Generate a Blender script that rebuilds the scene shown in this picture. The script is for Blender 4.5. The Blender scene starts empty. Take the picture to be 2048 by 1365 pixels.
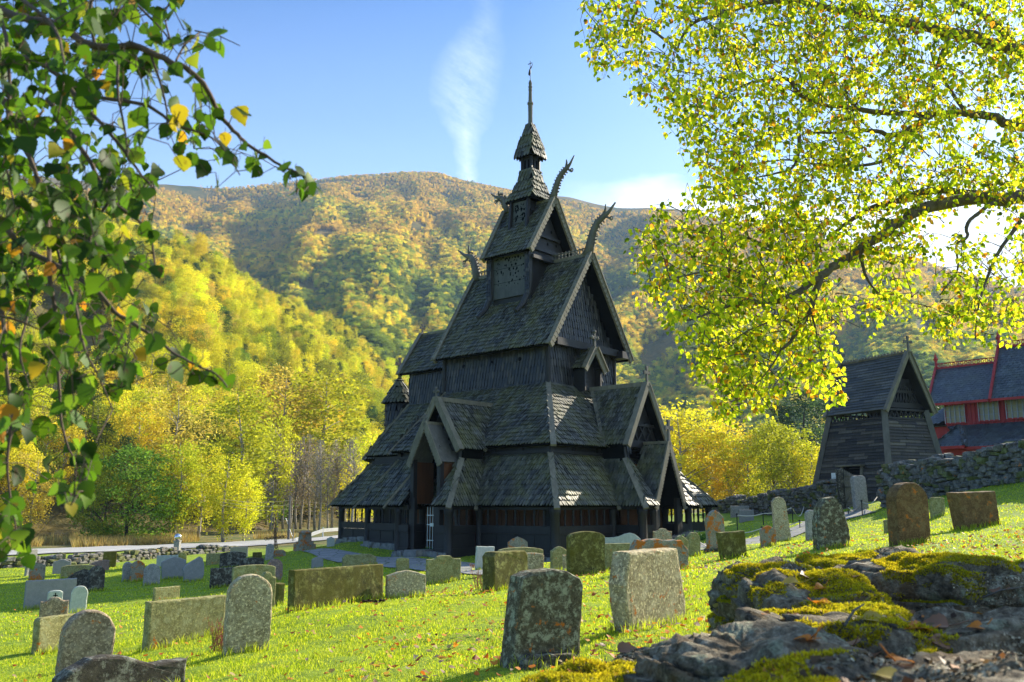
import bpy, math, random
import numpy as np
from mathutils import Vector, Matrix, noise as mnoise
random.seed(7); np.random.seed(7)
SC = bpy.context.scene
COL = SC.collection
R = math.radians
# ------------------------------------------------------------------ camera model
F = 1800.; CX, CY, HOR = 1024., 682.5, 1010.
PITCH = math.atan((HOR-CY)/F); EYE = 2.46
def ray(x, y):
    dx = x-CX; dz = CY-y
    return (dx, F*math.cos(PITCH)-dz*math.sin(PITCH), dz*math.cos(PITCH)+F*math.sin(PITCH))
def at(x, y, Y):
    r = ray(x, y); k = Y/r[1]
    return Vector((r[0]*k, Y, EYE+r[2]*k))
AZ = R(49.3); U = Vector((-math.sin(AZ), math.cos(AZ), 0)); V = Vector((math.cos(AZ), math.sin(AZ), 0))
C0 = at(1113, 1021, 36); C0.z = 0
SUN_AZ, SUN_EL = R(46), R(27)
# ------------------------------------------------------------------ object helpers
def tag(o, label=None, cat=None, group=None, kind=None):
    if label: o['label'] = label
    if cat: o['category'] = cat
    if group: o['group'] = group
    if kind: o['kind'] = kind
    return o
def empty(name, loc=(0, 0, 0), rz=0, label=None, cat=None, group=None):
    o = bpy.data.objects.new(name, None); COL.objects.link(o)
    o.location = loc; o.rotation_euler = (0, 0, rz); o.empty_display_size = .2
    return tag(o, label, cat, group)
class MB:
    def __init__(s): s.v = []; s.f = []; s.m = []
    def add(s, vs, fs, m=0):
        n = len(s.v); s.v.extend([tuple(q) for q in vs])
        s.f.extend([tuple(i+n for i in f) for f in fs]); s.m.extend([m]*len(fs)); return s
    def box(s, c, d, rot=None, m=0, taper=1.0):
        x, y, z = d[0]/2, d[1]/2, d[2]/2
        vs = [Vector((sx*x*(taper if sz > 0 else 1), sy*y*(taper if sz > 0 else 1), sz*z)) for sz in (-1, 1) for sx, sy in ((-1, -1), (1, -1), (1, 1), (-1, 1))]
        if rot is not None: vs = [rot @ q for q in vs]
        c = Vector(c)
        return s.add([q+c for q in vs], [(0, 3, 2, 1), (4, 5, 6, 7), (0, 1, 5, 4), (1, 2, 6, 5), (2, 3, 7, 6), (3, 0, 4, 7)], m)
    def beam(s, p, q, w, h, up=(0, 0, 1), m=0):
        p = Vector(p); q = Vector(q); d = (q-p)
        if d.length < 1e-6: return s
        d.normalize(); up = Vector(up); x = d.cross(up)
        if x.length < 1e-4: x = d.cross(Vector((1, .1, 0)))
        x.normalize(); y = x.cross(d)
        vs = []
        for e in (p, q):
            for sx, sy in ((-1, -1), (1, -1), (1, 1), (-1, 1)): vs.append(e+x*(sx*w/2)+y*(sy*h/2))
        return s.add(vs, [(3, 2, 1, 0), (4, 5, 6, 7), (0, 1, 5, 4), (1, 2, 6, 5), (2, 3, 7, 6), (3, 0, 4, 7)], m)
    def tube(s, pts, rs, n=6, m=0, cap=True):
        pts = [Vector(p) for p in pts]
        if not hasattr(rs, '__len__'): rs = [rs]*len(pts)
        vs = []; fs = []; prev = None
        for i, p in enumerate(pts):
            d = (pts[min(i+1, len(pts)-1)]-pts[max(i-1, 0)])
            if d.length < 1e-9: d = Vector((0, 0, 1))
            d.normalize()
            if prev is None:
                x = d.cross(Vector((0, 0, 1)) if abs(d.z) < .9 else Vector((1, 0, 0)))
            else: x = prev-d*prev.dot(d)
            if x.length < 1e-6: x = Vector((1, 0, 0))
            x.normalize(); prev = x; y = d.cross(x)
            for k in range(n):
                a = 2*math.pi*k/n; vs.append(p+(x*math.cos(a)+y*math.sin(a))*rs[i])
        for i in range(len(pts)-1):
            for k in range(n):
                fs.append((i*n+k, i*n+(k+1) % n, (i+1)*n+(k+1) % n, (i+1)*n+k))
        if cap:
            fs.append(tuple(range(n-1, -1, -1))); fs.append(tuple((len(pts)-1)*n+k for k in range(n)))
        return s.add(vs, fs, m)
    def lathe(s, c, prof, n=12, m=0):
        c = Vector(c); vs = []; fs = []
        for r, z in prof:
            for k in range(n):
                a = 2*math.pi*k/n; vs.append(c+Vector((r*math.cos(a), r*math.sin(a), z)))
        for i in range(len(prof)-1):
            for k in range(n): fs.append((i*n+k, i*n+(k+1) % n, (i+1)*n+(k+1) % n, (i+1)*n+k))
        fs.append(tuple((len(prof)-1)*n+k for k in range(n))); fs.append(tuple(range(n-1, -1, -1)))
        return s.add(vs, fs, m)
    def build(s, name, mats, parent=None, smooth=False, loc=None):
        me = bpy.data.meshes.new(name); me.from_pydata(s.v, [], s.f)
        if not isinstance(mats, (list, tuple)): mats = [mats]
        for q in mats: me.materials.append(q)
        if len(mats) > 1: me.polygons.foreach_set('material_index', s.m)
        if smooth: me.polygons.foreach_set('use_smooth', [True]*len(me.polygons))
        me.update()
        o = bpy.data.objects.new(name, me); COL.objects.link(o)
        if parent: o.parent = parent
        if loc is not None: o.location = loc
        return o
def np_mesh(name, verts, faces, mats, parent=None, smooth=False, attrs=None):
    """verts (N,3), faces (M,k) arrays"""
    me = bpy.data.meshes.new(name); N = len(verts); M, k = faces.shape
    me.vertices.add(N); me.vertices.foreach_set('co', np.asarray(verts, dtype=np.float32).ravel())
    me.loops.add(M*k); me.loops.foreach_set('vertex_index', faces.astype(np.int32).ravel())
    me.polygons.add(M); me.polygons.foreach_set('loop_start', np.arange(0, M*k, k, dtype=np.int32))
    me.polygons.foreach_set('loop_total', np.full(M, k, dtype=np.int32))
    if smooth: me.polygons.foreach_set('use_smooth', np.ones(M, dtype=bool))
    if not isinstance(mats, (list, tuple)): mats = [mats]
    for q in mats: me.materials.append(q)
    me.update(calc_edges=True)
    if attrs:
        for an, av in attrs.items():
            a = me.attributes.new(an, 'FLOAT_COLOR', 'POINT'); a.data.foreach_set('color', np.asarray(av, dtype=np.float32).ravel())
    me.validate()
    o = bpy.data.objects.new(name, me); COL.objects.link(o)
    if parent: o.parent = parent
    return o
def child_copy(src, root, parent=None):
    c = src.copy(); COL.objects.link(c); c.parent = root; return c
# ------------------------------------------------------------------ material helpers
class NT:
    def __init__(s, name):
        s.mat = bpy.data.materials.new(name); s.mat.use_nodes = True
        s.n = s.mat.node_tree.nodes; s.l = s.mat.node_tree.links; s.n.clear()
        s.out = s.n.new('ShaderNodeOutputMaterial')
    def new(s, t, **k):
        q = s.n.new(t)
        for a, b in k.items():
            if a.startswith('in_'):
                key = a[3:]; key = int(key) if key.isdigit() else key.replace('_', ' ')
                s.set(q.inputs[key], b)
            else: setattr(q, a, b)
        return q
    def set(s, inp, v):
        if isinstance(v, bpy.types.NodeSocket): s.l.new(v, inp)
        elif isinstance(v, bpy.types.Node): s.l.new(v.outputs[0], inp)
        else:
            if inp.type == 'RGBA' and len(v) == 3: v = (*v, 1)
            inp.default_value = v
    def pos(s, obj=True):
        return s.new('ShaderNodeTexCoord').outputs['Object'] if obj else s.new('ShaderNodeNewGeometry').outputs['Position']
    def noise(s, vec, scale, detail=4, rough=.55, sx=None):
        if sx:
            mp = s.new('ShaderNodeMapping'); s.set(mp.inputs[0], vec); mp.inputs['Scale'].default_value = sx; vec = mp.outputs[0]
        q = s.new('ShaderNodeTexNoise'); s.set(q.inputs['Vector'], vec)
        q.inputs['Scale'].default_value = scale; q.inputs['Detail'].default_value = detail; q.inputs['Roughness'].default_value = rough
        return q.outputs[0]
    def ramp(s, fac, stops, interp='LINEAR'):
        q = s.new('ShaderNodeValToRGB'); s.set(q.inputs[0], fac); e = q.color_ramp.elements; q.color_ramp.interpolation = interp
        while len(e) < len(stops): e.new(.5)
        for el, (p, c) in zip(e, stops):
            el.position = p
            el.color = (c, c, c, 1) if not hasattr(c, '__len__') else (*c[:3], 1)
        return q.outputs[0]
    def mix(s, f, a, b, t='MIX'):
        q = s.new('ShaderNodeMix', data_type='RGBA', blend_type=t)
        s.set(q.inputs[0], f); s.set(q.inputs[6], a); s.set(q.inputs[7], b); return q.outputs[2]
    def math(s, op, a, b=0., c=None):
        q = s.new('ShaderNodeMath', operation=op); s.set(q.inputs[0], a); s.set(q.inputs[1], b)
        if c is not None: s.set(q.inputs[2], c)
        return q.outputs[0]
    def bump(s, h, strength=.5, dist=.02, nrm=None):
        q = s.new('ShaderNodeBump'); s.set(q.inputs['Height'], h); q.inputs['Strength'].default_value = strength; q.inputs['Distance'].default_value = dist
        if nrm is not None: s.set(q.inputs['Normal'], nrm)
        return q.outputs[0]
    def bsdf(s, col, rough=.8, nrm=None, spec=.3, metal=0.):
        q = s.new('ShaderNodeBsdfPrincipled'); s.set(q.inputs['Base Color'], col); s.set(q.inputs['Roughness'], rough)
        q.inputs['Specular IOR Level'].default_value = spec; q.inputs['Metallic'].default_value = metal
        if nrm is not None: s.set(q.inputs['Normal'], nrm)
        return q.outputs[0]
    def done(s, sh):
        s.l.new(sh, s.out.inputs[0]); return s.mat
def island(t): return t.new('ShaderNodeNewGeometry').outputs['Random Per Island']
def objrand(t): return t.new('ShaderNodeObjectInfo').outputs['Random']

def mat_shingle(name, lo, mid, hi, moss=(.075, .08, .035), mossamt=.5, rough=.62, spec=.35):
    t = NT(name); p = t.pos(); isl = island(t)
    c = t.ramp(isl, [(0, lo), (.55, mid), (1, hi)])
    big = t.noise(p, .9, 5, .65)
    c = t.mix(t.math('MULTIPLY', t.ramp(big, [(.42, 0), (.68, 1)]), mossamt), c, moss)
    grain = t.noise(p, 14, 4, .7, sx=(1, 1, .25))
    c = t.mix(.8, c, t.ramp(grain, [(.3, .55), (.7, 1.35)]), 'MULTIPLY')
    nrm = t.bump(grain, .5, .01)
    rr = t.math('ADD', t.math('MULTIPLY', isl, .2), rough-.1)
    return t.done(t.bsdf(c, rr, nrm, spec))
def mat_wood(name, a, b, scale=6, rough=.7, spec=.3, stretch=(1, 1, .15)):
    t = NT(name); p = t.pos(); g = t.noise(p, scale, 6, .7, sx=stretch); g2 = t.noise(p, 1.3, 4, .6)
    c = t.mix(g, a, b); c = t.mix(.6, c, t.ramp(g2, [(.3, .6), (.7, 1.3)]), 'MULTIPLY')
    return t.done(t.bsdf(c, rough, t.bump(g, .6, .01), spec))
def mat_plain(name, col, rough=.7, spec=.3, var=.25, scale=8, metal=0.):
    t = NT(name); p = t.pos(); g = t.noise(p, scale, 5, .6)
    c = t.mix(1., col, t.ramp(g, [(.25, 1-var), (.75, 1+var)]), 'MULTIPLY')
    return t.done(t.bsdf(c, rough, t.bump(g, .3, .01), spec, metal))
def leaf_shader(t, col, trans=.5, rough=.5, spec=.25, tcol=None):
    d = t.bsdf(col, rough, None, spec)
    tr = t.new('ShaderNodeBsdfTranslucent'); t.set(tr.inputs[0], tcol if tcol is not None else col)
    m = t.new('ShaderNodeMixShader'); m.inputs[0].default_value = trans
    t.l.new(d, m.inputs[1]); t.l.new(tr.outputs[0], m.inputs[2]); return m.outputs[0]
def mat_leaf(name, stops, trans=.5, tgain=1.5, spec=.25, rough=.5):
    t = NT(name); isl = island(t); c = t.ramp(isl, stops)
    g = t.noise(t.pos(), 1.2, 3, .6)
    c = t.mix(.5, c, t.ramp(g, [(.3, .7), (.7, 1.3)]), 'MULTIPLY')
    tc = t.mix(1., c, (tgain, tgain, tgain*.8), 'MULTIPLY')
    return t.done(leaf_shader(t, c, trans, rough, spec, tc))
def mat_crown(name, inst=False, var=.35):
    """crown colour comes from the tree's own colour (object colour or instance attribute), varied leaf by leaf"""
    t = NT(name)
    if inst:
        a = t.new('ShaderNodeAttribute', attribute_type='INSTANCER', attribute_name='tint'); base = a.outputs['Color']
    else: base = t.new('ShaderNodeObjectInfo').outputs['Color']
    isl = island(t); c = t.mix(1., base, t.ramp(isl, [(0, 1-var), (.6, 1.), (1, 1+var)]), 'MULTIPLY')
    g = t.noise(t.pos(), .45, 3, .6)
    c = t.mix(.7, c, t.ramp(g, [(.35, (.75, .88, .7)), (.65, (1.12, 1.08, 1.))]), 'MULTIPLY')
    tc = t.mix(1., c, (1.15, 1.15, 1.), 'MULTIPLY')
    return t.done(leaf_shader(t, c, .44, .6, .12, tc))
# ------------------------------------------------------------------ terrain
CTRL = [  # photo column, photo row of the ground there, metres ahead
 (0,1365,12.6),(107,1372,12.6),(0,1300,15.5),(365,1283,15),(490,1308,11.6),(440,1365,9.6),(700,1365,8.0),(900,1365,7.5),(673,1212,15.5),(560,1240,14.0),
 (1080,1335,8.6),(1300,1262,11.2),(1172,1156,19.5),(1100,1200,14.5),(900,1200,15.8),(640,1300,10.5),(1466,1117,23.7),(1432,1104,31),(1566,1085,36),(1825,1079,20.8),(1954,1056,23.5),
 (1665,1087,21.9),(2048,1040,22),(1877,1035,30),(98,1210,26.5),(152,1226,26),(302,1171,34),(384,1163,35),(538,1120,50),(217,1136,43),
 (886,1168,25.5),(810,1192,24),(60,1152,41),(1010,1175,23),(968,1138,29),(30,1170,36),(0,1140,44),(456,1105,59),(610,1100,57),(0,1113,54),(350,1098,64),(600,1083,73),(683,1073,80),
 (0,1095,64),(350,1088,74),(1690,1015,46),(1480,1040,42),(1440,1022,58),(1770,1015,42),(2048,962,34),(1900,985,38),(1600,1060,38),(1700,1040,41),(660,1092,62),
 (760,1125,40),(640,1110,50),(1300,1120,26),(1400,1090,31),(2100,1200,9),(1800,1200,9),(1500,1290,7.5),(250,1230,21)]
cp = []
for x, y, Y in CTRL:
    q = at(x, y, Y); cp.append((q.x, q.y, q.z))
def Lw(a, b): q = C0+U*a+V*b; return q.x, q.y
for a, b, z in [(0, 0, .12), (4, -1.7, .3), (6.2, -1.7, .45), (9, 0, .45), (12, 0, .58), (15.5, 1.5, .58), (6, 6.6, .5), (-1.5, 6.6, .85), (0, 12.8, .9), (12, 12, .8), (18, 7, .6)]:
    x, y = Lw(a, b); cp.append((x, y, z))
cp += [(0, 0, .95), (3, 0, 1.0), (2, 3.5, 1.0), (4, 6, 1.15), (-4, 2, .7), (-10, 2, .2), (-20, 5, -.3), (-30, 20, -.7), (8, 0, 1.3), (12, 10, 1.9), (20, 18, 3.2), (30, 30, 5.5),
       (38, 50, 4.5), (45, 20, 7), (-15, -15, 0), (15, -15, 2), (60, 60, 7), (-50, 50, -.9), (-60, 20, -.9), (25, 60, 2.2), (10, 70, 1.1), (-10, 80, 0), (-40, 90, -.6), (30, 90, 1.5), (0, 110, .2)]
cp = np.array(cp)
def tps(r2): return np.where(r2 > 1e-9, .5*r2*np.log(r2+1e-12), 0.)
n = len(cp); d2 = ((cp[:, None, :2]-cp[None, :, :2])**2).sum(-1)
K = tps(d2)+np.eye(n)*6.0
P_ = np.c_[np.ones(n), cp[:, :2]]
A_ = np.block([[K, P_], [P_.T, np.zeros((3, 3))]])
sol = np.linalg.solve(A_, np.r_[cp[:, 2], 0, 0, 0]); W_, L_ = sol[:n], sol[n:]
def sstep(a, b, x):
    t = np.clip((x-a)/(b-a), 0, 1); return t*t*(3-2*t)
def terrain(X, Y):
    X = np.asarray(X, float); Y = np.asarray(Y, float); sh = X.shape; x = X.ravel(); y = Y.ravel()
    out = np.empty_like(x)
    for i in range(0, len(x), 20000):
        xx = x[i:i+20000]; yy = y[i:i+20000]
        r2 = (xx[:, None]-cp[None, :, 0])**2+(yy[:, None]-cp[None, :, 1])**2
        out[i:i+20000] = tps(r2)@W_+L_[0]+L_[1]*xx+L_[2]*yy
    rr = np.hypot(x, y); far = -.5+np.clip(x, 0, 80)*.03
    k = sstep(75, 110, rr); k = np.maximum(k, sstep(10, 30, -y))
    out = out*(1-k)+far*k
    out += .03*np.sin(x*.9+1)*np.sin(y*.7)+.02*np.sin(x*2.1)*np.cos(y*1.7+2)
    return out.reshape(sh)
def gz(x, y): return float(terrain(np.array([x]), np.array([y]))[0])
_Ys = np.concatenate([np.arange(3, 30, .05), np.arange(30, 100, .15)])
def hit(px, py):
    r = ray(px, py); k = _Ys/r[1]; X = r[0]*k; Z = EYE+r[2]*k; T = terrain(X, _Ys)
    i = np.argmax(T >= Z) if (T >= Z).any() else len(_Ys)-1
    return Vector((X[i], _Ys[i], T[i]))
# ================================================================== materials
M = {}
M['roof'] = mat_shingle('roof_shingle_wood', (.030, .029, .024), (.078, .076, .062), (.145, .14, .115), (.17, .16, .045), .7, .58, .38)
M['wallsh'] = mat_shingle('wall_shingle_wood', (.010, .009, .008), (.030, .027, .026), (.08, .070, .064), (.05, .05, .035), .25, .5, .45)
M['tar'] = mat_wood('tarred_wood', (.009, .0075, .0065), (.034, .029, .026), 5, .55, .35)
M['board'] = mat_wood('weathered_board', (.07, .06, .04), (.30, .26, .18), 7, .7, .3)
M['brown'] = mat_wood('inner_brown_wood', (.05, .02, .008), (.20, .075, .022), 5, .6, .3)
M['carved'] = mat_wood('carved_panel_wood', (.045, .045, .04), (.12, .118, .105), 9, .6, .35)
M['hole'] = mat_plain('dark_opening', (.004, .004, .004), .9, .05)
M['drygrey'] = mat_wood('dry_grey_wood', (.06, .056, .048), (.22, .20, .165), 8, .75, .25)
M['steel'] = mat_plain('galvanised_steel', (.55, .56, .55), .4, .5, .1, 20, .6)
M['iron'] = mat_plain('dark_iron', (.03, .028, .028), .6, .4, .4, 20, .3)
M['footing'] = mat_plain('foundation_stone', (.22, .21, .19), .9, .2, .5, 5)
# ================================================================== stave church (local x = north b, local y = east a)
def P(a, b, z): return Vector((b, a, z))
CH = empty('stave_church', C0, AZ, 'dark tarred stave church with stacked shingle roofs, dragon heads and thin spire', 'church')
rnd = random.Random(3)
def inpoly(x, y, pts):
    c = False; j = len(pts)-1
    for i in range(len(pts)):
        xi, yi = pts[i]; xj, yj = pts[j]
        if (yi > y) != (yj > y) and x < (xj-xi)*(y-yi)/(yj-yi)+xi: c = not c
        j = i
    return c
def frame(poly, out):
    p0 = poly[0]; n = Vector((0, 0, 0))
    for i in range(1, len(poly)-1): n += (poly[i]-p0).cross(poly[i+1]-p0)
    n.normalize()
    if n.dot(Vector(out)) < 0: n = -n
    t = Vector((0, 0, 1))-n*n.z
    if t.length < 1e-3: t = Vector((0, 1, 0))
    t.normalize(); s = t.cross(n); return p0, n, s, t
def shingles(mb, poly, out, w=.155, e=.25, th=.03, rowlift=.05, point=.5, under=True, jit=1., m=0, slab=True, mu=1, skew=0):
    """lay overlapping tongue-shaped shingles over a flat polygon"""
    p0, n, s, t = frame(poly, out)
    q = [((p-p0).dot(s), (p-p0).dot(t)) for p in poly]
    if under:
        b = [p-n*.10 for p in poly]; k = len(poly)
        mb.add(poly+b, [tuple(range(k)), tuple(range(2*k-1, k-1, -1))]+[(i, (i+1) % k, k+(i+1) % k, k+i) for i in range(k)], mu)
    x0 = min(a for a, _ in q); x1 = max(a for a, _ in q); y0 = min(b for _, b in q); y1 = max(b for _, b in q)
    rows = int((y1-y0)/e)+1; r = 0
    for r in range(-0, rows):
        y = y0+r*e
        off = ((r*.36*(1 if abs(out[0]) > abs(out[1]) else -1)) % 1)*w+rnd.uniform(-.006, .006)*jit
        x = x0-w+off
        while x < x1+w:
            cx = x+w/2; x += w
            if not inpoly(cx, min(max(y+e*.45, y0+.01), y1-.01), q): continue
            ww = w*rnd.uniform(.76, .88); L = e*rnd.uniform(1.75, 1.9); dy = rnd.uniform(-.02, .02)*jit*e*2
            top = min(y+L, y1+.03); bot = y-.05+dy
            if top-bot < e*.5: continue
            li = (rowlift+th)*rnd.uniform(.75, 1.35); tk = th*rnd.uniform(.8, 1.25); tw = rnd.uniform(-.012, .012)*jit
            outl = [(-ww/2, top-bot), (-ww/2, e*point), (-ww*.36, e*point*.38), (-ww*.13, 0), (ww*.13, 0), (ww*.36, e*point*.38), (ww/2, e*point), (ww/2, top-bot)]
            vs = []
            Lh = top-bot
            for (ox, oy) in outl:
                h = li*(1-oy/Lh)+.006+tw*ox/ww
                vs.append(p0+s*(cx+ox)+t*(bot+oy)+n*(h+tk))
            for (ox, oy) in outl:
                h = li*(1-oy/Lh)+.006+tw*ox/ww
                vs.append(p0+s*(cx+ox)+t*(bot+oy)+n*h)
            mb.add(vs, [tuple(range(8))]+[(i, i+8, i+9, i+1) for i in range(7)], m)
def part(mb, name, mats, parent=CH, smooth=False): return mb.build(name, mats, parent, smooth)
M['under'] = mat_plain('gap_shade_underlay', (.006, .006, .005), .9, .05)  # near-black colour puts the shade between shingles into the underlay
RW = [M['roof'], M['under']]; WW = [M['wallsh'], M['under']]
DN, DS, DW, DE = Vector((1, 0, .8)), Vector((-1, 0, .8)), Vector((0, -1, .8)), Vector((0, 1, .8))
def hipbeam(mb, p, q, w=.2, h=.1, out=(0, 0, 1), m=0): mb.beam(p, q, w, h, out, m)
# --- lower ring roof round the gallery
def ring_roof(name, e, t, ez, tz, sides='SWNE', w=.155, ee=.25):
    (a0, a1, b0, b1), (c0, c1, d0, d1) = e, t
    mb = MB()
    if 'S' in sides: shingles(mb, [P(a0, b0, ez), P(a1, b0, ez), P(c1, d0, tz), P(c0, d0, tz)], DS, w, ee)
    if 'W' in sides: shingles(mb, [P(a0, b0, ez), P(a0, b1, ez), P(c0, d1, tz), P(c0, d0, tz)], DW, w, ee)
    if 'N' in sides: shingles(mb, [P(a0, b1, ez), P(a1, b1, ez), P(c1, d1, tz), P(c0, d1, tz)], DN, w*1.3, ee*1.3)
    if 'E' in sides: shingles(mb, [P(a1, b0, ez), P(a1, b1, ez), P(c1, d1, tz), P(c1, d0, tz)], DE, w*1.3, ee*1.3)
    o = part(mb, name, RW)
    def ext(p, q): return p+(p-q).normalized()*.22
    for (p, q, k) in ((P(a0, b0, ez), P(c0, d0, tz), 'SW'), (P(a1, b0, ez), P(c1, d0, tz), 'SE'), (P(a0, b1, ez), P(c0, d1, tz), 'NW')):
        if k[0] in sides and k[1] in sides:
            up = Vector((-.5 if 'S' in k else .5, -.5 if 'W' in k else .5, .8))
            hb = MB(); hb.beam(ext(p, q)+up*.06, q+up*.06, .24, .09, up); hb.build('hip_board', M['board'], o)
    return o
ring_roof('gallery_roof', (0, 12.1, 0, 13.2), (1.4, 10.7, 1.4, 10.3), 2.42, 4.57)
ring_roof('chancel_gallery_roof', (10.8, 15.9, 1.4, 11.0), (10.8, 14.5, 2.9, 9.8), 2.42, 4.5, 'SEN')
ring_roof('aisle_roof', (1.0, 11.0, 1.1, 10.5), (3.55, 10.2, 4.0, 9.3), 4.97, 8.03)
ring_roof('chancel_aisle_roof', (10.1, 15.0, 2.9, 10.0), (10.1, 13.7, 4.75, 8.45), 4.97, 7.75, 'SEN')
# --- bands between the roofs, posts and inner walls
mb = MB()
def vbox(mb, a0, a1, b0, b1, z0, z1, m=0): mb.box(P((a0+a1)/2, (b0+b1)/2, (z0+z1)/2), (b1-b0, a1-a0, z1-z0), m=m)
for (a0, a1, b0, b1) in ((1.45, 10.65, 1.45, 10.25), (10.6, 14.4, 3.0, 9.7)):
    vbox(mb, a0, a1, b0, b1, .2, 5.0)
vbox(mb, 1.3, 10.8, 1.3, 10.4, 4.62, 4.74); vbox(mb, 10.7, 14.5, 2.9, 9.8, 4.56, 4.68)
for a in np.arange(1.5, 10.7, 1.53): mb.box(P(a, 1.4, 4.85), (.12, .22, .4))
for b in np.arange(1.5, 10.2, 1.7): mb.box(P(1.4, b, 4.85), (.22, .12, .4))
part(mb, 'aisle_wall', M['tar'])
mb = MB()
for a in np.arange(1.9, 10.4, .34): mb.box(P(a, 1.43, 1.6), (.05, .30, 2.8))
for b in np.arange(1.9, 10.2, .34): mb.box(P(1.43, b, 1.6), (.30, .05, 2.8))
part(mb, 'inner_plank_wall', M['brown'])
# --- clerestory
def wallpoly(name, poly, out, w=.19, e=.34, parent=CH):
    mb = MB(); shingles(mb, poly, out, w, e, .02, .03, .5); return part(mb, name, WW, parent)
wl = wallpoly('clerestory_wall', [P(3.55, 4, 7.85), P(10.2, 4, 7.85), P(10.2, 4, 10.1), P(3.55, 4, 10.1)], (-1, 0, 0))
for a in (5.2, 7.0, 8.9):
    hb = MB(); z = 9.3; vs = [P(a+.11*math.cos(k*.785), 3.93, z+.11*math.sin(k*.785)) for k in range(8)]
    hb.add(vs, [tuple(range(7, -1, -1))]); hb.build('round_opening', M['hole'], wl)
wallpoly('clerestory_wall', [P(10.2, 4, 7.85), P(10.2, 9.3, 7.85), P(10.2, 9.3, 9.9), P(10.2, 6.65, 14.), P(10.2, 4, 9.9)], (0, 1, 0))
wallpoly('clerestory_wall', [P(3.55, 9.3, 7.85), P(10.2, 9.3, 7.85), P(10.2, 9.3, 10.1), P(3.55, 9.3, 10.1)], (1, 0, 0))
gw = wallpoly('gable_wall', [P(3.55, 4, 7.85), P(3.55, 9.3, 7.85), P(3.55, 9.3, 9.9), P(3.55, 6.65, 14.0), P(3.55, 4, 9.9)], (0, -1, 0))
for a, b in ((3.5, 3.95), (3.5, 9.35), (10.25, 3.95)): mb = MB(); mb.tube([P(a, b, 7.9), P(a, b, 9.9)], .12, 8); part(mb, 'corner_post', M['tar'])
mb = MB(); mb.beam(P(3.2, 4.15, 10.0), P(3.2, 9.2, 10.0), .25, .35); mb.box(P(3.1, 9.35, 9.9), (.6, .7, .35))
part(mb, 'gable_beam', M['tar'])
# --- gabled roofs
def gable_roof(name, a0, a1, bc, half, ez, rz, axis='a', w=.155, e=.25, sides=(-1, 1), lean=(0, 0), parent=CH, verge=True, teeth=True, ridge=True, under=True):
    """ridge along axis; lean = how far ridge ends reach past the eave ends"""
    def Q(l, c, z): return P(l, c, z) if axis == 'a' else P(c, l, z)
    mb = MB()
    for sd in sides:
        poly = [Q(a0, bc+sd*half, ez), Q(a1, bc+sd*half, ez), Q(a1+lean[1], bc, rz), Q(a0-lean[0], bc, rz)]
        out = (Q(0, sd, .5)); shingles(mb, poly, out, w, e)
    o = part(mb, name, RW, parent)
    if verge:
        for (l, ll, dr) in ((a0, a0-lean[0], -1), (a1, a1+lean[1], 1)):
            for sd in (-1, 1):
                v = MB()
                p = Q(l+dr*.05, bc+sd*(half+.04), ez-.08); q = Q(ll+dr*.05, bc+sd*.02, rz+.06)
                upv = Q(0, sd*(rz-ez), half).normalized()
                v.beam(p, q, .07, .30, upv)
                v.beam(p+upv*.14, q+upv*.14, .26, .06, upv)
                if teeth:
                    L = (q-p).length; k = max(3, int(L/.26)); d = (q-p)/k
                    for i in range(k):
                        c = p+d*(i+.5)+upv*.02+Q(dr*.05, 0, 0)
                        v.beam(c-d*.42+upv*(.02), c+d*.42-upv*.03, .05, .34, upv)
                v.build('bargeboard', M['board'], o)
    if ridge:
        rb = MB(); rb.beam(Q(a0-lean[0]-.1, bc, rz+.06), Q(a1+lean[1]+.1, bc, rz+.06), .2, .16); rb.build('ridge_board', M['board'], o)
    return o
nave = gable_roof('nave_roof', 2.9, 10.3, 6.62, 3.3, 9.7, 14.55, lean=(0, .3))
chr_ = gable_roof('chancel_roof', 10.2, 14.2, 6.6, 2.15, 9.45, 11.95, lean=(0, .5), teeth=False)
wallpoly('chancel_wall', [P(10.2, 4.75, 7.6), P(13.7, 4.75, 7.6), P(13.7, 4.75, 9.75), P(10.2, 4.75, 9.75)], (-1, 0, 0))
wallpoly('chancel_wall', [P(13.7, 4.75, 7.6), P(13.7, 8.45, 7.6), P(13.7, 8.45, 9.5), P(13.7, 6.6, 11.6), P(13.7, 4.75, 9.5)], (0, 1, 0))
# --- apse: round shingled tower with conical cap
def ring_faces(mb, c, r0, z0, r1, z1, n=14, **k):
    for i in range(n):
        t0 = 2*math.pi*i/n; t1 = 2*math.pi*(i+1)/n
        def pt(r, t, z): return P(c[0]+r*math.cos(t), c[1]+r*math.sin(t), z)
        poly = [pt(r0, t0, z0), pt(r0, t1, z0)]+([pt(r1, t1, z1), pt(r1, t0, z1)] if r1 > .02 else [pt(0, 0, z1)])
        tm = (t0+t1)/2; shingles(mb, poly, Vector((math.sin(tm), math.cos(tm), .3)), **k)
AP = (16.6, 6.6)
mb = MB(); ring_faces(mb, AP, .72, 5.6, .70, 8.35, 14, w=.16, e=.27, point=.5); ap = part(mb, 'apse_wall', WW)
mb = MB(); ring_faces(mb, AP, .92, 8.2, .62, 8.75, 14, w=.2, e=.22); ring_faces(mb, AP, .62, 8.75, .12, 9.6, 12, w=.16, e=.22)
mb.lathe(P(AP[0], AP[1], 9.55), [(.13, 0), (.16, .1), (.08, .2), (.05, .45)], 8, 1); part(mb, 'apse_cap_roof', RW)
mb = MB(); ring_faces(mb, (15.7, 6.6), 2.5, 4.9, 1.0, 7.0, 14, w=.2, e=.26); part(mb, 'apse_aisle_roof', RW)
mb = MB(); ring_faces(mb, (15.7, 6.6), 2.2, 2.2, 2.1, 5.0, 14, w=.25, e=.4); part(mb, 'apse_aisle_wall', WW)
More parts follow.
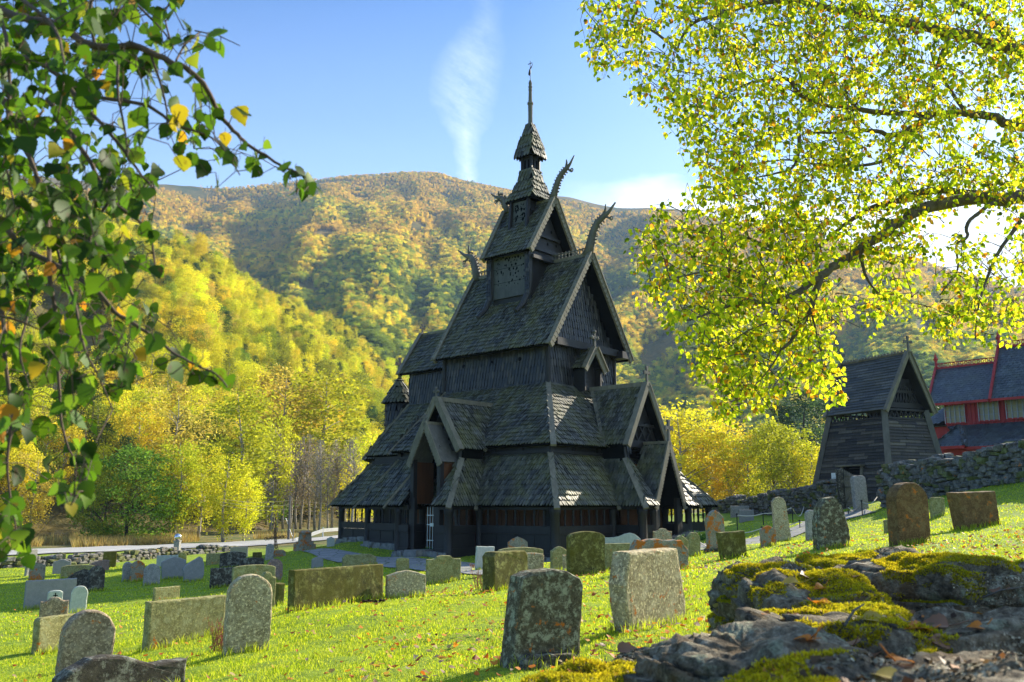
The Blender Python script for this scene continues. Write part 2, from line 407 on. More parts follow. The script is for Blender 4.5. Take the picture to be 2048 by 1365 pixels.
# --- crosses
def cross(a, b, z, h, fancy=False, along='b', parent=CH):
    mb = MB(); t = .05*h+.02
    mb.beam(P(a, b, z-.25), P(a, b, z+h), t*2, t*1.6, (0, 1, 0))
    d = P(0, 1, 0) if along == 'b' else P(1, 0, 0)
    zc = z+h*.66; c = P(a, b, zc)
    mb.beam(c-d*h*.27, c+d*h*.27, t*1.6, t*2)
    if fancy:
        for e_ in (c-d*h*.27, c+d*h*.27, P(a, b, z+h)): mb.lathe(e_-Vector((0, 0, t*1.4)), [(t*.9, 0), (t*1.7, t*1.4), (t*.9, t*2.8)], 8)
        mb.lathe(P(a, b, z), [(t*1.2, 0), (t*2, t), (t*1.2, t*2)], 8)
    else:
        for e_ in (c-d*h*.27, c+d*h*.27): mb.beam(e_-Vector((0, 0, t*1.5)), e_+Vector((0, 0, t*1.5)), t*1.5, t*1.6, (0, 1, 0))
        mb.beam(P(a, b, z+h)-d*t*1.6, P(a, b, z+h)+d*t*1.6, t*1.5, t*1.4)
    return mb.build('roof_cross', M['drygrey'], parent)
cross(16.6, 6.6, 9.9, .95); cross(14.75, 6.6, 12.05, .55)
# --- openwork crest on the main ridge
def crest(a0, a1, b, z, h=.32):
    mb = MB(); mb.beam(P(a0, b, z+.03), P(a1, b, z+.03), .1, .06); mb.beam(P(a0, b, z+h), P(a1, b, z+h), .06, .05)
    n = max(3, int(abs(a1-a0)/.2)); s = (a1-a0)/n
    for i in range(n):
        a = a0+s*(i+.5); pts = [P(a+.085*math.cos(k*math.pi/3), b, z+h*.55+.1*math.sin(k*math.pi/3)) for k in range(7)]
        mb.tube(pts, .02, 4, cap=False); mb.beam(P(a0+s*i, b, z), P(a0+s*i, b, z+h+.06), .04, .05)
    mb.build('ridge_crest', M['drygrey'], nave)
crest(2.9, 5.3, 6.62, 14.65); crest(8.3, 10.6, 6.62, 14.65)
# --- dragon heads: carved neck, jaw, horn and scroll, in the plane of the ridge
def dragon(pts, rs, ear, jaw, b):
    mb = MB()
    P3 = [P(a, b, z) for a, z in pts]
    mb.tube(P3, rs, 8)
    e3 = [P(a, b, z) for a, z in ear]; mb.tube(e3, [.07, .055, .03], 6)
    j3 = [P(a, b, z) for a, z in jaw]; mb.tube(j3, [.07, .06, .045], 6)
    c = j3[-1]; ax = (j3[-1]-j3[0]).normalized()
    mb.tube([c+Vector((0, .09*math.cos(k), .09*math.sin(k))) for k in np.linspace(0, 6.28, 9)], .035, 5, cap=False)
    for i in range(2, len(P3)-1):                    # mane teeth
        for f in (0, .33, .66):
            q = P3[i-1].lerp(P3[i], f); d = (P3[i]-P3[i-1]).normalized(); nrm = Vector((0, -d.z, d.y)); r = rs[i-1]
            if i <= 4: mb.beam(q+nrm*r, q+nrm*(r+.11), .05, .07, d); mb.beam(q-nrm*r, q-nrm*(r+.09), .05, .06, d)
    # openwork pair of side plates at the neck root
    for k in range(4):
        q = P3[0].lerp(P3[1], k/4); mb.beam(q+Vector((-.0, -.25, 0)), q+Vector((0, .25, .1)), .05, .05)
    o = mb.build('dragon_head', M['drygrey'], CH, True); return o
dragon([(3.05, 14.6), (2.85, 15.2), (2.72, 15.7), (2.45, 16.15), (2.05, 16.4), (1.75, 16.55), (1.35, 16.95)], [.26, .22, .19, .17, .15, .09, .04], [(2.1, 16.45), (1.95, 16.75), (1.93, 16.98)], [(1.95, 16.35), (1.75, 16.25), (1.62, 16.2)], 6.62)
dragon([(10.5, 14.5), (10.62, 15.1), (10.75, 15.6), (10.95, 15.95), (11.25, 16.05), (11.5, 16.15), (11.95, 16.5)], [.26, .21, .19, .17, .14, .09, .04], [(11.15, 16.1), (11.2, 16.4), (11.15, 16.65)], [(11.2, 15.95), (11.4, 15.8), (11.5, 15.75)], 6.62)
dragon([(5.15, 17.85), (4.98, 18.35), (4.8, 18.8), (4.55, 19.15), (4.2, 19.4), (4.0, 19.55), (3.72, 19.95)], [.2, .17, .15, .14, .12, .07, .03], [(4.25, 19.45), (4.2, 19.7), (4.22, 19.85)], [(4.15, 19.35), (4.0, 19.2), (3.9, 19.2)], 6.5)
dragon([(8.2, 17.85), (8.35, 18.3), (8.45, 18.6), (8.62, 18.82), (8.85, 18.88), (9.05, 18.95), (9.4, 19.2)], [.19, .16, .14, .13, .11, .07, .03], [(8.8, 18.9), (8.85, 19.1), (8.82, 19.25)], [(8.85, 18.8), (8.98, 18.68), (9.05, 18.68)], 6.5)
# --- ridge turret, first stage
def panel(a0, a1, b, z0, z1, name='carved_panel', nh=70, seed=1, parent=CH):
    mb = MB(); vbox(mb, a0, a1, b, b+.08, z0, z1); o = part(mb, name, M['carved'], parent)
    h = MB(); r = random.Random(seed)
    for _ in range(nh):
        x = r.uniform(a0+.15, a1-.15); z = r.uniform(z0+.25*(z1-z0), z1-.12); s = r.uniform(.03, .075); k = r.randint(4, 6); ph = r.uniform(0, 6)
        h.add([P(x+s*math.cos(ph+i*6.28/k)*r.uniform(.4, 1.2), b-.004, z+s*math.sin(ph+i*6.28/k)*r.uniform(.6, 1.5)) for i in range(k)], [tuple(range(k-1, -1, -1))])
    for zz in (z0+.35*(z1-z0), z0+.68*(z1-z0)): h.add([P(a0, b-.003, zz), P(a1, b-.003, zz), P(a1, b-.003, zz+.02), P(a0, b-.003, zz+.02)], [(3, 2, 1, 0)])
    h.build('cut_opening', M['hole'], o)
    return o
TB0, TB1, TA0, TA1 = 4.98, 8.1, 5.45, 7.95
panel(TA0+.15, TA1-.1, TB0, 12.75, 15.0)
mb = MB(); vbox(mb, TA0, TA1, TB0+.12, TB1, 12.0, 15.1)
part(mb, 'turret_core', M['tar'])
for a in (TA0, TA1+.05):                                           # shingled corner legs ending in a curved foot
    mb = MB(); leg = [P(a, TB0-.02, 15.0), P(a, TB0-.02, 13.6), P(a+.05, TB0-.05, 12.8), P(a+.12, TB0-.35, 12.2), P(a+.2, TB0-.8, 11.75)]
    mb.tube(leg, [.17, .17, .16, .14, .1], 8)
    for i, z in enumerate(np.arange(12.7, 15.0, .22)):
        for dx in (-.11, 0, .11): mb.beam(P(a+dx, TB0-.17, z+.3), P(a+dx+rnd.uniform(-.01, .01), TB0-.21, z), .085, .03, (-1, 0, 0))
    part(mb, 'turret_leg', M['wallsh'])
t1 = gable_roof('turret_roof', 5.05, 8.1, 6.5, 1.95, 14.85, 17.85, lean=(0, .2))
mb = MB()
g = [P(5.5, 4.95, 15.05), P(5.5, 8.05, 15.05), P(5.5, 6.5, 17.4)]
mb.add(g+[q+P(.1, 0, 0) for q in g], [(0, 1, 2), (3, 5, 4), (0, 3, 4, 1), (1, 4, 5, 2), (2, 5, 3, 0)])
mb.beam(P(5.4, 5.0, 15.15), P(5.4, 8.0, 15.15), .18, .2); mb.beam(P(5.25, 4.9, 14.6), P(5.25, 8.0, 14.6), .3, .18); mb.beam(P(5.4, 5.6, 15.9), P(5.4, 7.4, 15.9), .1, .14)
tg = part(mb, 'turret_gable', M['tar'])
for b, z in ((6.2, 16.3), (6.8, 16.3), (5.7, 15.65), (7.2, 15.65), (6.5, 15.6)): hm = MB(); hm.add([P(5.48, b+.07*math.cos(k), z+.09*math.sin(k)) for k in np.linspace(0, 5.2, 6)], [tuple(range(6))]); hm.build('round_opening', M['hole'], tg)
# --- second stage
panel(6.2, 7.15, 5.72, 16.6, 17.95, nh=40, seed=4)
mb = MB(); vbox(mb, 6.15, 7.2, 5.82, 7.3, 16.2, 18.0)
for a in (6.08, 7.22): mb.beam(P(a, 5.68, 18.0), P(a+.03, 5.55, 16.15), .16, .16)
mb.beam(P(6.05, 5.7, 17.5), P(6.05, 7.3, 17.5), .12, .2)
part(mb, 'turret_core', M['tar'])
def pyramid(name, ca, cb, prof, w=.2, e=.24):
    mb = MB()
    for (h0, z0), (h1, z1) in zip(prof[:-1], prof[1:]):
        for (da, db) in ((0, -1), (0, 1), (-1, 0), (1, 0)):
            def c(h, z, s): return P(ca+(da*h if da else s*h), cb+(db*h if db else s*h), z)
            shingles(mb, [c(h0, z0, -1), c(h0, z0, 1), c(h1, z1, 1), c(h1, z1, -1)], P(da, db, .3), w, e, th=.03, rowlift=.045)
    return part(mb, name, RW)
pyramid('turret_roof', 6.6, 6.5, [(.95, 18.0), (.68, 18.55), (.48, 19.15), (.36, 19.8)], .22, .27)
mb = MB(); vbox(mb, 6.3, 6.9, 6.2, 6.8, 19.5, 20.65)
for a, b in ((6.28, 6.18), (6.92, 6.18), (6.28, 6.82)): mb.beam(P(a, b, 19.6), P(a, b, 20.6), .1, .1)
tc = part(mb, 'turret_core', M['tar'])
hm = MB()
for s in (-.12, .12): hm.box(P(6.6+s, 6.19, 20.1), (.02, .09, .5)); hm.box(P(6.29, 6.5+s, 20.1), (.09, .02, .5))
hm.build('slit_window', M['hole'], tc)
pyramid('spire_roof', 6.6, 6.5, [(.56, 20.5), (.47, 21.0), (.3, 21.7), (.12, 22.45)], .2, .27)
mb = MB(); mb.lathe(P(6.6, 6.5, 22.35), [(.15, 0), (.17, .08), (.13, .15), (.12, .5), (.13, 1.2), (.17, 1.25), (.17, 1.32), (.11, 1.4), (.09, 2.0), (.11, 2.05), (.09, 2.15), (.12, 2.25), (.08, 2.3), (.1, 2.45), (.05, 2.62)], 10)
part(mb, 'spire_rod', M['drygrey'])
mb = MB(); mb.tube([P(6.6, 6.5, 24.9), P(6.6, 6.5, 26.1)], .018, 5)
pts = [P(6.6+.12*math.sin(k), 6.5-.05+.1*math.sin(k), 25.45+.16*math.cos(k)) for k in np.linspace(.6, 5.2, 9)]
mb.tube(pts, [.02, .03, .045, .05, .05, .05, .04, .03, .02], 6)
mb.tube([pts[0], P(6.55, 6.55, 25.75), P(6.5, 6.6, 25.95)], [.03, .03, .01], 5); mb.beam(P(6.75, 6.5, 25.95), P(6.45, 6.5, 25.95), .03, .03)
part(mb, 'weather_vane', M['iron'])
# --- small dormer on the west gable
sd = gable_roof('dormer_roof', 2.75, 3.6, 6.62, .8, 8.85, 9.8, w=.16, e=.2, teeth=False)
mb = MB()
for b in (5.98, 7.26): vbox(mb, 2.95, 3.55, b-.04, b+.04, 7.75, 9.0); mb.beam(P(2.9, b, 7.8), P(2.9, b, 9.0), .1, .1)
mb.add([P(3.2, 6.0, 7.9), P(3.2, 7.24, 7.9), P(3.2, 7.24, 9.0), P(3.2, 6.62, 9.7), P(3.2, 6.0, 9.0)], [(0, 1, 2, 3, 4)])
for k in range(5): mb.beam(P(2.93, 6.0, 8.0+k*.2), P(2.93, 6.2, 8.0+k*.2+.2), .03, .03); mb.beam(P(2.93, 6.2, 8.0+k*.2), P(2.93, 6.0, 8.2+k*.2), .03, .03)
mb.build('dormer_wall', M['tar'], CH)
cross(2.75, 6.62, 9.85, .85, True, 'b')
# --- porches: shared builder, s across the porch, d outward
def porch(mp, outv, dorm, wing, entry, shing_entry):
    """mp(s, d, z) -> point"""
    dh, dd, dez, drz, dback = dorm; we, wt, wd, wdt, wtz = wing; eh, ed, eez, erz, eback = entry
    s_ = lambda sg: (mp(sg, 0, 0)-mp(0, 0, 0)).normalized(); o_ = (mp(0, 1, 0)-mp(0, 0, 0)).normalized()
    def up(v, z): return v+Vector((0, 0, z))
    # gable roof at aisle level
    mb = MB()
    for sg in (-1, 1):
        vb = -1.03 if True else 0
        shingles(mb, [mp(sg*dh, dd, dez), mp(0, dd, drz), mp(0, -dback, drz), mp(sg*dh, -1.0, dez)], up(s_(sg), .6), .155, .25)
    r = part(mb, 'porch_gable_roof', RW)
    for sg in (-1, 1):
        v = MB()
        upv = up(s_(sg)*(drz-dez), dh).normalized()
        p = mp(sg*(dh+.04), dd+.05, dez-.1); q = mp(0, dd+.05, drz+.05)
        v.beam(p, q, .08, .26, upv); v.beam(p+upv*.13-o_*.08, q+upv*.13-o_*.08, .28, .06, upv)
        v.build('bargeboard', M['board'], r); v = MB()
        v.beam(mp(sg*(dh+.02), -1.0, dez-.05)+upv*.05, mp(0, -dback, drz)+upv*.05, .16, .1, upv)
        v.build('valley_board', M['board'], r)
    v = MB(); v.beam(mp(0, dd+.1, drz+.06), mp(0, -dback-.1, drz+.06), .26, .2)
    v.build('ridge_board', M['board'], r)
    # recessed gable with crossing braces
    g = MB(); gd = dd-.45
    tri = [mp(-dh+.12, gd, dez), mp(dh-.12, gd, dez), mp(0, gd, drz-.18)]
    g.add(tri+[q-o_*.06 for q in tri], [(0, 1, 2), (3, 5, 4), (0, 3, 4, 1), (1, 4, 5, 2), (2, 5, 3, 0)])
    g.beam(mp(-dh+.1, gd+.12, dez+.08), mp(dh-.1, gd+.12, dez+.08), .1, .3)
    for k in (-.6, -.2, .2): g.beam(mp(k*dh, gd+.08, dez+.2), mp((k+.4)*dh, gd+.08, dez+1.05), .06, .09, o_); g.beam(mp((k+.4)*dh, gd+.1, dez+.2), mp(k*dh, gd+.1, dez+1.05), .06, .09, o_)
    g.beam(mp(-.62*dh, gd+.12, dez+.95), mp(.62*dh, gd+.12, dez+.95), .1, .12)
    g.build('porch_gable', M['tar'], CH)
    # wing lean-to roofs
    mb = MB(); hbs = []
    for sg in (-1, 1):
        shingles(mb, [mp(sg*we, wd, 2.42), mp(sg*wt, wdt, wtz), mp(sg*wt, -1.3, wtz), mp(sg*we, 0, 2.42)], up(s_(sg), .4), .155, .25)
        shingles(mb, [mp(sg*we, wd, 2.42), mp(sg*eh*1.0, wd, 2.42), mp(sg*eh*1.0, wdt, wtz), mp(sg*wt, wdt, wtz)], up(o_, .4), .155, .25)
        upv = up(s_(sg)*.6+o_*.5, .6).normalized(); e_ = mp(sg*we, wd, 2.42); f_ = mp(sg*wt, wdt, wtz)
        hb = MB(); hbs.append(('hip_board', hb)); hb.beam(e_+(e_-f_).normalized()*.18+upv*.06, f_+upv*.06, .24, .09, upv)
        e_ = mp(sg*we, -.0, 2.38); f_ = mp(sg*wt, -1.3, wtz); hb = MB(); hbs.append(('valley_board', hb)); hb.beam(e_+(e_-f_).normalized()*.22+Vector((0, 0, .05)), f_+Vector((0, 0, .05)), .16, .1, upv)
    r2 = part(mb, 'porch_lean_to_roof', RW); [h_.build(n_, M['board'], r2) for n_, h_ in hbs]
    # upper walls of the porch
    for sg in (-1, 1):
        mb = MB()
        shingles(mb, [mp(sg*wt, wdt-.02, wtz-.3), mp(sg*eh, wdt-.02, wtz-.3), mp(sg*eh, wdt-.02, dez+.3), mp(sg*wt, wdt-.02, dez+.1)], o_, .18, .3, point=.5)
        mb.beam(mp(sg*wt, wdt-.1, wtz-.1), mp(sg*wt, wdt-.1, dez+.2), .2, .2, o_, 1)
        p0 = mp(sg*(wt-.06), wdt-.1, wtz); p1 = mp(sg*(wt-.06), -1.5, wtz)
        mb.add([p0-Vector((0, 0, .3)), p1-Vector((0, 0, .3)), p1+Vector((0, 0, dez-wtz+.05)), p0+Vector((0, 0, dez-wtz+.05))], [(0, 1, 2, 3)], 1)
        mb.build('porch_wall', WW, CH)
    # entry gable
    mb = MB()
    for sg in (-1, 1):
        poly = [mp(sg*eh, ed, eez), mp(0, ed, erz), mp(0, -eback, erz), mp(sg*eh, -eback, eez)]
        if shing_entry: shingles(mb, poly, up(s_(sg), .5), .155, .25)
        else:
            L = (poly[1]-poly[0]); k = 6
            for i in range(k):
                a_ = mp(sg*eh, ed, eez)+L*(i/k); b_ = a_+L/k*1.08; c_ = mp(sg*eh, -eback, eez)+L*(i/k)
                upv = up(s_(sg)*(erz-eez), eh).normalized()
                m0 = (a_+b_)/2+upv*(.03); m1 = (c_+c_+L/k*1.08)/2+upv*.03
                mb.beam(m0, m1, (L/k).length*1.08, .04, upv, 1)
    r3 = part(mb, 'entry_roof', RW if shing_entry else [M['board'], M['drygrey']])
    for sg in (-1, 1):
        v = MB()
        upv = up(s_(sg)*(erz-eez), eh).normalized(); p = mp(sg*(eh+.05), ed+.05, eez-.12); q = mp(0, ed+.05, erz+.06)
        v.beam(p, q, .07, .24, upv)
        L = (q-p).length; k = int(L/.16); d = (q-p)/k
        for i in range(k): c = p+d*(i+.5)-upv*.12; v.beam(c-d*.38, c+d*.38, .055, .12, upv)
        v.build('bargeboard', M['board'], r3)
    v = MB(); v.beam(mp(0, ed+.08, erz+.05), mp(0, -eback, erz+.05), .16, .12)
    v.build('ridge_board', M['board'], r3)
mpS = lambda s, d, z: P(6.2-s, -d, z)
mpW = lambda s, d, z: P(-d, 6.55+s, z)
porch(mpS, None, (1.4, .6, 4.83, 7.0, 3.05), (1.9, 1.15, 1.65, .15, 4.4), (.95, 1.25, 4.25, 5.92, .1), False)
porch(mpW, None, (1.68, .2, 5.08, 7.83, 2.85), (2.25, 1.55, 1.34, -.07, 4.43), (1.22, 1.22, 2.42, 5.15, .05), True)
cross(6.2, -.62, 7.1, .45, True, 'a'); cross(6.2, -1.27, 5.97, .32, True, 'a')
cross(-.2, 6.55, 7.9, .78, False, 'b'); cross(-1.25, 6.55, 5.2, .95, False, 'b')
# --- gallery posts, parapets and balusters
def post(a, b, z0, z1=2.4, r=.2):
    mb = MB(); mb.lathe(P(a, b, 0), [(r*1.2, z0), (r*1.2, z0+.18), (r, z0+.24), (r*.95, z1-.35), (r*1.1, z1-.3), (r*1.15, z1)], 12)
    mb.build('gallery_post', M['tar'], CH, True)
def gl(a, b): x, y = Lw(a, b); return gz(x, y)
for a, b in ((.32, .32), (4.45, .35), (4.65, -1.3), (7.75, -1.3), (7.95, .35), (11.75, .38), (15.5, 1.8), (.35, 4.4), (-1.0, 4.62), (-1.0, 5.5), (-1.0, 7.6), (-1.0, 8.5), (.35, 8.7), (.35, 10.8), (.35, 12.85), (11.75, 12.85), (6, 12.85), (2.5, .35), (10.0, .36)):
    if (a, b) in ((2.5, .35), (10.0, .36)): continue
    post(a, b, gl(a, b)-.15, r=.2 if (a, b) in ((.32, .32), (4.65, -1.3), (-1.0, 4.62)) else .15)
# baluster prototype: turned shaft under a little arch shoulder
bm = MB(); bm.lathe((0, 0, 0), [(.055, 0), (.05, .05), (.03, .1), (.045, .28), (.06, .4), (.035, .46), (.05, .5), (.05, .62), (.03, .66), (.09, .82)], 8)
bal0 = bm.build('baluster', M['tar'], CH, True); first_bal = [True]
nb = [0]
def bay(p, q, g0, g1, parapet=1.28, rail=1.62, top=2.42, plain=False):
    """p,q = (a,b); board parapet, rail, balusters, head beam"""
    a0, b0 = p; a1, b1 = q; L = math.hypot(a1-a0, b1-b0); mb = MB()
    A = P(a0, b0, 0); B = P(a1, b1, 0); g = min(g0, g1)-.15; Z = Vector((0, 0, 1))
    mb.beam(A+Z*((g+parapet)/2), B+Z*((g+parapet)/2), .08, parapet-g)
    mb.beam(A+Z*((parapet+rail)/2), B+Z*((parapet+rail)/2), .16, rail-parapet-.02)
    hbm = MB(); hbm.beam(A+Z*(top-.06), B+Z*(top-.06), .2, .2); hbm.build('head_beam', M['tar'], CH); mb.beam(A+Z*(g+.35), B+Z*(g+.35), .2, .35)
    n = max(1, int(round(L/1.0)))
    for i in range(1, n): c = A.lerp(B, i/n); mb.beam(c+Z*g, c+Z*parapet, .13, .06, (B-A))
    mb.build('gallery_parapet', M['tar'], CH)
    n = max(1, int(round(L/.52)))
    for i in range(1, n):
        c = A.lerp(B, i/n)
        o = bal0 if first_bal[0] else bal0.copy()
        if not first_bal[0]: COL.objects.link(o); o.parent = CH
        first_bal[0] = False; o.location = c+Z*(rail-.02); nb[0] += 1
bays = [((.4, .35), (4.45, .35)), ((4.6, .2), (4.62, -1.2)), ((4.75, -1.3), (5.35, -1.3)), ((7.05, -1.3), (7.65, -1.3)), ((7.78, -1.2), (7.8, .3)), ((8.05, .35), (11.7, .38)), ((11.75, .5), (11.75, 1.8)), ((11.85, 1.8), (15.4, 1.8)),
        ((.35, .45), (.35, 4.3)), ((.3, 4.6), (-.9, 4.62)), ((-1.0, 4.75), (-1.0, 5.4)), ((-1.0, 7.7), (-1.0, 8.4)), ((-.9, 8.5), (.3, 8.6)), ((.35, 8.8), (.35, 10.7)), ((.35, 10.9), (.35, 12.75)), ((.45, 12.85), (11.7, 12.85))]
for p, q in bays: bay(p, q, gl(*p), gl(*q))
# entry door posts, jambs and gates
def entry(mp, half, d, top, g, tall=True):
    for sg in (-1, 1):
        mb = MB()
        mb.beam(mp(sg*half, d, g-.2), mp(sg*half, d, top+.1), .2, .22, mp(0, 1, 0)-mp(0, 0, 0))
        mb.beam(mp(sg*(half-.05), d+.06, g-.1), mp(sg*(half-.05), d+.06, 2.75), .34, .16, mp(0, 1, 0)-mp(0, 0, 0))
        mb.beam(mp(sg*half, d-.1, g), mp(sg*half, -.9, g), .06, .1)
        q0 = [mp(sg*half, d-.1, 2.5), mp(sg*half, -.1, 2.5), mp(sg*half, -.1, top), mp(sg*half, d-.1, top)]
        mb.build('entry_post', M['tar'], CH)
        if tall: mb = MB(); mb.add(q0, [(0, 1, 2, 3)]); mb.build('entry_side_wall', M['brown'], CH)
    if tall:
        mb = MB(); mb.beam(mp(.35, -.6, g+.3), mp(-.25, -.5, 3.9), .12, .12); mb.beam(mp(half-.15, d-.15, g), mp(half-.15, d-.15, top+.6), .06, .1)
        mb.beam(mp(half-.15, d-.15, top+.6), mp(0, d-.15, 5.3), .06, .1); mb.build('entry_brace', M['drygrey'], CH)
    mb = MB(); q0 = [mp(-half, -.75, g), mp(half, -.75, g), mp(half, -.75, top), mp(-half, -.75, top)]
    for k in range(6): s0 = -half+.05+k*(2*half-.1)/6; mb.beam(mp(s0+half/6, -.8, g), mp(s0+half/6, -.8, 4.3), 2*half/6-.03, .05, mp(0, 1, 0)-mp(0, 0, 0))
    mb.build('portal_door', M['brown'], CH)
entry(mpS, .82, 1.1, 4.3, .55)
entry(mpW, .95, 1.0, 2.45, .95, False)
mb = MB(); g = .62
for k in range(6): s0 = -.62+k*.16; mb.tube([mpS(s0+.55, .95, g), mpS(s0+.55, .95, g+1.75)], .014, 5)
for z in (g+.35, g+1.0, g+1.4): mb.beam(mpS(-.1, .95, z), mpS(.72, .95, z), .03, .035)
mb.beam(mpS(.1, .94, g+1.0), mpS(.3, .94, g+1.0), .03, .14); mb.build('entry_gate', M['steel'], CH)
mb = MB(); mb.box(mpS(0, 1.35, .42), (1.3, .7, .35)); mb.build('door_step', M['footing'], CH)
# stone footing
mb = MB()
for (p, q) in ((((8.0, .3), (11.8, .3))), ((11.8, 1.7), (15.6, 1.7)), ((.3, .3), (4.4, .3)), ((.3, .3), (.3, 4.5)), ((4.6, -1.4), (7.8, -1.4)), ((-1.05, 4.6), (-1.05, 8.5)), ((.3, 8.6), (.3, 12.9)), ((11.8, .4), (11.8, 1.8)), ((15.6, 1.7), (15.6, 5))):
    mb = MB(); L = math.hypot(q[0]-p[0], q[1]-p[1]); k = int(L/.33)
    for i in range(k):
        a = p[0]+(q[0]-p[0])*(i+.5)/k; b = p[1]+(q[1]-p[1])*(i+.5)/k; z = gl(a, b)
        for j in (0, 1):
            mb.box(P(a+rnd.uniform(-.05, .05), b-.06+rnd.uniform(-.05, .05), z+.0+j*.13), (rnd.uniform(.25, .42), rnd.uniform(.25, .42), rnd.uniform(.14, .2)), Matrix.Rotation(rnd.uniform(-.3, .3), 3, 'Z') @ Matrix.Rotation(rnd.uniform(-.12, .12), 3, 'X'))
    mb.build('stone_footing', M['footing'], CH)
mb = MB(); vbox(mb, .5, 11.6, .5, 12.7, .1, .5); vbox(mb, 11.5, 15.2, 2.0, 11.0, .1, .5); vbox(mb, -.9, .6, 4.8, 8.3, .4, .72); vbox(mb, 4.8, 7.6, -1.2, .6, .2, .45)
mb.build('gallery_floor', M['brown'], CH)
# ================================================================== ground sheet
def zone_colour(X, Y):
    """0 lawn, 1 dry meadow beyond the road"""
    return sstep(60, 68, Y+X*-.12)
rs = np.concatenate([np.linspace(.3, 12, 60), np.linspace(12.3, 60, 150), np.linspace(61, 130, 90), np.geomspace(135, 6000, 40)])
th = np.concatenate([np.linspace(-math.pi, -R(40), 40, endpoint=False), np.linspace(-R(40), R(40), 260, endpoint=False), np.linspace(R(40), math.pi, 41)])
TH, RR = np.meshgrid(th, rs); GX = RR*np.sin(TH); GY = RR*np.cos(TH); GZ = terrain(GX, GY)
GZ += .02*np.sin(GX*5.1+GY*3)*np.cos(GY*4.3-GX)
nx = len(th); idx = np.arange(len(rs)*nx).reshape(len(rs), nx)
fc = np.stack([idx[:-1, :-1], idx[:-1, 1:], idx[1:, 1:], idx[1:, :-1]], -1).reshape(-1, 4)
zc = zone_colour(GX, GY).ravel(); zc = np.stack([zc, zc, zc, np.ones_like(zc)], -1)
t = NT('ground_grass'); p = t.pos(False)
nz = t.noise(p, .35, 5, .6); nf = t.noise(p, 9, 5, .7); nm = t.noise(p, 1.8, 4, .6)
lawn = t.ramp(nf, [(.3, (.10, .16, .014)), (.5, (.22, .31, .02)), (.72, (.36, .42, .035))])
lawn = t.mix(t.ramp(nm, [(.4, 0), (.7, .5)]), lawn, (.14, .20, .03))
dry = t.ramp(nf, [(.3, (.10, .085, .03)), (.6, (.22, .18, .07)), (.8, (.15, .17, .04))])
dry = t.mix(t.ramp(nz, [(.45, 0), (.6, .8)]), dry, (.05, .10, .02))
za = t.new('ShaderNodeAttribute', attribute_name='zone').outputs['Color']
c = t.mix(za, lawn, dry)
M['ground'] = t.done(t.bsdf(c, .9, t.bump(nf, .8, .04), .15))
np_mesh('ground', np.stack([GX, GY, GZ], -1).reshape(-1, 3), fc, M['ground'], smooth=True, attrs={'zone': zc})['kind'] = 'structure'
def drape(name, px_pts, mat, lift=.03, sub=14, kind='structure', label=None):
    """strip over the ground between two photo-measured edges"""
    L, Rr = px_pts; vs = []
    def smp(E, k):
        f = k/(sub*1.0)*(len(E)-1); i = min(int(f), len(E)-2); return E[i].lerp(E[i+1], f-i)
    L = [hit(*q) if len(q) == 2 else Vector(q) for q in L]; Rr = [hit(*q) if len(q) == 2 else Vector(q) for q in Rr]
    m = 6; fs = []
    for k in range(sub+1):
        a = smp(L, k); b = smp(Rr, k)
        for j in range(m+1):
            c = a.lerp(b, j/m); vs.append((c.x, c.y, gz(c.x, c.y)+lift))
    for k in range(sub):
        for j in range(m): i = k*(m+1)+j; fs.append((i, i+1, i+m+2, i+m+1))
    return np_mesh(name, np.array(vs), np.array(fs), mat, smooth=True)
t = NT('asphalt'); p = t.pos(False); g = t.noise(p, 25, 4, .7); g2 = t.noise(p, .5, 3, .6)
c = t.mix(g2, t.mix(g, (.30, .30, .29), (.42, .41, .39)), (.38, .37, .35)); M['road'] = t.done(t.bsdf(c, .85, t.bump(g, .3, .01), .3))
ya = [(-90, 49, 0)]; yb = [(-90, 56.5, 0)]
drape('road', (ya+[(0, 1114), (170, 1107), (350, 1099), (460, 1095), (560, 1090), (640, 1083), (690, 1077), (-4, 92, 0), (10, 104, 0)], yb+[(0, 1104), (170, 1097), (350, 1090), (460, 1086), (560, 1081), (640, 1076), (690, 1071), (-7, 99, 0), (6, 112, 0)]), M['road'], .07, 70)['kind'] = 'structure'
mbs = MB()
for k in range(26):
    f = k/25; x = -60+f*52; 
mat_line = mat_plain('road_paint', (.7, .7, .66), .7, .3, .1)
el = [(0, 1112.4), (170, 1105.4), (350, 1097.4), (460, 1093.4), (560, 1088.4), (640, 1081.6)]
er = [(0, 1111.9), (170, 1104.9), (350, 1096.9), (460, 1092.9), (560, 1087.9), (640, 1081.2)]
drape('road_marking', (el, er), mat_line, .085, 40)['kind'] = 'structure'
t = NT('flagstone'); p = t.pos(False)
v = t.new('ShaderNodeTexVoronoi', feature='DISTANCE_TO_EDGE'); t.set(v.inputs['Vector'], p); v.inputs['Scale'].default_value = 1.6
v2 = t.new('ShaderNodeTexVoronoi'); t.set(v2.inputs['Vector'], p); v2.inputs['Scale'].default_value = 1.6
c = t.mix(t.math('MULTIPLY', v2.outputs['Color'], .5), (.24, .24, .23), (.36, .35, .33)); c = t.mix(t.ramp(v.outputs['Distance'], [(.0, 1), (.05, 0)]), c, (.06, .08, .03))
c = t.mix(.5, c, t.ramp(t.noise(p, 12, 4, .7), [(.3, .6), (.7, 1.3)]), 'MULTIPLY'); M['path'] = t.done(t.bsdf(c, .8, t.bump(v.outputs['Distance'], .4, .03), .3))
drape('path', ([(603, 1104), (640, 1118), (720, 1130), (820, 1140), (960, 1152), (1060, 1152)], [(640, 1099), (700, 1106), (760, 1116), (850, 1120), (960, 1130), (1060, 1132)]), M['path'], .035, 40)['kind'] = 'structure'
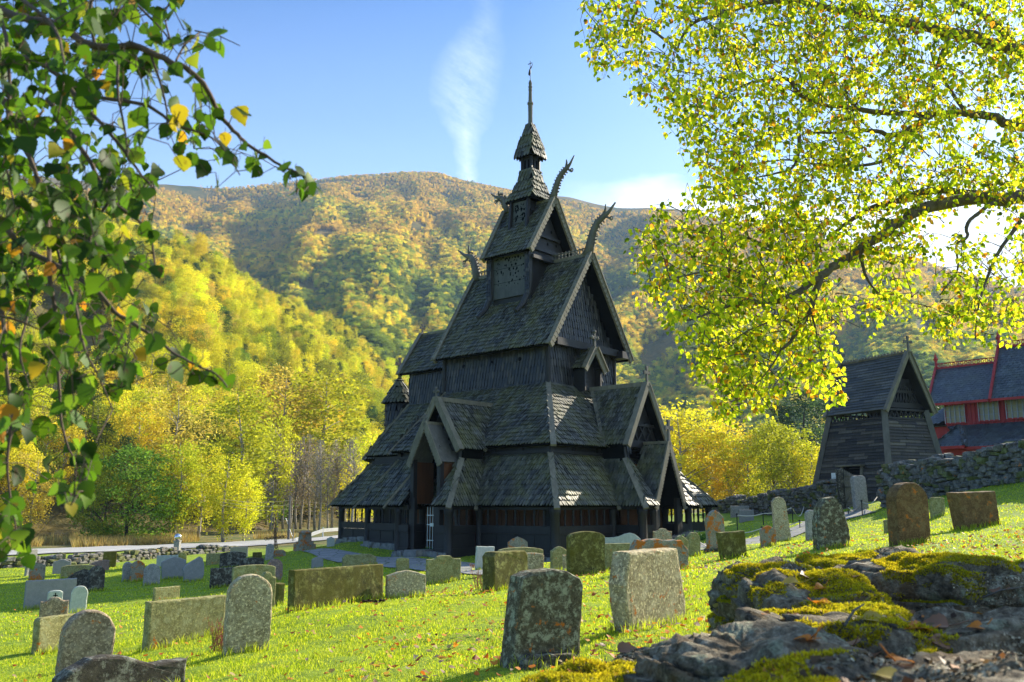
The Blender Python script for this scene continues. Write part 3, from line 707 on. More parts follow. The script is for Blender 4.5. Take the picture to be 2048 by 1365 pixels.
drape('path', ([(1762, 1023), (1742, 1028), (1690, 1042), (1640, 1056), (1560, 1083), (1440, 1100), (1370, 1104)], [(1722, 1017), (1690, 1026), (1640, 1040), (1590, 1056), (1540, 1070), (1440, 1088), (1370, 1092)]), M['path'], .035, 40)['kind'] = 'structure'
# ================================================================== hills
def pxr(x): return (x-CX)/(F*math.cos(PITCH)+ (HOR-CY)*math.sin(PITCH))   # x ratio (X/Y) at the horizon
def elev(y, x=CX): r = ray(x, y); return r[2]/math.hypot(r[0], r[1])
NX = [-500, -200, 0, 150, 300, 420, 520, 640, 740, 820, 900, 1000]
NYv = [290, 350, 388, 432, 494, 550, 608, 668, 732, 795, 865, 940]
NB = [85, 88, 92, 94, 98, 104, 110, 122, 136, 150, 170, 200]
NC = [330, 330, 330, 335, 345, 360, 380, 410, 430, 440, 430, 380]
MX = [-900, -300, 0, 200, 310, 450, 600, 700, 780, 870, 950, 1050, 1150, 1250, 1380, 1500, 1650, 1750, 1850, 1950, 2048, 2300, 2900]
MYv = [300, 320, 335, 355, 358, 362, 350, 335, 331, 333, 350, 372, 383, 404, 411, 430, 465, 490, 512, 545, 565, 620, 700]
def near_h(a, d):
    x = CX+np.tan(a)*1829.5
    b = np.interp(x, NX, NB); c = np.interp(x, NX, NC); yc = np.interp(x, NX, NYv)
    el = (HOR-yc)/1829.5*1.02*np.cos(a)
    hc = el*c*.96+EYE
    s = np.clip((d-b)/(c-b), 0, 1.6)
    prof = np.where(s < 1, .65*s+.35*s*s*(3-2*s), 1-.25*(s-1)**1.0)
    z = -1.2+(hc+1.2)*prof
    z += np.clip(s, 0, 1)*(2.5*np.sin(d*.05+a*26)+3.0*np.sin(a*70+d*.03)*np.sin(d*.11)+1.5*np.sin(a*150+d*.2))
    return np.where(x > 1000, -5, z), s
def far_h(a, d):
    x = CX+np.tan(a)*1829.5
    yc = np.interp(x, MX, MYv); el = (HOR-yc)/1829.5*np.cos(a)
    dR = 1750+120*np.sin(a*5+1); b = 330+60*np.sin(a*7)
    hc = el*dR*1.03+EYE
    s = np.clip((d-b)/(dR-b), 0, 1.3)
    prof = np.where(s < 1, s**1.12, 1-.3*(s-1))
    z = -2+(hc)*prof
    k = np.clip(s*4, 0, 1)*np.clip((1.02-s)*5, 0, 1)
    z += k*(9*np.sin(a*31+s*2.5)+5*np.sin(a*67-s*5+1)+4*np.sin(a*120+s*9)*np.sin(s*17)+4*np.sin(s*23+a*9))
    z += 2*np.sin(a*45)*np.clip(s*4, 0, 1)
    return z, s
def hill_mesh(name, fn, a0, a1, d0, d1, na, nd, mat, pw=1.):
    a = np.linspace(a0, a1, na); d = d0+(d1-d0)*np.linspace(0, 1, nd)**pw
    A, D = np.meshgrid(a, d); Z, s = fn(A, D)
    idx = np.arange(nd*na).reshape(nd, na); fc = np.stack([idx[:-1, :-1], idx[:-1, 1:], idx[1:, 1:], idx[1:, :-1]], -1).reshape(-1, 4)
    o = np_mesh(name, np.stack([D*np.sin(A), D*np.cos(A), Z], -1).reshape(-1, 3), fc, mat, smooth=True); o['kind'] = 'structure'; return o
t = NT('hill_floor'); p = t.pos(False); g = t.noise(p, .12, 6, .65); g3 = t.noise(p, .9, 5, .7)
c = t.ramp(g, [(.35, (.045, .05, .018)), (.5, (.10, .085, .03)), (.62, (.16, .12, .04)), (.75, (.13, .125, .12))])
c = t.mix(.7, c, t.ramp(g3, [(.3, .5), (.7, 1.4)]), 'MULTIPLY')
M['hill'] = t.done(t.bsdf(c, .95, t.bump(g3, .8, .6), .1))
t = NT('mountain_floor'); p = t.pos(False); g = t.noise(p, .012, 6, .65); g3 = t.noise(p, .15, 5, .7)
c = t.ramp(g, [(.35, (.06, .08, .02)), (.55, (.20, .14, .03)), (.7, (.26, .17, .06))])
c = t.mix(.8, c, t.ramp(g3, [(.3, .5), (.7, 1.4)]), 'MULTIPLY')
M['mount'] = t.done(t.bsdf(c, .95, t.bump(g3, .8, 3), .1))
hill_mesh('hillside', near_h, -R(48), R(1), 80, 480, 240, 160, M['hill'])
hill_mesh('mountain', far_h, -R(60), R(62), 300, 2300, 360, 220, M['mount'], 1.15)
# ================================================================== trees
def leaf_quads(C, N, size, seed, droop=.5, asp=.62):
    """C (n,3) leaf centres -> rhombic leaves"""
    r = np.random.RandomState(seed); n = len(C)
    d = r.normal(size=(n, 3)); d[:, 2] -= droop; d /= np.linalg.norm(d, axis=1)[:, None]
    q = r.normal(size=(n, 3)); q -= d*(q*d).sum(1)[:, None]; q /= np.linalg.norm(q, axis=1)[:, None]
    s = size*r.uniform(.7, 1.3, n)[:, None]
    v = np.stack([C-d*s*.5, C+q*s*asp*.5-d*s*.05, C+d*s*.5, C-q*s*asp*.5-d*s*.05], 1).reshape(-1, 3)
    f = np.arange(n*4).reshape(n, 4); return v, f
def crown_points(kind, h, seed, n_cl, n_leaf):
    r = np.random.RandomState(seed); out = []
    for i in range(n_cl):
        if kind == 'birch':
            t_ = r.beta(1.5, 1.5); z = .2+.8*t_; w = .20*math.sin(math.pi*min(1, .12+.88*(1-t_)**.8))**.7+.015
            a = r.uniform(0, 6.28); rr = w*math.sqrt(r.uniform(.15, 1)); c = np.array([rr*math.cos(a), rr*math.sin(a), z]); sp = np.array([.028, .028, .048])
        elif kind == 'round':
            t_ = r.uniform(0, 1); z = .08+.9*t_; w = .40*math.sqrt(max(0, 1-(2*t_-.85)**2/1.35))+.02
            a = r.uniform(0, 6.28); rr = w*math.sqrt(r.uniform(.25, 1)); c = np.array([rr*math.cos(a), rr*math.sin(a), z]); sp = np.array([.05, .05, .035])
        elif kind == 'pine':
            t_ = r.uniform(0, 1); z = .28+.7*t_+r.uniform(-.015, .015); w = .17*(1-t_)**.7+.02
            a = r.uniform(0, 6.28); rr = w*math.sqrt(r.uniform(.2, 1)); c = np.array([rr*math.cos(a), rr*math.sin(a), z-.12*rr]); sp = np.array([.034, .034, .022])
        else:  # aspen column
            t_ = r.beta(1.3, 1.3); z = .1+.9*t_; w = .14*math.sin(math.pi*(.1+.85*(1-t_)))**.6+.015
            a = r.uniform(0, 6.28); rr = w*math.sqrt(r.uniform(.2, 1)); c = np.array([rr*math.cos(a), rr*math.sin(a), z]); sp = np.array([.035, .035, .035])
        k = int(n_leaf*r.uniform(.4, 1.5)); q = r.normal(size=(k, 3))*sp*r.uniform(.7, 1.3)
        if kind in ('birch', 'round'): q[:, 2] -= np.abs(q[:, 2])*.6*(kind == 'birch')
        out.append(c+q)
    c = np.concatenate(out); c[:, 2] = np.clip(c[:, 2], .03, 1.05)
    return c*h
def trunk_mb(kind, h, seed):
    r = random.Random(seed); mb = MB()
    bend = r.uniform(-.03, .03)
    pts = [Vector((bend*h*math.sin(k*.8), .02*h*math.sin(k*.9+seed), h*k/6*.95)) for k in range(7)]
    R0 = h*.0125+.03; rs_ = [R0*(1-k/6.4) for k in range(7)]; mb.tube(pts, rs_, 7)
    for i in range(16 if kind != 'pine' else 22):
        f = r.uniform(.18, .9); k = int(f*6); b = pts[k].lerp(pts[min(k+1, 6)], f*6-k); a = r.uniform(0, 6.28)
        L = h*{'birch': .2, 'round': .38, 'pine': .17, 'aspen': .15}.get(kind, .18)*(1.1-f)*1.2; upz = {'pine': .0, 'round': .6}.get(kind, .9)
        e = b+Vector((math.cos(a), math.sin(a), upz))*L; m = b.lerp(e, .5)+Vector((0, 0, L*.08)); e2 = e+Vector((math.cos(a)*.4, math.sin(a)*.4, -.3))*L*.5
        mb.tube([b, m, e, e2], [R0*.42*(1-f*.6), R0*.3*(1-f*.6), R0*.16, R0*.05], 4, cap=False)
    return mb
M['crown'] = mat_crown('leaf_crown', False); M['crown_inst'] = mat_crown('forest_leaf', True, .25)
t = NT('birch_bark'); p = t.pos(); g = t.noise(p, 3, 5, .7, sx=(1, 1, 3)); c = t.ramp(g, [(.4, (.42, .38, .32)), (.55, (.30, .26, .21)), (.64, (.05, .045, .04))])
M['bark'] = t.done(t.bsdf(c, .85, t.bump(g, .3, .02), .2))
M['bark_dark'] = mat_plain('dark_bark', (.06, .048, .035), .9, .15, .5, 12)
PROTO = {}
def proto(key, kind, h, n_cl, n_leaf, size, seed, bare=False):
    c = crown_points(kind, h, seed, n_cl, n_leaf)
    v, f = leaf_quads(c, None, size, seed, .6 if kind == 'birch' else .1, .62)
    me = bpy.data.meshes.new('crown'); 
    o = np_mesh('crown', v, f, M['crown']); t_ = trunk_mb(kind, h, seed).build('trunk', M['bark_dark'] if kind in ('pine', 'round') else M['bark'], None, True)
    PROTO[key] = dict(crown=o, trunk=t_, used=False, h=h)
proto('birch0', 'birch', 12, 95, 62, .24, 11); proto('birch1', 'birch', 12, 80, 66, .25, 12); proto('birch2', 'birch', 12, 70, 60, .26, 13)
proto('aspen0', 'aspen', 12, 90, 60, .25, 21); proto('aspen1', 'aspen', 12, 80, 60, .25, 22)
proto('round0', 'round', 9, 130, 60, .24, 31); proto('round1', 'round', 9, 110, 60, .25, 32)
proto('pine0', 'pine', 14, 120, 45, .2, 41); proto('pine1', 'pine', 14, 100, 45, .2, 42)
# thin, nearly leafless birch
c = crown_points('birch', 12, 51, 75, 9); v, f = leaf_quads(c, None, .17, 5); o = np_mesh('crown', v, f, M['crown'])
tb = trunk_mb('birch', 12, 51); r_ = random.Random(9)
for _ in range(110):
    z = r_.uniform(3, 11.5); a = r_.uniform(0, 6.28); L = r_.uniform(.8, 2.2)*(1.15-z/12); b = Vector((.1*math.cos(a), .1*math.sin(a), z)); e = b+Vector((math.cos(a)*L, math.sin(a)*L, L*.9)); tb.tube([b, b.lerp(e, .5)+Vector((0, 0, .1)), e, e+Vector((.2*math.cos(a), .2*math.sin(a), -.5))], [.035, .025, .018, .01], 3, cap=False)
PROTO['bare0'] = dict(crown=o, trunk=tb.build('trunk', M['bark'], None, True), used=False, h=12)
TINT = dict(yellow=(.80, .73, .04), lemon=(.66, .60, .035), lime=(.46, .47, .03), olive=(.30, .33, .03), green=(.15, .26, .03), gold=(.82, .64, .05), ochre=(.66, .52, .09), dark=(.05, .10, .03), grey=(.30, .22, .14))
KINDNAME = {'birch': ('birch_tree', 'birch'), 'aspen': ('aspen_tree', 'aspen'), 'round': ('broadleaf_tree', 'broadleaf tree'), 'pine': ('pine_tree', 'pine'), 'bare0': ('bare_birch_tree', 'birch')}
NTREE = [0]
def plant(key, x, y, z, h, tint, label, group=None, wide=1., seed=0):
    pr = PROTO[key]; s = h/pr['h']; nm, cat = KINDNAME.get(key.rstrip('0123456789'), KINDNAME.get(key))
    root = empty(nm, (x, y, z-.25), (seed*2.39996) % 6.28, label, 'tree', group); root.scale = (s*wide, s*wide, s)
    for k in ('trunk', 'crown'):
        if not pr['used']: c = pr[k]
        else: c = pr[k].copy(); COL.objects.link(c)
        c.parent = root; cl = TINT[tint] if isinstance(tint, str) else tint
        c.color = (*cl, 1)
    pr['used'] = True; NTREE[0] += 1
    return root
rt = random.Random(5)
def jit(c, k=.15): 
    b = rt.uniform(1-k, 1+k); return tuple(max(0, q*b*rt.uniform(1-k*.5, 1+k*.5)) for q in c)
# front row of trees beyond the road, measured one by one: column, top row, base row, distance, kind, tint, width factor, label
FRONT = [
 (255, 893, 1088, 76, 'round0', 'green', 1.25, 'large rounded green bush-like tree behind the road'),
 (205, 935, 1090, 74, 'round1', 'olive', .9, 'smaller olive green tree at the left foot of the green bush'),
 (350, 868, 1088, 78, 'birch0', 'lime', 1.1, 'tall yellow-green birch just right of the green bush'),
 (445, 905, 1086, 76, 'birch1', 'lemon', 1.4, 'broad drooping lemon yellow birch beside the road'),
 (395, 888, 1087, 80, 'birch2', 'lemon', 1.2, 'lemon birch between the tall yellow-green and the drooping one'),
 (488, 940, 1084, 77, 'birch0', 'yellow', 1.0, 'short yellow birch at the edge of the meadow'),
 (470, 770, 1060, 95, 'aspen0', 'lime', 1.5, 'tall yellow-green aspen rising over the roadside birches'),
 (545, 830, 1058, 104, 'birch1', 'lemon', .9, 'thin lemon birch left of the bare birches'),
 (60, 905, 1080, 84, 'birch2', 'ochre', 1.2, 'ochre birch behind the left end of the road'),
 (20, 880, 1075, 86, 'round1', 'lemon', .9, 'yellowish tree at the left edge of the view beyond the road'),
 (110, 830, 1070, 96, 'birch0', 'gold', 1.2, 'golden birch seen under the hanging foreground leaves'),
 (335, 775, 1050, 104, 'birch2', 'ochre', 1.3, 'ochre birch standing high behind the green bush'),
 (265, 800, 1050, 103, 'birch1', 'gold', 1.2, 'gold birch left of the ochre one behind the green bush'),
 (180, 800, 1050, 105, 'aspen1', 'olive', 1.5, 'olive aspen above the left end of the road'),
 (735, 860, 1040, 112, 'birch0', 'yellow', 1.3, 'yellow birch right beside the east end of the church'),
 (712, 925, 1060, 104, 'birch2', 'yellow', 1.1, 'low yellow birch under the church gallery eave'),
 (640, 740, 1010, 128, 'aspen0', 'lime', 1.7, 'large lime green aspen above the bare birches'),
 (560, 735, 1010, 126, 'birch1', 'ochre', 1.4, 'ochre birch left of the large lime aspen'),
 (1360, 800, 1000, 96, 'birch0', 'yellow', 1.6, 'tall yellow birch right of the west porch'),
 (1410, 815, 1000, 98, 'birch1', 'lemon', 1.4, 'lemon birch second from the west porch'),
 (1455, 840, 1000, 96, 'birch2', 'gold', 1.3, 'gold birch behind the far churchyard wall'),
 (1500, 855, 1000, 94, 'birch0', 'yellow', 1.3, 'yellow birch behind the middle of the far churchyard wall'),
 (1545, 845, 995, 95, 'round0', 'lime', .9, 'lime green rounded tree behind the far churchyard wall'),
 (1590, 845, 990, 92, 'aspen1', 'lime', 1.6, 'lime aspen left of the bell tower'),
 (1625, 880, 990, 90, 'birch1', 'yellow', 1.3, 'yellow birch touching the left edge of the bell tower'),
 (1335, 835, 1005, 108, 'aspen0', 'lemon', 1.3, 'lemon aspen peeping past the west porch roof'),
 (1570, 800, 990, 150, 'pine0', 'dark', 1.6, 'dark pine behind the lime tree near the bell tower'),
 (1620, 770, 990, 152, 'pine1', 'dark', 1.7, 'taller dark pine left of the bell tower roof'),
 (1660, 790, 990, 160, 'pine0', 'dark', 1.7, 'dark pine hidden partly by the bell tower roof'),
 (1850, 775, 960, 130, 'pine1', 'dark', 1.5, 'dark pine between the bell tower and the red church'),
 (1880, 790, 960, 135, 'pine0', 'dark', 1.3, 'smaller dark pine left of the red church roof'),
]
for i, (px, yt, yb, D, key, tint, wd, lab) in enumerate(FRONT):
    b = at(px, yb, D); tp = at(px, yt, D); z = min(b.z, gz(b.x, b.y)+.0) if D < 90 else b.z
    _h = near_h(np.array([math.atan2(b.x, b.y)]), np.array([math.hypot(b.x, b.y)]))[0][0]; z = max(gz(b.x, b.y), _h)
    plant(key, b.x, b.y, z, tp.z-z, jit(TINT[tint], .08), lab, None, wd, i)
for i in range(15):
    px = 530+i*12.5+rt.uniform(-5, 5); D = rt.uniform(100, 116); b = at(px, 1040, D)
    z = max(gz(b.x, b.y), near_h(np.array([math.atan2(b.x, b.y)]), np.array([math.hypot(b.x, b.y)]))[0][0])
    plant('bare0', b.x, b.y, z, rt.uniform(9, 12.5), jit(TINT['grey'], .2), 'nearly leafless grey birch in the thin stand left of the church', 'bare birches on the slope left of the church', rt.uniform(.9, 1.2), i+50)
# hillside trees, one object each
def pick(px, s, r):
    """species and colour on the near slope"""
    q = r.random()
    if q < .12+.10*(px < 250): return ('pine0' if r.random() < .5 else 'pine1'), 'dark'
    if q < .55: return r.choice(['birch0', 'birch1', 'birch2']), r.choice(['yellow', 'lemon', 'gold', 'lemon', 'ochre'])
    if q < .80: return r.choice(['aspen0', 'aspen1']), r.choice(['lime', 'lemon', 'yellow', 'olive'])
    if q < .93: return r.choice(['round0', 'round1']), r.choice(['olive', 'lime', 'gold', 'green'])
    return 'bare0', 'grey'
LAB = {'pine': 'dark green pine among the yellow trees of the left slope', 'birch': '{} birch in the autumn wood on the left slope', 'aspen': '{} aspen in the autumn wood on the left slope', 'round': '{} broad tree in the autumn wood on the left slope', 'bare': 'nearly leafless birch in the autumn wood on the left slope'}
cand = []
for k in range(13000):
    a = rt.uniform(-R(34), R(1)); d = math.sqrt(rt.uniform(95**2, 420**2)); x = CX+math.tan(a)*1829.5
    z, s = near_h(np.array([a]), np.array([d])); s = float(s[0])
    if s < .03 or s > 1.12 or x > 960: continue
    clear = mnoise.noise(Vector((d*math.sin(a)*.03, d*math.cos(a)*.03, 2)))      # rocky clearings
    if clear > .36 and s > .15: continue
    cand.append((d, a, float(z[0]), s, x))
cand.sort(); kept = []; grid = {}
for c_ in cand:
    d, a = c_[0], c_[1]; gx, gy = d*math.sin(a), d*math.cos(a); sp = 3.1
    kx, ky = int(gx//sp), int(gy//sp)
    if any((gx-q[0])**2+(gy-q[1])**2 < sp*sp for i in (-1, 0, 1) for j in (-1, 0, 1) for q in grid.get((kx+i, ky+j), [])): continue
    grid.setdefault((kx, ky), []).append((gx, gy)); kept.append(c_)
INDIV = 245
FP = []     # forest points
KEYS = ['birch0', 'birch1', 'birch2', 'aspen0', 'aspen1', 'round0', 'round1', 'pine0', 'pine1', 'bare0']
CN = {'yellow': 'yellow', 'gold': 'golden', 'lemon': 'lemon yellow', 'ochre': 'ochre', 'lime': 'yellow-green', 'olive': 'olive', 'green': 'green', 'dark': 'dark green', 'grey': 'grey'}
print('near hill trees', len(kept))
for i, (d, a, z, s, x) in enumerate(kept):
    key, tint = pick(x, s, rt); h = rt.uniform(5.5, 9.5)*(1.15 if key[:3] in ('pin', 'asp') else 1.); wd = rt.uniform(1., 1.5)
    if key.startswith('round'): h *= .8
    if i < INDIV:
        base = key.rstrip('0123456789'); lab = LAB[base].format(CN[tint]); plant(key, d*math.sin(a), d*math.cos(a), z, h, jit(TINT[tint], .15), lab, f"{CN[tint]} {base} trees of the left slope", wd, i+100)
    else: FP.append((d*math.sin(a), d*math.cos(a), z-.3, KEYS.index(key), h/PROTO[key]['h'], wd, *jit(TINT[tint], .18)))
# far slopes: points for the forest object
nF = 0; rF = np.random.RandomState(8)
FCOL = np.array([(.84, .60, .05), (.86, .72, .05), (.72, .48, .08), (.24, .30, .045), (.09, .18, .05), (.03, .09, .03), (.52, .56, .04)])
for k in range(120000):
    a = rF.uniform(-R(32), R(36)); d = math.sqrt(rF.uniform(345**2, 1800**2)); x = CX+math.tan(a)*1829.5
    if d > 900 and rF.uniform() < .1: continue
    FP.append((a, d))
near_n = sum(1 for q in FP if len(q) > 2); arr = np.array([q for q in FP if len(q) == 2]); A_f, D_f = arr[:, 0], arr[:, 1]
ZF, SF = far_h(A_f, D_f); XF = D_f*np.sin(A_f); YF = D_f*np.cos(A_f); okm = (SF > .01) & (SF < 1.0)
A_f, D_f, ZF, SF, XF, YF = [q[okm] for q in (A_f, D_f, ZF, SF, XF, YF)]
nz1 = np.array([mnoise.noise(Vector((x*.006, y*.006, 0))) for x, y in zip(XF, YF)]); nz2 = np.array([mnoise.noise(Vector((x*.02, y*.02, 5))) for x, y in zip(XF, YF)])
keep = (nz2 < .42) & ((SF < .88) | (nz1+rF.uniform(-.3, .3, len(SF)) < .1-(SF-.88)*2))
A_f, D_f, ZF, SF, XF, YF, nz1, nz2 = [q[keep] for q in (A_f, D_f, ZF, SF, XF, YF, nz1, nz2)]
n = len(SF); u_ = rF.uniform(0, 1, n); score = SF*.9+nz1*.55+rF.normal(0, .16, n)      # higher: ochre birch; lower: green
ci = np.where(score > .62, 2, np.where(score > .42, 0, np.where(score > .22, 1, np.where(score > .08, 6, np.where(score > -.05, 3, np.where(score > -.15, 4, 5))))))
ci = np.where(u_ < .07, 5, np.where(u_ > .92, 3, ci)); fcol = FCOL[ci]*rF.uniform(.6, 1.3, n)[:, None]
kind = np.where(ci == 5, rF.choice([7, 8], n), np.where((ci == 3) | (ci == 4), rF.choice([5, 6, 3], n), rF.choice([0, 1, 2, 3, 4], n)))
hs = rF.uniform(4.5, 9, n)*np.where(SF > .7, .75, 1.)
scl = hs/np.array([PROTO[k]['h'] for k in KEYS])[kind]
far = np.column_stack([XF, YF, ZF-.3, kind, scl, rF.uniform(1.2, 1.9, n), fcol])
nearp = np.array([q for q in FP if len(q) > 2]); allp = np.vstack([nearp, far]); print('forest points', len(allp), 'individual', NTREE[0])
me = bpy.data.meshes.new('forest'); me.vertices.add(len(allp)); me.vertices.foreach_set('co', allp[:, :3].astype(np.float32).ravel())
def addattr(nm, ty, data):
    a = me.attributes.new(nm, ty, 'POINT'); a.data.foreach_set({'INT': 'value', 'FLOAT': 'value', 'FLOAT_VECTOR': 'vector', 'FLOAT_COLOR': 'color'}[ty], data.ravel())
addattr('kind', 'INT', allp[:, 3].astype(np.int32)); sv = np.stack([allp[:, 4]*allp[:, 5], allp[:, 4]*allp[:, 5], allp[:, 4]], -1).astype(np.float32); addattr('size', 'FLOAT_VECTOR', sv)
rv = np.zeros((len(allp), 3), np.float32); rv[:, 2] = rF.uniform(0, 6.28, len(allp)); addattr('turn', 'FLOAT_VECTOR', rv)
addattr('tint', 'FLOAT_COLOR', np.column_stack([allp[:, 6:9], np.ones(len(allp))]).astype(np.float32))
me.update(); fo = bpy.data.objects.new('forest', me); COL.objects.link(fo); fo['kind'] = 'stuff'; fo['label'] = 'dense autumn forest covering the far mountain slopes'; fo['category'] = 'forest'
ng = bpy.data.node_groups.new('forest_scatter', 'GeometryNodeTree')
ng.interface.new_socket('Geometry', in_out='INPUT', socket_type='NodeSocketGeometry'); ng.interface.new_socket('Geometry', in_out='OUTPUT', socket_type='NodeSocketGeometry')
gi = ng.nodes.new('NodeGroupInput'); go = ng.nodes.new('NodeGroupOutput'); L = ng.links.new
def named(nm, ty):
    q = ng.nodes.new('GeometryNodeInputNamedAttribute'); q.data_type = ty; q.inputs[0].default_value = nm; return q.outputs[0]
jg = ng.nodes.new('GeometryNodeJoinGeometry'); kn = named('kind', 'INT')
m2p = ng.nodes.new('GeometryNodeMeshToPoints'); L(gi.outputs[0], m2p.inputs[0])
for i, k in enumerate(KEYS):
    cmp_ = ng.nodes.new('FunctionNodeCompare'); cmp_.data_type = 'INT'; cmp_.operation = 'EQUAL'; L(kn, cmp_.inputs[2]); cmp_.inputs[3].default_value = i
    oi = ng.nodes.new('GeometryNodeObjectInfo'); oi.inputs['Object'].default_value = PROTO[k]['crown']; oi.inputs['As Instance'].default_value = False
    sm = ng.nodes.new('GeometryNodeSetMaterial'); sm.inputs['Material'].default_value = M['crown_inst']; L(oi.outputs['Geometry'], sm.inputs[0])
    ip = ng.nodes.new('GeometryNodeInstanceOnPoints'); L(m2p.outputs[0], ip.inputs['Points']); L(cmp_.outputs[0], ip.inputs['Selection']); L(sm.outputs[0], ip.inputs['Instance'])
    e2r = ng.nodes.new('FunctionNodeEulerToRotation'); L(named('turn', 'FLOAT_VECTOR'), e2r.inputs[0]); L(e2r.outputs[0], ip.inputs['Rotation']); L(named('size', 'FLOAT_VECTOR'), ip.inputs['Scale']); L(ip.outputs[0], jg.inputs[0])
L(jg.outputs[0], go.inputs[0])
md = fo.modifiers.new('scatter', 'NODES'); md.node_group = ng
# ================================================================== haze: one even box of pale air
t = NT('valley_air'); pv = t.new('ShaderNodeVolumePrincipled'); pv.inputs['Color'].default_value = (.45, .68, 1, 1); pv.inputs['Density'].default_value = .00015; pv.inputs['Anisotropy'].default_value = .0
t.l.new(pv.outputs[0], t.out.inputs[1]); M['haze'] = t.mat
hz = MB(); hz.box((0, 1000, 395), (6400, 4400, 820)); ho = hz.build('haze', M['haze']); ho['kind'] = 'stuff'; ho['label'] = 'thin bluish autumn haze filling the valley air'; ho['category'] = 'haze'
# ================================================================== gravestones
def mat_stone(name, base, dark, lich, lamt=.5, orange=0., speck=.4, scale=1., moss=None):
    t = NT(name); p = t.pos(); rnd_ = t.new('ShaderNodeObjectInfo').outputs['Random']
    off = t.new('ShaderNodeVectorMath', operation='ADD'); t.set(off.inputs[0], p); cx = t.new('ShaderNodeCombineXYZ'); t.set(cx.inputs[0], t.math('MULTIPLY', rnd_, 37.)); t.set(cx.inputs[1], t.math('MULTIPLY', rnd_, 19.)); t.set(off.inputs[1], cx.outputs[0]); p = off.outputs[0]
    f = t.noise(p, 45*scale, 5, .75); m_ = t.noise(p, 9*scale, 6, .7); b = t.noise(p, 2.2*scale, 5, .65)
    c = t.mix(t.ramp(m_, [(.35, 0), (.65, 1)]), dark, base)
    c = t.mix(t.math('MULTIPLY', t.ramp(f, [(.5, 0), (.62, 1)]), speck), c, tuple(q*.25 for q in base))
    c = t.mix(t.math('MULTIPLY', t.ramp(t.noise(p, 30*scale, 3, .6), [(.54, 0), (.62, 1)]), speck*.8), c, tuple(min(1, q*1.9) for q in base))
    lm = t.math('MULTIPLY', t.ramp(t.noise(p, 7*scale, 7, .78), [(.5, 0), (.6, 1)]), lamt)
    c = t.mix(lm, c, lich)
    if moss:
        c = t.mix(t.math('MULTIPLY', t.ramp(b, [(.38, 0), (.62, 1)]), .85), c, moss)
    if orange:
        c = t.mix(t.ramp(t.noise(p, 4.5*scale, 6, .72), [(.64-.13*orange, 0), (.68-.13*orange, 1)]), c, (.48, .15, .02))
    h = t.mix(.5, f, m_)
    return t.done(t.bsdf(c, .9, t.bump(h, .9, .012), .2))
SM = {
 'gray': mat_stone('grey_granite', (.38, .355, .31), (.20, .195, .185), (.42, .43, .40), .35),
 'slate': mat_stone('plain_slate', (.30, .29, .275), (.24, .235, .225), (.25, .26, .25), .2, 0, .1),
 'olive': mat_stone('olive_lichen_stone', (.34, .31, .13), (.17, .15, .05), (.42, .42, .22), .5, .15, .5),
 'mossy': mat_stone('mossy_dark_stone', (.15, .13, .035), (.055, .05, .02), (.44, .42, .14), .7, 0, .35, 1, (.11, .095, .012)),
 'darkolive': mat_stone('dark_olive_lichen_stone', (.15, .13, .08), (.05, .042, .026), (.40, .41, .28), .85, .15, .4, 1.7),
 'dark': mat_stone('dark_lichen_stone', (.085, .072, .055), (.032, .028, .022), (.34, .34, .27), .65, 0, .3),
 'pale': mat_stone('pale_marble', (.50, .52, .45), (.38, .41, .34), (.6, .6, .5), .3, 0, .12),
 'brown': mat_stone('brown_granite', (.36, .28, .18), (.18, .13, .08), (.40, .35, .27), .3, .35, .75),
 'light': mat_stone('light_granite', (.50, .41, .24), (.26, .20, .10), (.60, .53, .36), .4, .4, .9),
 'orange': mat_stone('orange_lichen_stone', (.34, .31, .23), (.18, .16, .11), (.42, .40, .3), .4, 1.0, .4),
 'rust': mat_stone('rusty_brown_stone', (.20, .12, .05), (.10, .055, .02), (.30, .22, .10), .4, .2, .4),
 'pink': mat_stone('pinkish_granite', (.30, .20, .16), (.20, .14, .12), (.36, .33, .28), .3, .3, .6),
}
def arc(x0, x1, z0, z1, n=12, rnd=1.):
    """rounded head from (x0,z0) up to z1 and down to (x1,z0)"""
    cx = (x0+x1)/2; rx = (x1-x0)/2
    return [(cx-rx*math.cos(math.pi*k/n), z0+(z1-z0)*math.sin(math.pi*k/n)**(1/rnd if rnd != 1 else 1)) for k in range(n+1)]
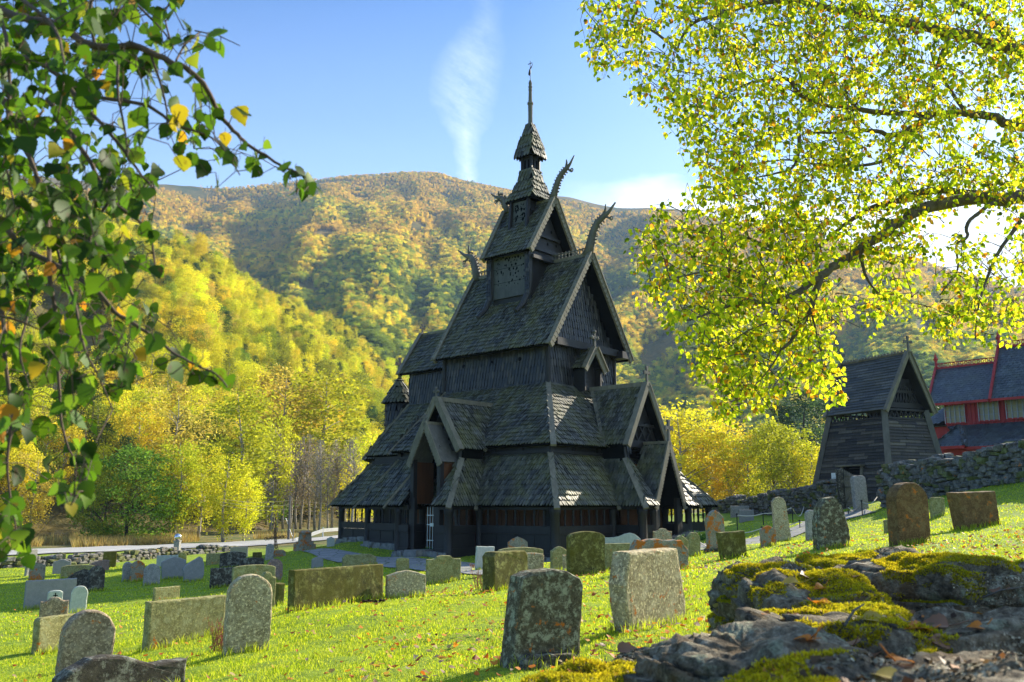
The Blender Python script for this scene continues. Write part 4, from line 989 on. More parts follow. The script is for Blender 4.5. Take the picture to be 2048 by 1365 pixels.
def profile(shape, w, h):
    hw = w/2
    if shape == 'flat': top = [(-hw, h*.985), (hw, h)]
    elif shape == 'round': top = arc(-hw, hw, h-min(hw, h*.45), h)
    elif shape == 'low': top = arc(-hw, hw, h*.86, h)
    elif shape == 'peak': top = [(-hw, h*.80), (-hw*.5, h*.93), (0, h), (hw*.5, h*.93), (hw, h*.80)]
    elif shape == 'ogee':
        top = [(-hw, h*.86), (-hw*.72, h*.865), (-hw*.5, h*.90)]+arc(-hw*.45, hw*.45, h*.92, h, 8)+[(hw*.5, h*.90), (hw*.72, h*.865), (hw, h*.86)]
    elif shape == 'wave': top = [(-hw, h*.80), (-hw*.5, h*.80), (-hw*.2, h*.84), (hw*.1, h*.95), (hw*.4, h), (hw*.7, h*.93), (hw, h*.72)]
    elif shape == 'wavel': top = [(-hw, h*.60), (-hw*.85, h*.78), (-hw*.55, h*.97), (-hw*.3, h), (0, h*.93), (hw*.25, h*.78), (hw*.45, h*.68), (hw, h*.70)]
    elif shape == 'chamfer': top = [(-hw, h*.88), (-hw+.1*h, h), (hw-.1*h, h), (hw, h*.9)]
    elif shape == 'slant': top = [(-hw, h*.62), (-hw*.2, h*.88), (hw*.5, h), (hw, h*.92)]
    elif shape == 'rounded_rect': top = [(-hw, h*.9)]+[(-hw+.12*h*(1-math.cos(k*.39)), h*.88+.12*h*math.sin(k*.39)) for k in range(5)]+[(hw-.12*h*(1-math.cos(k*.39)), h*.88+.12*h*math.sin(k*.39)) for k in range(4, -1, -1)]
    elif shape == 'rough':
        r = random.Random(int(w*100)); top = [(-hw+w*k/9, h*(1-.10*r.random()-.25*(k in (0, 9)))) for k in range(10)]
    elif shape == 'hexa': return [(-hw*.70, -.25), (hw*.95, -.25), (hw*.98, h*.28), (hw*.92, h*.45), (hw*.72, h), (hw*.66, h*.995), (-hw*.86, h*.99), (-hw, h*.6), (-hw*.97, h*.38)]
    elif shape == 'flare': return [(-hw, -.2), (hw*.95, -.2), (hw*.98, h*.5), (hw, h*.86), (hw*.9, h*.92), (hw*.5, h*.985), (hw*.1, h), (-hw*.5, h*.97), (-hw*.78, h*.91), (-hw*.82, h*.8), (-hw*.9, h*.4)]
    elif shape == 'boulder': return [(-hw, -.2), (hw*.9, -.2), (hw, h*.2), (hw*.85, h*.55), (hw*.55, h*.85), (hw*.1, h), (-hw*.4, h*.97), (-hw*.75, h*.8), (-hw*.95, h*.5)]
    elif shape == 'trap': return [(-hw*.75, -.2), (hw, -.2), (hw*.88, h), (-hw, h*.97)]
    elif shape == 'slender': return [(-hw, -.25), (hw, -.25), (hw*.72, h*.88), (hw*.5, h*.96), (0, h), (-hw*.45, h*.985), (-hw*.8, h*.9)]
    elif shape == 'shield': return [(-hw*.7, -.2), (hw*.75, -.2), (hw, h*.3), (hw*.98, h*.65), (hw*.8, h*.93), (hw*.5, h), (hw*.1, h*.9), (-hw*.6, h*.72), (-hw, h*.5)]
    return [(-hw, -.25), (hw, -.25)]+top[::-1]
def slab_mesh(prof, t, seed=0, bev=.018, rough=.006):
    """extruded outline with worn edges and a gently uneven face"""
    r = random.Random(seed); pts = []
    n = len(prof)
    for i in range(n):
        a = Vector((prof[i][0], 0, prof[i][1])); b = Vector((prof[(i+1) % n][0], 0, prof[(i+1) % n][1])); L = (b-a).length; k = max(1, int(L/.07))
        for j in range(k): pts.append(a.lerp(b, j/k)+Vector((r.uniform(-1, 1)*rough, 0, r.uniform(-1, 1)*rough)))
    cen = Vector((0, 0, sum(p.z for p in pts)/len(pts))); m = len(pts)
    vs = []; rings = [(-t/2, bev*1.6), (-t/2+bev*.4, bev*.5), (-t/2+bev*1.4, 0), (0, -.003), (t/2-bev*1.4, 0), (t/2-bev*.4, bev*.5), (t/2, bev*1.6)]
    for y, ins in rings:
        for p in pts:
            d = (cen-p); d = d.normalized() if d.length > 1e-6 else d; j = r.uniform(.6, 1.5)
            vs.append(p+d*ins*j+Vector((0, y+r.uniform(-1, 1)*rough*.6, 0)))
    fs = []
    for q in range(len(rings)-1):
        for i in range(m): fs.append((q*m+i, q*m+(i+1) % m, (q+1)*m+(i+1) % m, (q+1)*m+i))
    fs.append(tuple(range(m-1, -1, -1))); fs.append(tuple((len(rings)-1)*m+i for i in range(m)))
    mb = MB(); mb.add(vs, fs); return mb
GR = 'gravestones on the churchyard lawn'
# xl, xr, top row, base row, shape, stone, thickness, turn (None = square to the church), lean, label
ST = [
 (102,367,1307,1402,'wavel','dark',.20,None,0,'dark lichen-spotted stone with a sweeping curved top, nearest at bottom left'),
 (103,214,1221,1376,'round','brown',.18,15,2,'brown-grey round-topped stone behind the dark curved one at bottom left'),
 (60,155,1232,1302,'rounded_rect','olive',.16,35,0,'low wide olive slab half hidden behind the brown round-topped stone'),
 (75,132,1195,1250,'ogee','brown',.12,10,0,'small brown stone with shaped shoulders in front of the white cross stone'),
 (91,122,1181,1222,'low','pale',.1,10,0,'small white stone carrying an engraved cross'),
 (136,170,1172,1226,'round','pale',.09,8,3,'slim pale white round-topped stone at the left'),
 (46,148,1159,1214,'flat','slate',.14,12,0,'wide plain grey slab at the left'),
 (47,70,1099,1152,'flat','gray',.14,40,0,'tall narrow grey stone beside the low dry stone wall at far left'),
 (55,88,1125,1164,'ogee','orange',.14,15,0,'dark stone with rusty patches behind the wide plain grey slab'),
 (104,140,1119,1148,'ogee','slate',.1,5,0,'pale grey arched stone near the left end of the low wall'),
 (107,130,1105,1130,'ogee','olive',.1,5,0,'small peaked olive stone behind the pale grey arched one'),
 (120,187,1130,1158,'low','olive',.14,10,0,'low wide olive stone with bowed top behind the dark pair'),
 (130,176,1139,1184,'slant','dark',.14,12,0,'dark white-speckled low stone, left one of a touching pair'),
 (173,207,1132,1183,'round','dark',.14,25,0,'dark round-headed stone with pale lichen rings, right one of a touching pair'),
 (176,217,1120,1142,'slant','pink',.12,10,0,'low pinkish stone leaning behind the dark pair'),
 (204,231,1103,1136,'flat','mossy',.12,5,0,'dark mossy upright stone against the low wall'),
 (242,262,1124,1164,'round','gray',.12,20,0,'narrow grey stone left of the orange-stained peaked one'),
 (258,287,1121,1163,'peak','orange',.12,5,0,'peaked stone with large rusty orange stains at left'),
 (285,319,1128,1171,'round','gray',.1,8,0,'speckled grey stone between the orange-stained peak and the big grey stones'),
 (312,355,1111,1133,'flat','pale',.1,8,0,'low pale slab behind the big grey stones'),
 (354,373,1105,1122,'round','olive',.1,8,0,'tiny round-headed stone peeping above the big grey stones'),
 (322,372,1114,1158,'peak','slate',.16,10,-4,'large grey stone with a blunt peak left of the shield-shaped one'),
 (362,406,1114,1164,'shield','slate',.18,10,0,'large smooth blue-grey shield-shaped stone'),
 (411,447,1107,1130,'flat','olive',.12,10,0,'low olive slab left of the dark humped stone'),
 (438,490,1104,1137,'low','dark',.16,10,0,'dark humped stone spotted with white lichen'),
 (476,527,1116,1139,'low','dark',.14,10,0,'low dark speckled stone right of the humped one'),
 (459,495,1094,1117,'flat','slate',.1,10,0,'plain grey slab standing behind the dark humped stone'),
 (504,523,1105,1119,'flat','mossy',.12,10,0,'tiny square olive stone left of the tall grey round one'),
 (529,546,1088,1120,'round','gray',.14,12,3,'tall grey round-topped stone left of the iron cross'),
 (418,464,1136,1176,'flat','dark',.14,10,0,'dark rectangular stone peppered with white specks'),
 (462,549,1130,1180,'low','olive',.16,18,0,'wide olive slab with bowed top behind the tall light round stone'),
 (531,564,1118,1163,'round','pink',.14,12,0,'pinkish round-headed stone below the iron cross'),
 (622,646,1114,1140,'peak','slate',.1,10,0,'small grey peaked stone in the church shadow by the path'),
 (303,358,1174,1206,'flat','olive',.12,32,0,'small square olive slab behind the big wide slab'),
 (285,447,1197,1286,'flat','olive',.16,None,0,'big wide spotted slab left of the tall light round stone'),
 (442,536,1149,1306,'round','light',.18,14,1,'tall light round-topped stone with orange spots, heather at its foot'),
 (508,549,1144,1226,'ogee','olive',.14,25,0,'pale olive stone with shaped shoulders just behind the tall light round one'),
 (545,561,1167,1212,'flat','mossy',.3,30,0,'narrow dark stone edge right of the shaped-shoulder stone'),
 (578,768,1134,1212,'flat','mossy',.18,None,0,'long mossy slab with yellow lichen along its upper edge'),
 (683,752,1108,1136,'rough','olive',.3,10,0,'rough low boulder-like stone behind the long mossy slab'),
 (791,818,1116,1148,'low','olive',.12,12,0,'small narrow olive stone just left of the curved-top one, near the path'),
 (770,851,1141,1196,'peak','light',.16,15,0,'light speckled stone with a low peak right of the long mossy slab'),
 (851,922,1111,1166,'ogee','olive',.14,25,0,'olive stone with a curved bell top in front of the south porch'),
 (949,987,1093,1140,'flat','pale',.1,28,3,'pale green-white slab leaning slightly before the church corner'),
 (965,1057,1103,1180,'chamfer','mossy',.30,None,0,'thick stone with chamfered top edges and a smooth grey side'),
 (1015,1056,1074,1128,'peak','orange',.12,20,0,'yellow-orange pointed head rising behind the long low stone'),
 (995,1087,1095,1142,'low','olive',.16,20,0,'long low lichen-topped stone behind the thick chamfered one'),
 (1040,1088,1106,1148,'low','light',.16,15,0,'lichened stone right behind the thick chamfered one'),
 (998,1163,1139,1334,'flare','darkolive',.24,30,3,'large dark lichen-covered stone, nearest in the lower middle'),
 (1100,1136,1093,1142,'peak','olive',.14,30,0,'pale olive stone left of the yellow-mottled upright one'),
 (1126,1136,1110,1145,'flat','light',.1,10,0,'thin slab edge against the yellow-mottled stone'),
 (1133,1211,1063,1153,'low','mossy',.20,25,0,'yellow-mottled upright stone with softly rounded top left of centre right'),
 (1209,1283,1066,1112,'wave','pale',.10,20,0,'long pale stone with a wave-shaped top before the west side of the church'),
 (1209,1262,1087,1138,'flat','olive',.14,20,0,'olive slab between the yellow-mottled stone and the tall angular one'),
 (1257,1379,1078,1145,'rough','orange',.22,25,0,'rough-hewn orange and white crusted slab behind the large angular stone'),
 (1222,1378,1099,1258,'hexa','light',.22,None,0,'large pale angular stone narrowing to its foot beside the mossy rocks'),
 (1306,1345,1057,1100,'ogee','light',.12,20,0,'small stone with rounded hump in front of the west porch'),
 (1347,1379,1071,1123,'peak','olive',.14,40,0,'narrow olive stone directly right of the rough orange slab'),
 (1374,1403,1065,1112,'round','olive',.16,30,0,'small round-headed stone right of the narrow olive one'),
 (1414,1454,1020,1104,'peak','orange',.20,28,-3,'tall stone covered with bright orange lichen right of the church'),
 (1435,1498,1063,1117,'trap','mossy',.22,30,-2,'olive block wider at the top, leaning, before the orange-lichened one'),
 (1521,1555,1052,1093,'peak','orange',.16,30,0,'small peaked stone with orange lichen left of the tall slender one'),
 (1548,1586,994,1085,'slender','light',.18,20,-3,'tall slender pale stone beside the rope fence'),
 (1461,1499,1012,1034,'flat','gray',.12,20,0,'low grey slab near the far churchyard wall'),
 (1478,1509,1020,1044,'flat','slate',.12,15,0,'second low slab near the far wall, in front of the grey one'),
 (1612,1636,1020,1083,'round','gray',.16,30,0,'narrow grey stone half hidden behind the big rough boulder-shaped one'),
 (1628,1706,995,1096,'boulder','darkolive',.34,30,0,'big rough boulder-shaped stone at the end of the mossy rocks'),
 (1781,1868,965,1088,'round','rust',.34,38,0,'large rusty-brown round-headed stone in front of the near wall'),
 (1861,1893,995,1035,'rounded_rect','olive',.14,18,0,'pale green rounded slab behind the rusty-brown round-headed stone'),
 (1769,1787,1040,1068,'rounded_rect','olive',.16,20,0,'tiny stone left of the rusty-brown round-headed one'),
 (1902,2008,983,1056,'trap','rust',.40,42,-1,'thick brown leaning block propped at the right'),
 (653,669,1074,1094,'ogee','pale',.1,10,0,'tiny white shaped stone near the church foundation'),
]
STONE_AT = []
for i, (xl, xr, yt, yb, shp, mt, th_, turn, lean, lab) in enumerate(ST):
    xc = (xl+xr)/2; g = hit(xc, yb); rxy = math.hypot(g.x, g.y); ang = math.atan2(g.x, g.y)
    top = at(xc, yt, g.y); h = top.z-g.z
    phi = AZ if turn is None else R(turn)-ang
    yaw = phi+ang; L = (xr-xl)/1829.5*g.y
    w = max(.15, (L*math.cos(ang)-th_*abs(math.sin(yaw)))/max(.3, abs(math.cos(yaw)))); w = min(w, 3.2)
    mb = slab_mesh(profile(shp, w, h), th_, i, rough=.012 if shp in ('rough', 'boulder') else .005)
    o = mb.build('gravestone', SM[mt]); o.location = g+Vector((0, th_*.3, 0)); o.rotation_euler = (R(rt.uniform(-1.5, 1.5)), R(lean), phi)
    tag(o, lab, 'gravestone', GR); STONE_AT.append((g.x, g.y, w, h, o))
    for p_ in o.data.polygons: p_.use_smooth = False
# engraved cross on the white stone
so_ = STONE_AT[4]; cm = MB(); hh = so_[3]; cm.box((0, -.052, hh*.66), (.025, .012, hh*.42)); cm.box((0, -.052, hh*.74), (hh*.22, .012, .025)); cm.build('engraved_cross', M['hole'], so_[4])
# faint rows of incised lettering strokes are too worn to read; only the shallow grooves are cut
so_ = STONE_AT[5]
# plinths
def plinth(k, dx, dy, hz_):
    x, y, w, h, o = STONE_AT[k]; mb = slab_mesh(profile('rough', w*dx, hz_), .45, k+90); c = mb.build('plinth', SM['dark'], o); c.location = (0, dy, 0)
for k, dx in ((59, 1.15), (48, .8)): plinth(k, dx, 0, .12)
# little orange pillar monument by the path
g = hit(609, 1100); h = at(609, 1063, g.y).z-g.z; root = empty('pillar_monument', g, AZ, 'small orange pillar monument on a stepped base beside the path', 'monument')
mb = MB(); mb.box((0, 0, .1), (.75, .75, .35)); mb.box((0, 0, .32), (.6, .6, .14)); mb.build('plinth', SM['orange'], root)
mb = MB(); mb.box((0, 0, .38+(h-.38)*.46), (.46, .46, (h-.38)*.92), taper=.9); mb.lathe((0, 0, h-.1), [(.30, 0), (.32, .05), (.24, .1), (.12, .14)], 12); mb.build('shaft', SM['orange'], root)
# concrete post with a glass-like globe
g = hit(354, 1101); h = at(354, 1073, g.y).z-g.z; root = empty('globe_post', g, 0, 'square stone post topped by a shiny round globe by the road', 'post')
mb = MB(); mb.box((0, 0, h*.32), (.36, .36, h*.66)); mb.box((0, 0, h*.66), (.42, .42, .08)); mb.build('post', SM['gray'], root)
mb = MB(); mb.lathe((0, 0, h*.69), [(.02, 0), (.12, .03), (.2, .1), (.235, .2), (.235, .26), (.2, .36), (.12, .43), (.02, .46)], 16); mb.build('globe', mat_plain('chrome_globe', (.7, .7, .72), .12, .6, .05, 3, .9), root, True)
# wrought-iron cross
g = hit(553, 1114); h = at(553, 1056, g.y).z-g.z; root = empty('iron_grave_cross', g, R(20), 'openwork wrought iron grave cross leaning on a rock base', 'grave cross'); root.rotation_euler = (0, R(-6), R(20))
mb = MB(); mb.tube([(0, 0, 0), (0, 0, h)], .022, 5); mb.tube([(-.13, 0, .1), (-.05, 0, .6), (-.04, 0, h*.95)], .014, 4); mb.tube([(.13, 0, .1), (.05, 0, .6), (.04, 0, h*.95)], .014, 4)
zc = h*.66; mb.tube([(-.42, 0, zc), (.42, 0, zc)], .02, 5)
for s in (-1, 1):
    for k in (.15, .3, .42): mb.tube([(s*k+.07*math.cos(q), 0, zc+.07*math.sin(q)) for q in np.linspace(0, 6.28, 8)], .012, 4, cap=False)
for k in range(6): z = .3+k*(h-.4)/6; mb.tube([(.07*math.cos(q), 0, z+.07*math.sin(q)) for q in np.linspace(0, 6.28, 8)], .012, 4, cap=False)
mb.build('cross', mat_plain('rusty_iron', (.10, .06, .04), .8, .3, .5, 30), root)
mb = slab_mesh(profile('rough', .8, .3), .5, 71); mb.build('rock_base', SM['orange'], root)
# ================================================================== dry stone walls
M['wallstone'] = mat_stone('dry_wall_stone', (.20, .185, .16), (.07, .065, .055), (.34, .33, .28), .5, .12, .4, .6)
M['wallmoss'] = mat_stone('mossy_wall_stone', (.20, .20, .10), (.08, .08, .04), (.34, .36, .15), .6, .1, .3, .6, (.10, .11, .02))
def stone_block(mb, c, d, r, rot, m=0):
    """irregular rounded block"""
    vs = []; fs = []
    for k, (zz, s) in enumerate(((-.5, .78), (-.3, 1.), (.25, 1.), (.5, .8))):
        for j in range(6):
            a = j*math.pi/3+r.uniform(-.25, .25); e = r.uniform(.82, 1.1)*s
            x = max(-1, min(1, 1.25*math.cos(a)))*e; y = max(-1, min(1, 1.25*math.sin(a)))*e
            q = Vector((x*d[0]/2, y*d[1]/2, (zz+r.uniform(-.06, .06))*d[2])); vs.append(rot @ q+c)
    for k in range(3):
        for j in range(6): fs.append((k*6+j, k*6+(j+1) % 6, k*6+6+(j+1) % 6, k*6+6+j))
    fs.append((5, 4, 3, 2, 1, 0)); fs.append(tuple(18+j for j in range(6))); mb.add(vs, fs, m)
def dry_wall(name, pts, heights, thick, lab, seed, sl=.42, sh=.17, lean=0):
    """pts: world xy polyline; heights at the points"""
    r = random.Random(seed); mb = MB(); core = MB()
    for i in range(len(pts)-1):
        a = Vector((*pts[i], 0)); b = Vector((*pts[i+1], 0)); L = (b-a).length; d = (b-a)/L; nrm = Vector((-d.y, d.x, 0)); rz = math.atan2(d.y, d.x)
        k = max(1, int(L/1.0))
        for j in range(k):
            p = a+d*L*(j/k); q = a+d*L*((j+1)/k); h0 = heights[i]+(heights[i+1]-heights[i])*((j+.5)/k); z = gz((p.x+q.x)/2, (p.y+q.y)/2)
            c = (p+q)/2; core.box((c.x, c.y, z+h0/2-.25), (L/k+.15, thick*.6, h0+.1), Matrix.Rotation(rz, 3, 'Z'))
        z = 0
        hm_ = max(heights[i], heights[i+1])
        rows = int(hm_/sh)+1
        for side in (-1, 1, 0):
            for row in range(rows):
                x = r.uniform(-.2, 0)
                while x < L:
                    w_ = sl*r.uniform(.45, 1.5); f = min(1, max(0, (x+w_/2)/L)); hh = heights[i]+(heights[i+1]-heights[i])*f; zz = row*sh+sh/2
                    hh += .12*math.sin(x*1.3+seed)+.08*math.sin(x*3.1)
                    if zz > hh: x += w_; continue
                    if side == 0 and zz < hh-1.3*sh: x += w_; continue
                    c = a+d*(x+w_/2)+nrm*(side*thick*.36*(1-.12*row/rows)+r.uniform(-.04, .04)); g_ = gz(c.x, c.y); c.z = g_+zz-.05+r.uniform(-.03, .03)
                    hs_ = sh*r.choice([.75, 1., 1.1, 1.35]); stone_block(mb, c, (w_*1.02, thick*.42*r.uniform(.8, 1.15), hs_*1.02), r, Matrix.Rotation(rz+r.uniform(-.12, .12), 3, 'Z') @ Matrix.Rotation(r.uniform(-.12, .12), 3, 'Y') @ Matrix.Rotation(r.uniform(-.1, .1), 3, 'X'), 1 if r.random() < .22 else 0)
                    x += w_*.97
    core.v and mb.add(core.v, core.f, 0)
    o = mb.build(name, [M['wallstone'], M['wallmoss']]); return tag(o, lab, 'stone wall')
def wxy(px, py, D): q = at(px, py, D); return (q.x, q.y)
w1 = [wxy(1425, 1015, 58), wxy(1500, 1015, 54), wxy(1600, 1015, 49.5), wxy(1694, 1012, 46)]
def hgt(pt, ytop):
    d = math.hypot(*pt); q = at(CX+pt[0]/pt[1]*1829.5, ytop, pt[1]); return max(.3, q.z-gz(*pt))
dry_wall('dry_stone_wall', w1, [hgt(w1[0], 1003), hgt(w1[1], 993), hgt(w1[2], 974), hgt(w1[3], 958)], .9, 'dry stone wall of grey rubble running from the church to the bell tower gate', 5)
w2 = [wxy(1776, 1010, 42), wxy(1850, 1000, 40), wxy(1950, 985, 37), wxy(2060, 965, 34), wxy(2250, 940, 30)]
dry_wall('dry_stone_wall', w2, [hgt(w2[0], 933), hgt(w2[1], 921), hgt(w2[2], 906), hgt(w2[3], 884), 2.0], 1.0, 'tall dry stone wall climbing to the right in front of the red church', 6, .5, .19)
w3 = [(-40, 37), wxy(0, 1140, 45), wxy(150, 1130, 48), wxy(300, 1115, 54), wxy(400, 1110, 58), wxy(475, 1102, 61)]
dry_wall('dry_stone_wall', w3, [.38, .5, .48, .5, .42, .3], .8, 'low crumbling dry stone wall between the graves and the road', 7, .5, .18)
# ================================================================== bell tower
g = Vector((*wxy(1783, 1010, 50), 0)); g.z = gz(g.x, g.y)-.1
BA = R(-24.2); BU = Vector((math.sin(BA), math.cos(BA), 0)); BV = Vector((math.cos(BA), -math.sin(BA), 0))
def btl(px, py, u=None, v=None):
    """photo pixel on the tower's left face plane (v given) or right face (u given) -> (u, v, z)"""
    r = Vector(ray(px, py)); r2 = Vector((r.x, r.y, 0)); o_ = Vector((g.x, g.y, 0))
    N_ = BV if v is not None else BU; k = ((v if v is not None else u)+o_.dot(N_))/r2.dot(N_); p = r*k; return ((p-o_).dot(BU), (p-o_).dot(BV), EYE+p.z-g.z)

BT = empty('bell_tower', g, R(24.2), 'dark wooden bell tower with sloping clapboard walls and a steep shingled gable roof', 'bell tower')
def T(u, v, z): return Vector((v, u, z))
M['clap'] = mat_shingle('clapboard_wood', (.02, .018, .016), (.055, .048, .04), (.15, .13, .10), (.10, .07, .035), .25, .65, .3)
M['claproof'] = mat_shingle('grey_clapboard_roof', (.06, .062, .06), (.10, .10, .095), (.16, .155, .14), (.13, .11, .06), .3, .65, .35)
def boards(mb, poly, out, w=1.3, e=.18, th=.02, m=0):
    """lapped horizontal boards, each a separate plank, clipped to the wall outline"""
    p0, n, s, t = frame(poly, out); q = [((p-p0).dot(s), (p-p0).dot(t)) for p in poly]
    b = [p-n*.12 for p in poly]; k = len(poly); mb.add(poly+b, [tuple(range(k)), tuple(range(2*k-1, k-1, -1))]+[(i, (i+1) % k, k+(i+1) % k, k+i) for i in range(k)], 1)
    y0 = min(v for _, v in q); y1 = max(v for _, v in q); r = 0
    def span(y):
        xs = []
        for i in range(k):
            (ax, ay), (bx, by) = q[i], q[(i+1) % k]
            if (ay > y) != (by > y): xs.append(ax+(y-ay)*(bx-ax)/(by-ay))
        return (min(xs), max(xs)) if len(xs) > 1 else None
    while y0+r*e < y1-.05:
        y = y0+r*e; yt = min(y+e*1.25, y1-.001); sp0 = span(y+.004); sp1 = span(min(yt, y1-.01))
        if sp0 and sp1:
            x = sp0[0]; L0 = sp0[1]-sp0[0]; L1 = sp1[1]-sp1[0]; f = 0
            while f < .999:
                f1 = min(1, f+w*rnd.uniform(.6, 1.3)/max(L0, .1)); f1 = 1 if 1-f1 < .15 else f1
                h = rnd.uniform(1.2, 1.9); a0 = sp0[0]+L0*f+.006; a1 = sp0[0]+L0*f1-.006; c0 = sp1[0]+L1*f+.006; c1 = sp1[0]+L1*f1-.006; d0 = rnd.uniform(-.012, .012); d1 = rnd.uniform(-.012, .012)
                vs = [p0+s*a0+t*(y+d0)+n*(.035*h+th), p0+s*a1+t*(y+d1)+n*(.035*h+th), p0+s*c1+t*yt+n*(.004+th*.6), p0+s*c0+t*yt+n*(.004+th*.6),
                      p0+s*a0+t*(y+d0)+n*.03, p0+s*a1+t*(y+d1)+n*.03, p0+s*c1+t*yt+n*.001, p0+s*c0+t*yt+n*.001]
                mb.add(vs, [(0, 1, 2, 3), (0, 4, 5, 1), (0, 3, 7, 4), (1, 5, 6, 2)], m); f = f1
        r += 1
bu0, bu1, bv0, bv1 = 0, 6.35, 0, 5.0; tu0, tu1, tv0, tv1 = .85, 5.1, .9, 4.15; ZB = 4.7
cl, cr = (lambda u, v, z: T(u, v, z)), None
base = [T(bu0, bv0, -.6), T(bu1, bv0, -.6), T(bu1, bv1, -.6), T(bu0, bv1, -.6)]; topq = [T(tu0, tv0, ZB), T(tu1, tv0, ZB), T(tu1, tv1, ZB), T(tu0, tv1, ZB)]
for i, o_ in ((0, (-1, 0, 0)), (1, (0, 1, 0)), (2, (1, 0, 0)), (3, (0, -1, 0))):
    j = (i+1) % 4; mb = MB(); boards(mb, [base[i], base[j], topq[j], topq[i]], o_); mb.build('clapboard_wall', [M['clap'], M['tar']], BT)
for i in range(4):
    mb = MB(); mb.beam(base[i], topq[i]+Vector((0, 0, .55)), .34, .3); mb.build('corner_post', M['drygrey'], BT)
mb = MB()
for z in (ZB+.02, ZB+.52):
    for i in range(4): j = (i+1) % 4; mb.beam(topq[i]+Vector((0, 0, z-ZB)), topq[j]+Vector((0, 0, z-ZB)), .16, .12)
mb.build('belfry_rail', M['tar'], BT)
for i in range(4):
    j = (i+1) % 4; mb = MB(); n_ = 9
    for k in range(n_):
        a = topq[i].lerp(topq[j], (k+.5)/n_); d = (topq[j]-topq[i]).normalized()*.16
        mb.tube([a-d+Vector((0, 0, .05)), a-d*.5+Vector((0, 0, .28)), a+d*.2+Vector((0, 0, .5))], [.05, .035, .05], 5); mb.tube([a+d+Vector((0, 0, .05)), a+d*.4+Vector((0, 0, .3)), a-d*.2+Vector((0, 0, .5))], [.05, .03, .05], 5)
    mb.build('belfry_opening_tracery', M['tar'], BT)
re0, re1, rc, rh, rez, rrz = .5, 5.15, 2.52, 1.85, 5.15, 8.45
mb = MB()
for sd in (-1, 1): boards(mb, [T(re0, rc+sd*rh, rez), T(re1, rc+sd*rh, rez), T(re1+.35, rc, rrz), T(re0-.15, rc, rrz)], T(0, sd, .5), 1.0, .2, .025)
rf = mb.build('gable_roof', [M['claproof'], M['tar']], BT)
for (l, ll) in ((re0-.05, re0-.2), (re1+.05, re1+.4)):
    for sd in (-1, 1):
        mb = MB(); upv = Vector((sd*(rrz-rez), 0, rh)).normalized(); mb.beam(T(l, rc+sd*(rh+.05), rez-.12), T(ll, rc, rrz+.08), .08, .26, upv); mb.beam(T(l, rc+sd*(rh+.05), rez-.12)+upv*.13, T(ll, rc, rrz+.08)+upv*.13, .24, .05, upv); mb.build('bargeboard', M['board'], rf)
mb = MB()
for k in range(22): u = re0-.2+(re1-re0+.5)*k/21; mb.box(T(u, rc, rrz+.1), (.26, .2, .05)); mb.box(T(u, rc, rrz+.17), (.1, .1, .12))
mb.beam(T(re0-.2, rc, rrz+.06), T(re1+.4, rc, rrz+.06), .14, .1); mb.build('ridge_board', M['board'], rf)
for u in (re0-.2, re1+.4):
    mb = MB(); mb.beam(T(u, rc, rrz-.1), T(u, rc, rrz+.95), .1, .1); mb.beam(T(u, rc-.24, rrz+.68), T(u, rc+.24, rrz+.68), .09, .1)
    for q_ in (T(u, rc-.24, rrz+.68), T(u, rc+.24, rrz+.68), T(u, rc, rrz+.93)): mb.box(q_, (.14, .1, .16))
    mb.build('roof_cross', M['drygrey'], BT)
mb = MB()                                                              # lattice inside the open gable
mb.beam(T(re0+.5, rc-rh+.25, rez+.35), T(re0+.5, rc+rh-.25, rez+.35), .1, .3); mb.beam(T(re0+.5, rc-1.2, rez+1.15), T(re0+.5, rc+1.2, rez+1.15), .1, .14)
for k in range(-4, 5): 
    v0 = rc+k*.3; mb.beam(T(re0+.48, v0, rez+.4), T(re0+.48, rc+(k*.3)*.25+.25, rez+1.9), .05, .07); mb.beam(T(re0+.52, v0, rez+.4), T(re0+.52, rc+(k*.3)*.25-.25, rez+1.9), .05, .07)
mb.tube([T(re0+.5, rc+.72*math.cos(a), rez+.45+1.1*math.sin(a)) for a in np.linspace(0, 3.14, 10)], .06, 5)
mb.build('gable_lattice', M['tar'], BT)
mb = MB(); mb.add([T(re0+1.0, rc-rh+.1, rez), T(re0+1.0, rc+rh-.1, rez), T(re0+1.0, rc, rrz-.2)], [(0, 1, 2)]); mb.build('gable_shade_sheet', M['hole'], BT)  # near-black sheet painting in the shade inside the open gable
# doorway on the left-hand wall, at its near end, and two paper notices
def wallpt(u, z, o=0.): f = (z+.6)/(ZB+.6); return T(u, tv0*f-.07-o, z)
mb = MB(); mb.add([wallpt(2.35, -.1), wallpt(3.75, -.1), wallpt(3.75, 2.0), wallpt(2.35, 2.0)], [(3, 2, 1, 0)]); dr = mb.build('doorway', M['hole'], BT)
mb = MB(); mb.beam(wallpt(2.1, 2.08, .12), wallpt(4.1, 2.08, .12), .32, .08); mb.beam(wallpt(2.28, -.2, .02), wallpt(2.28, 2.05, .02), .14, .12); mb.beam(wallpt(3.82, -.2, .02), wallpt(3.82, 2.05, .02), .14, .12); mb.build('door_frame', M['board'], BT)
paper = mat_plain('notice_paper', (.72, .75, .78), .6, .3, .06, 30)
for u0, z0, w_, h_ in ((.72, 1.02, .34, .52), (4.3, 1.4, .62, .6)):
    mb = MB(); mb.box((wallpt(u0, z0, .03)), (.02, w_, h_)); o = mb.build('notice_sheet', paper, BT)
    mb = MB(); [mb.box(wallpt(u0, z0+h_*.3-k*h_*.14, .045), (.006, w_*.7, h_*.035)) for k in range(5)]; mb.build('faint_text_lines', mat_plain('notice_ink', (.25, .3, .38), .6, .3, .1), o)
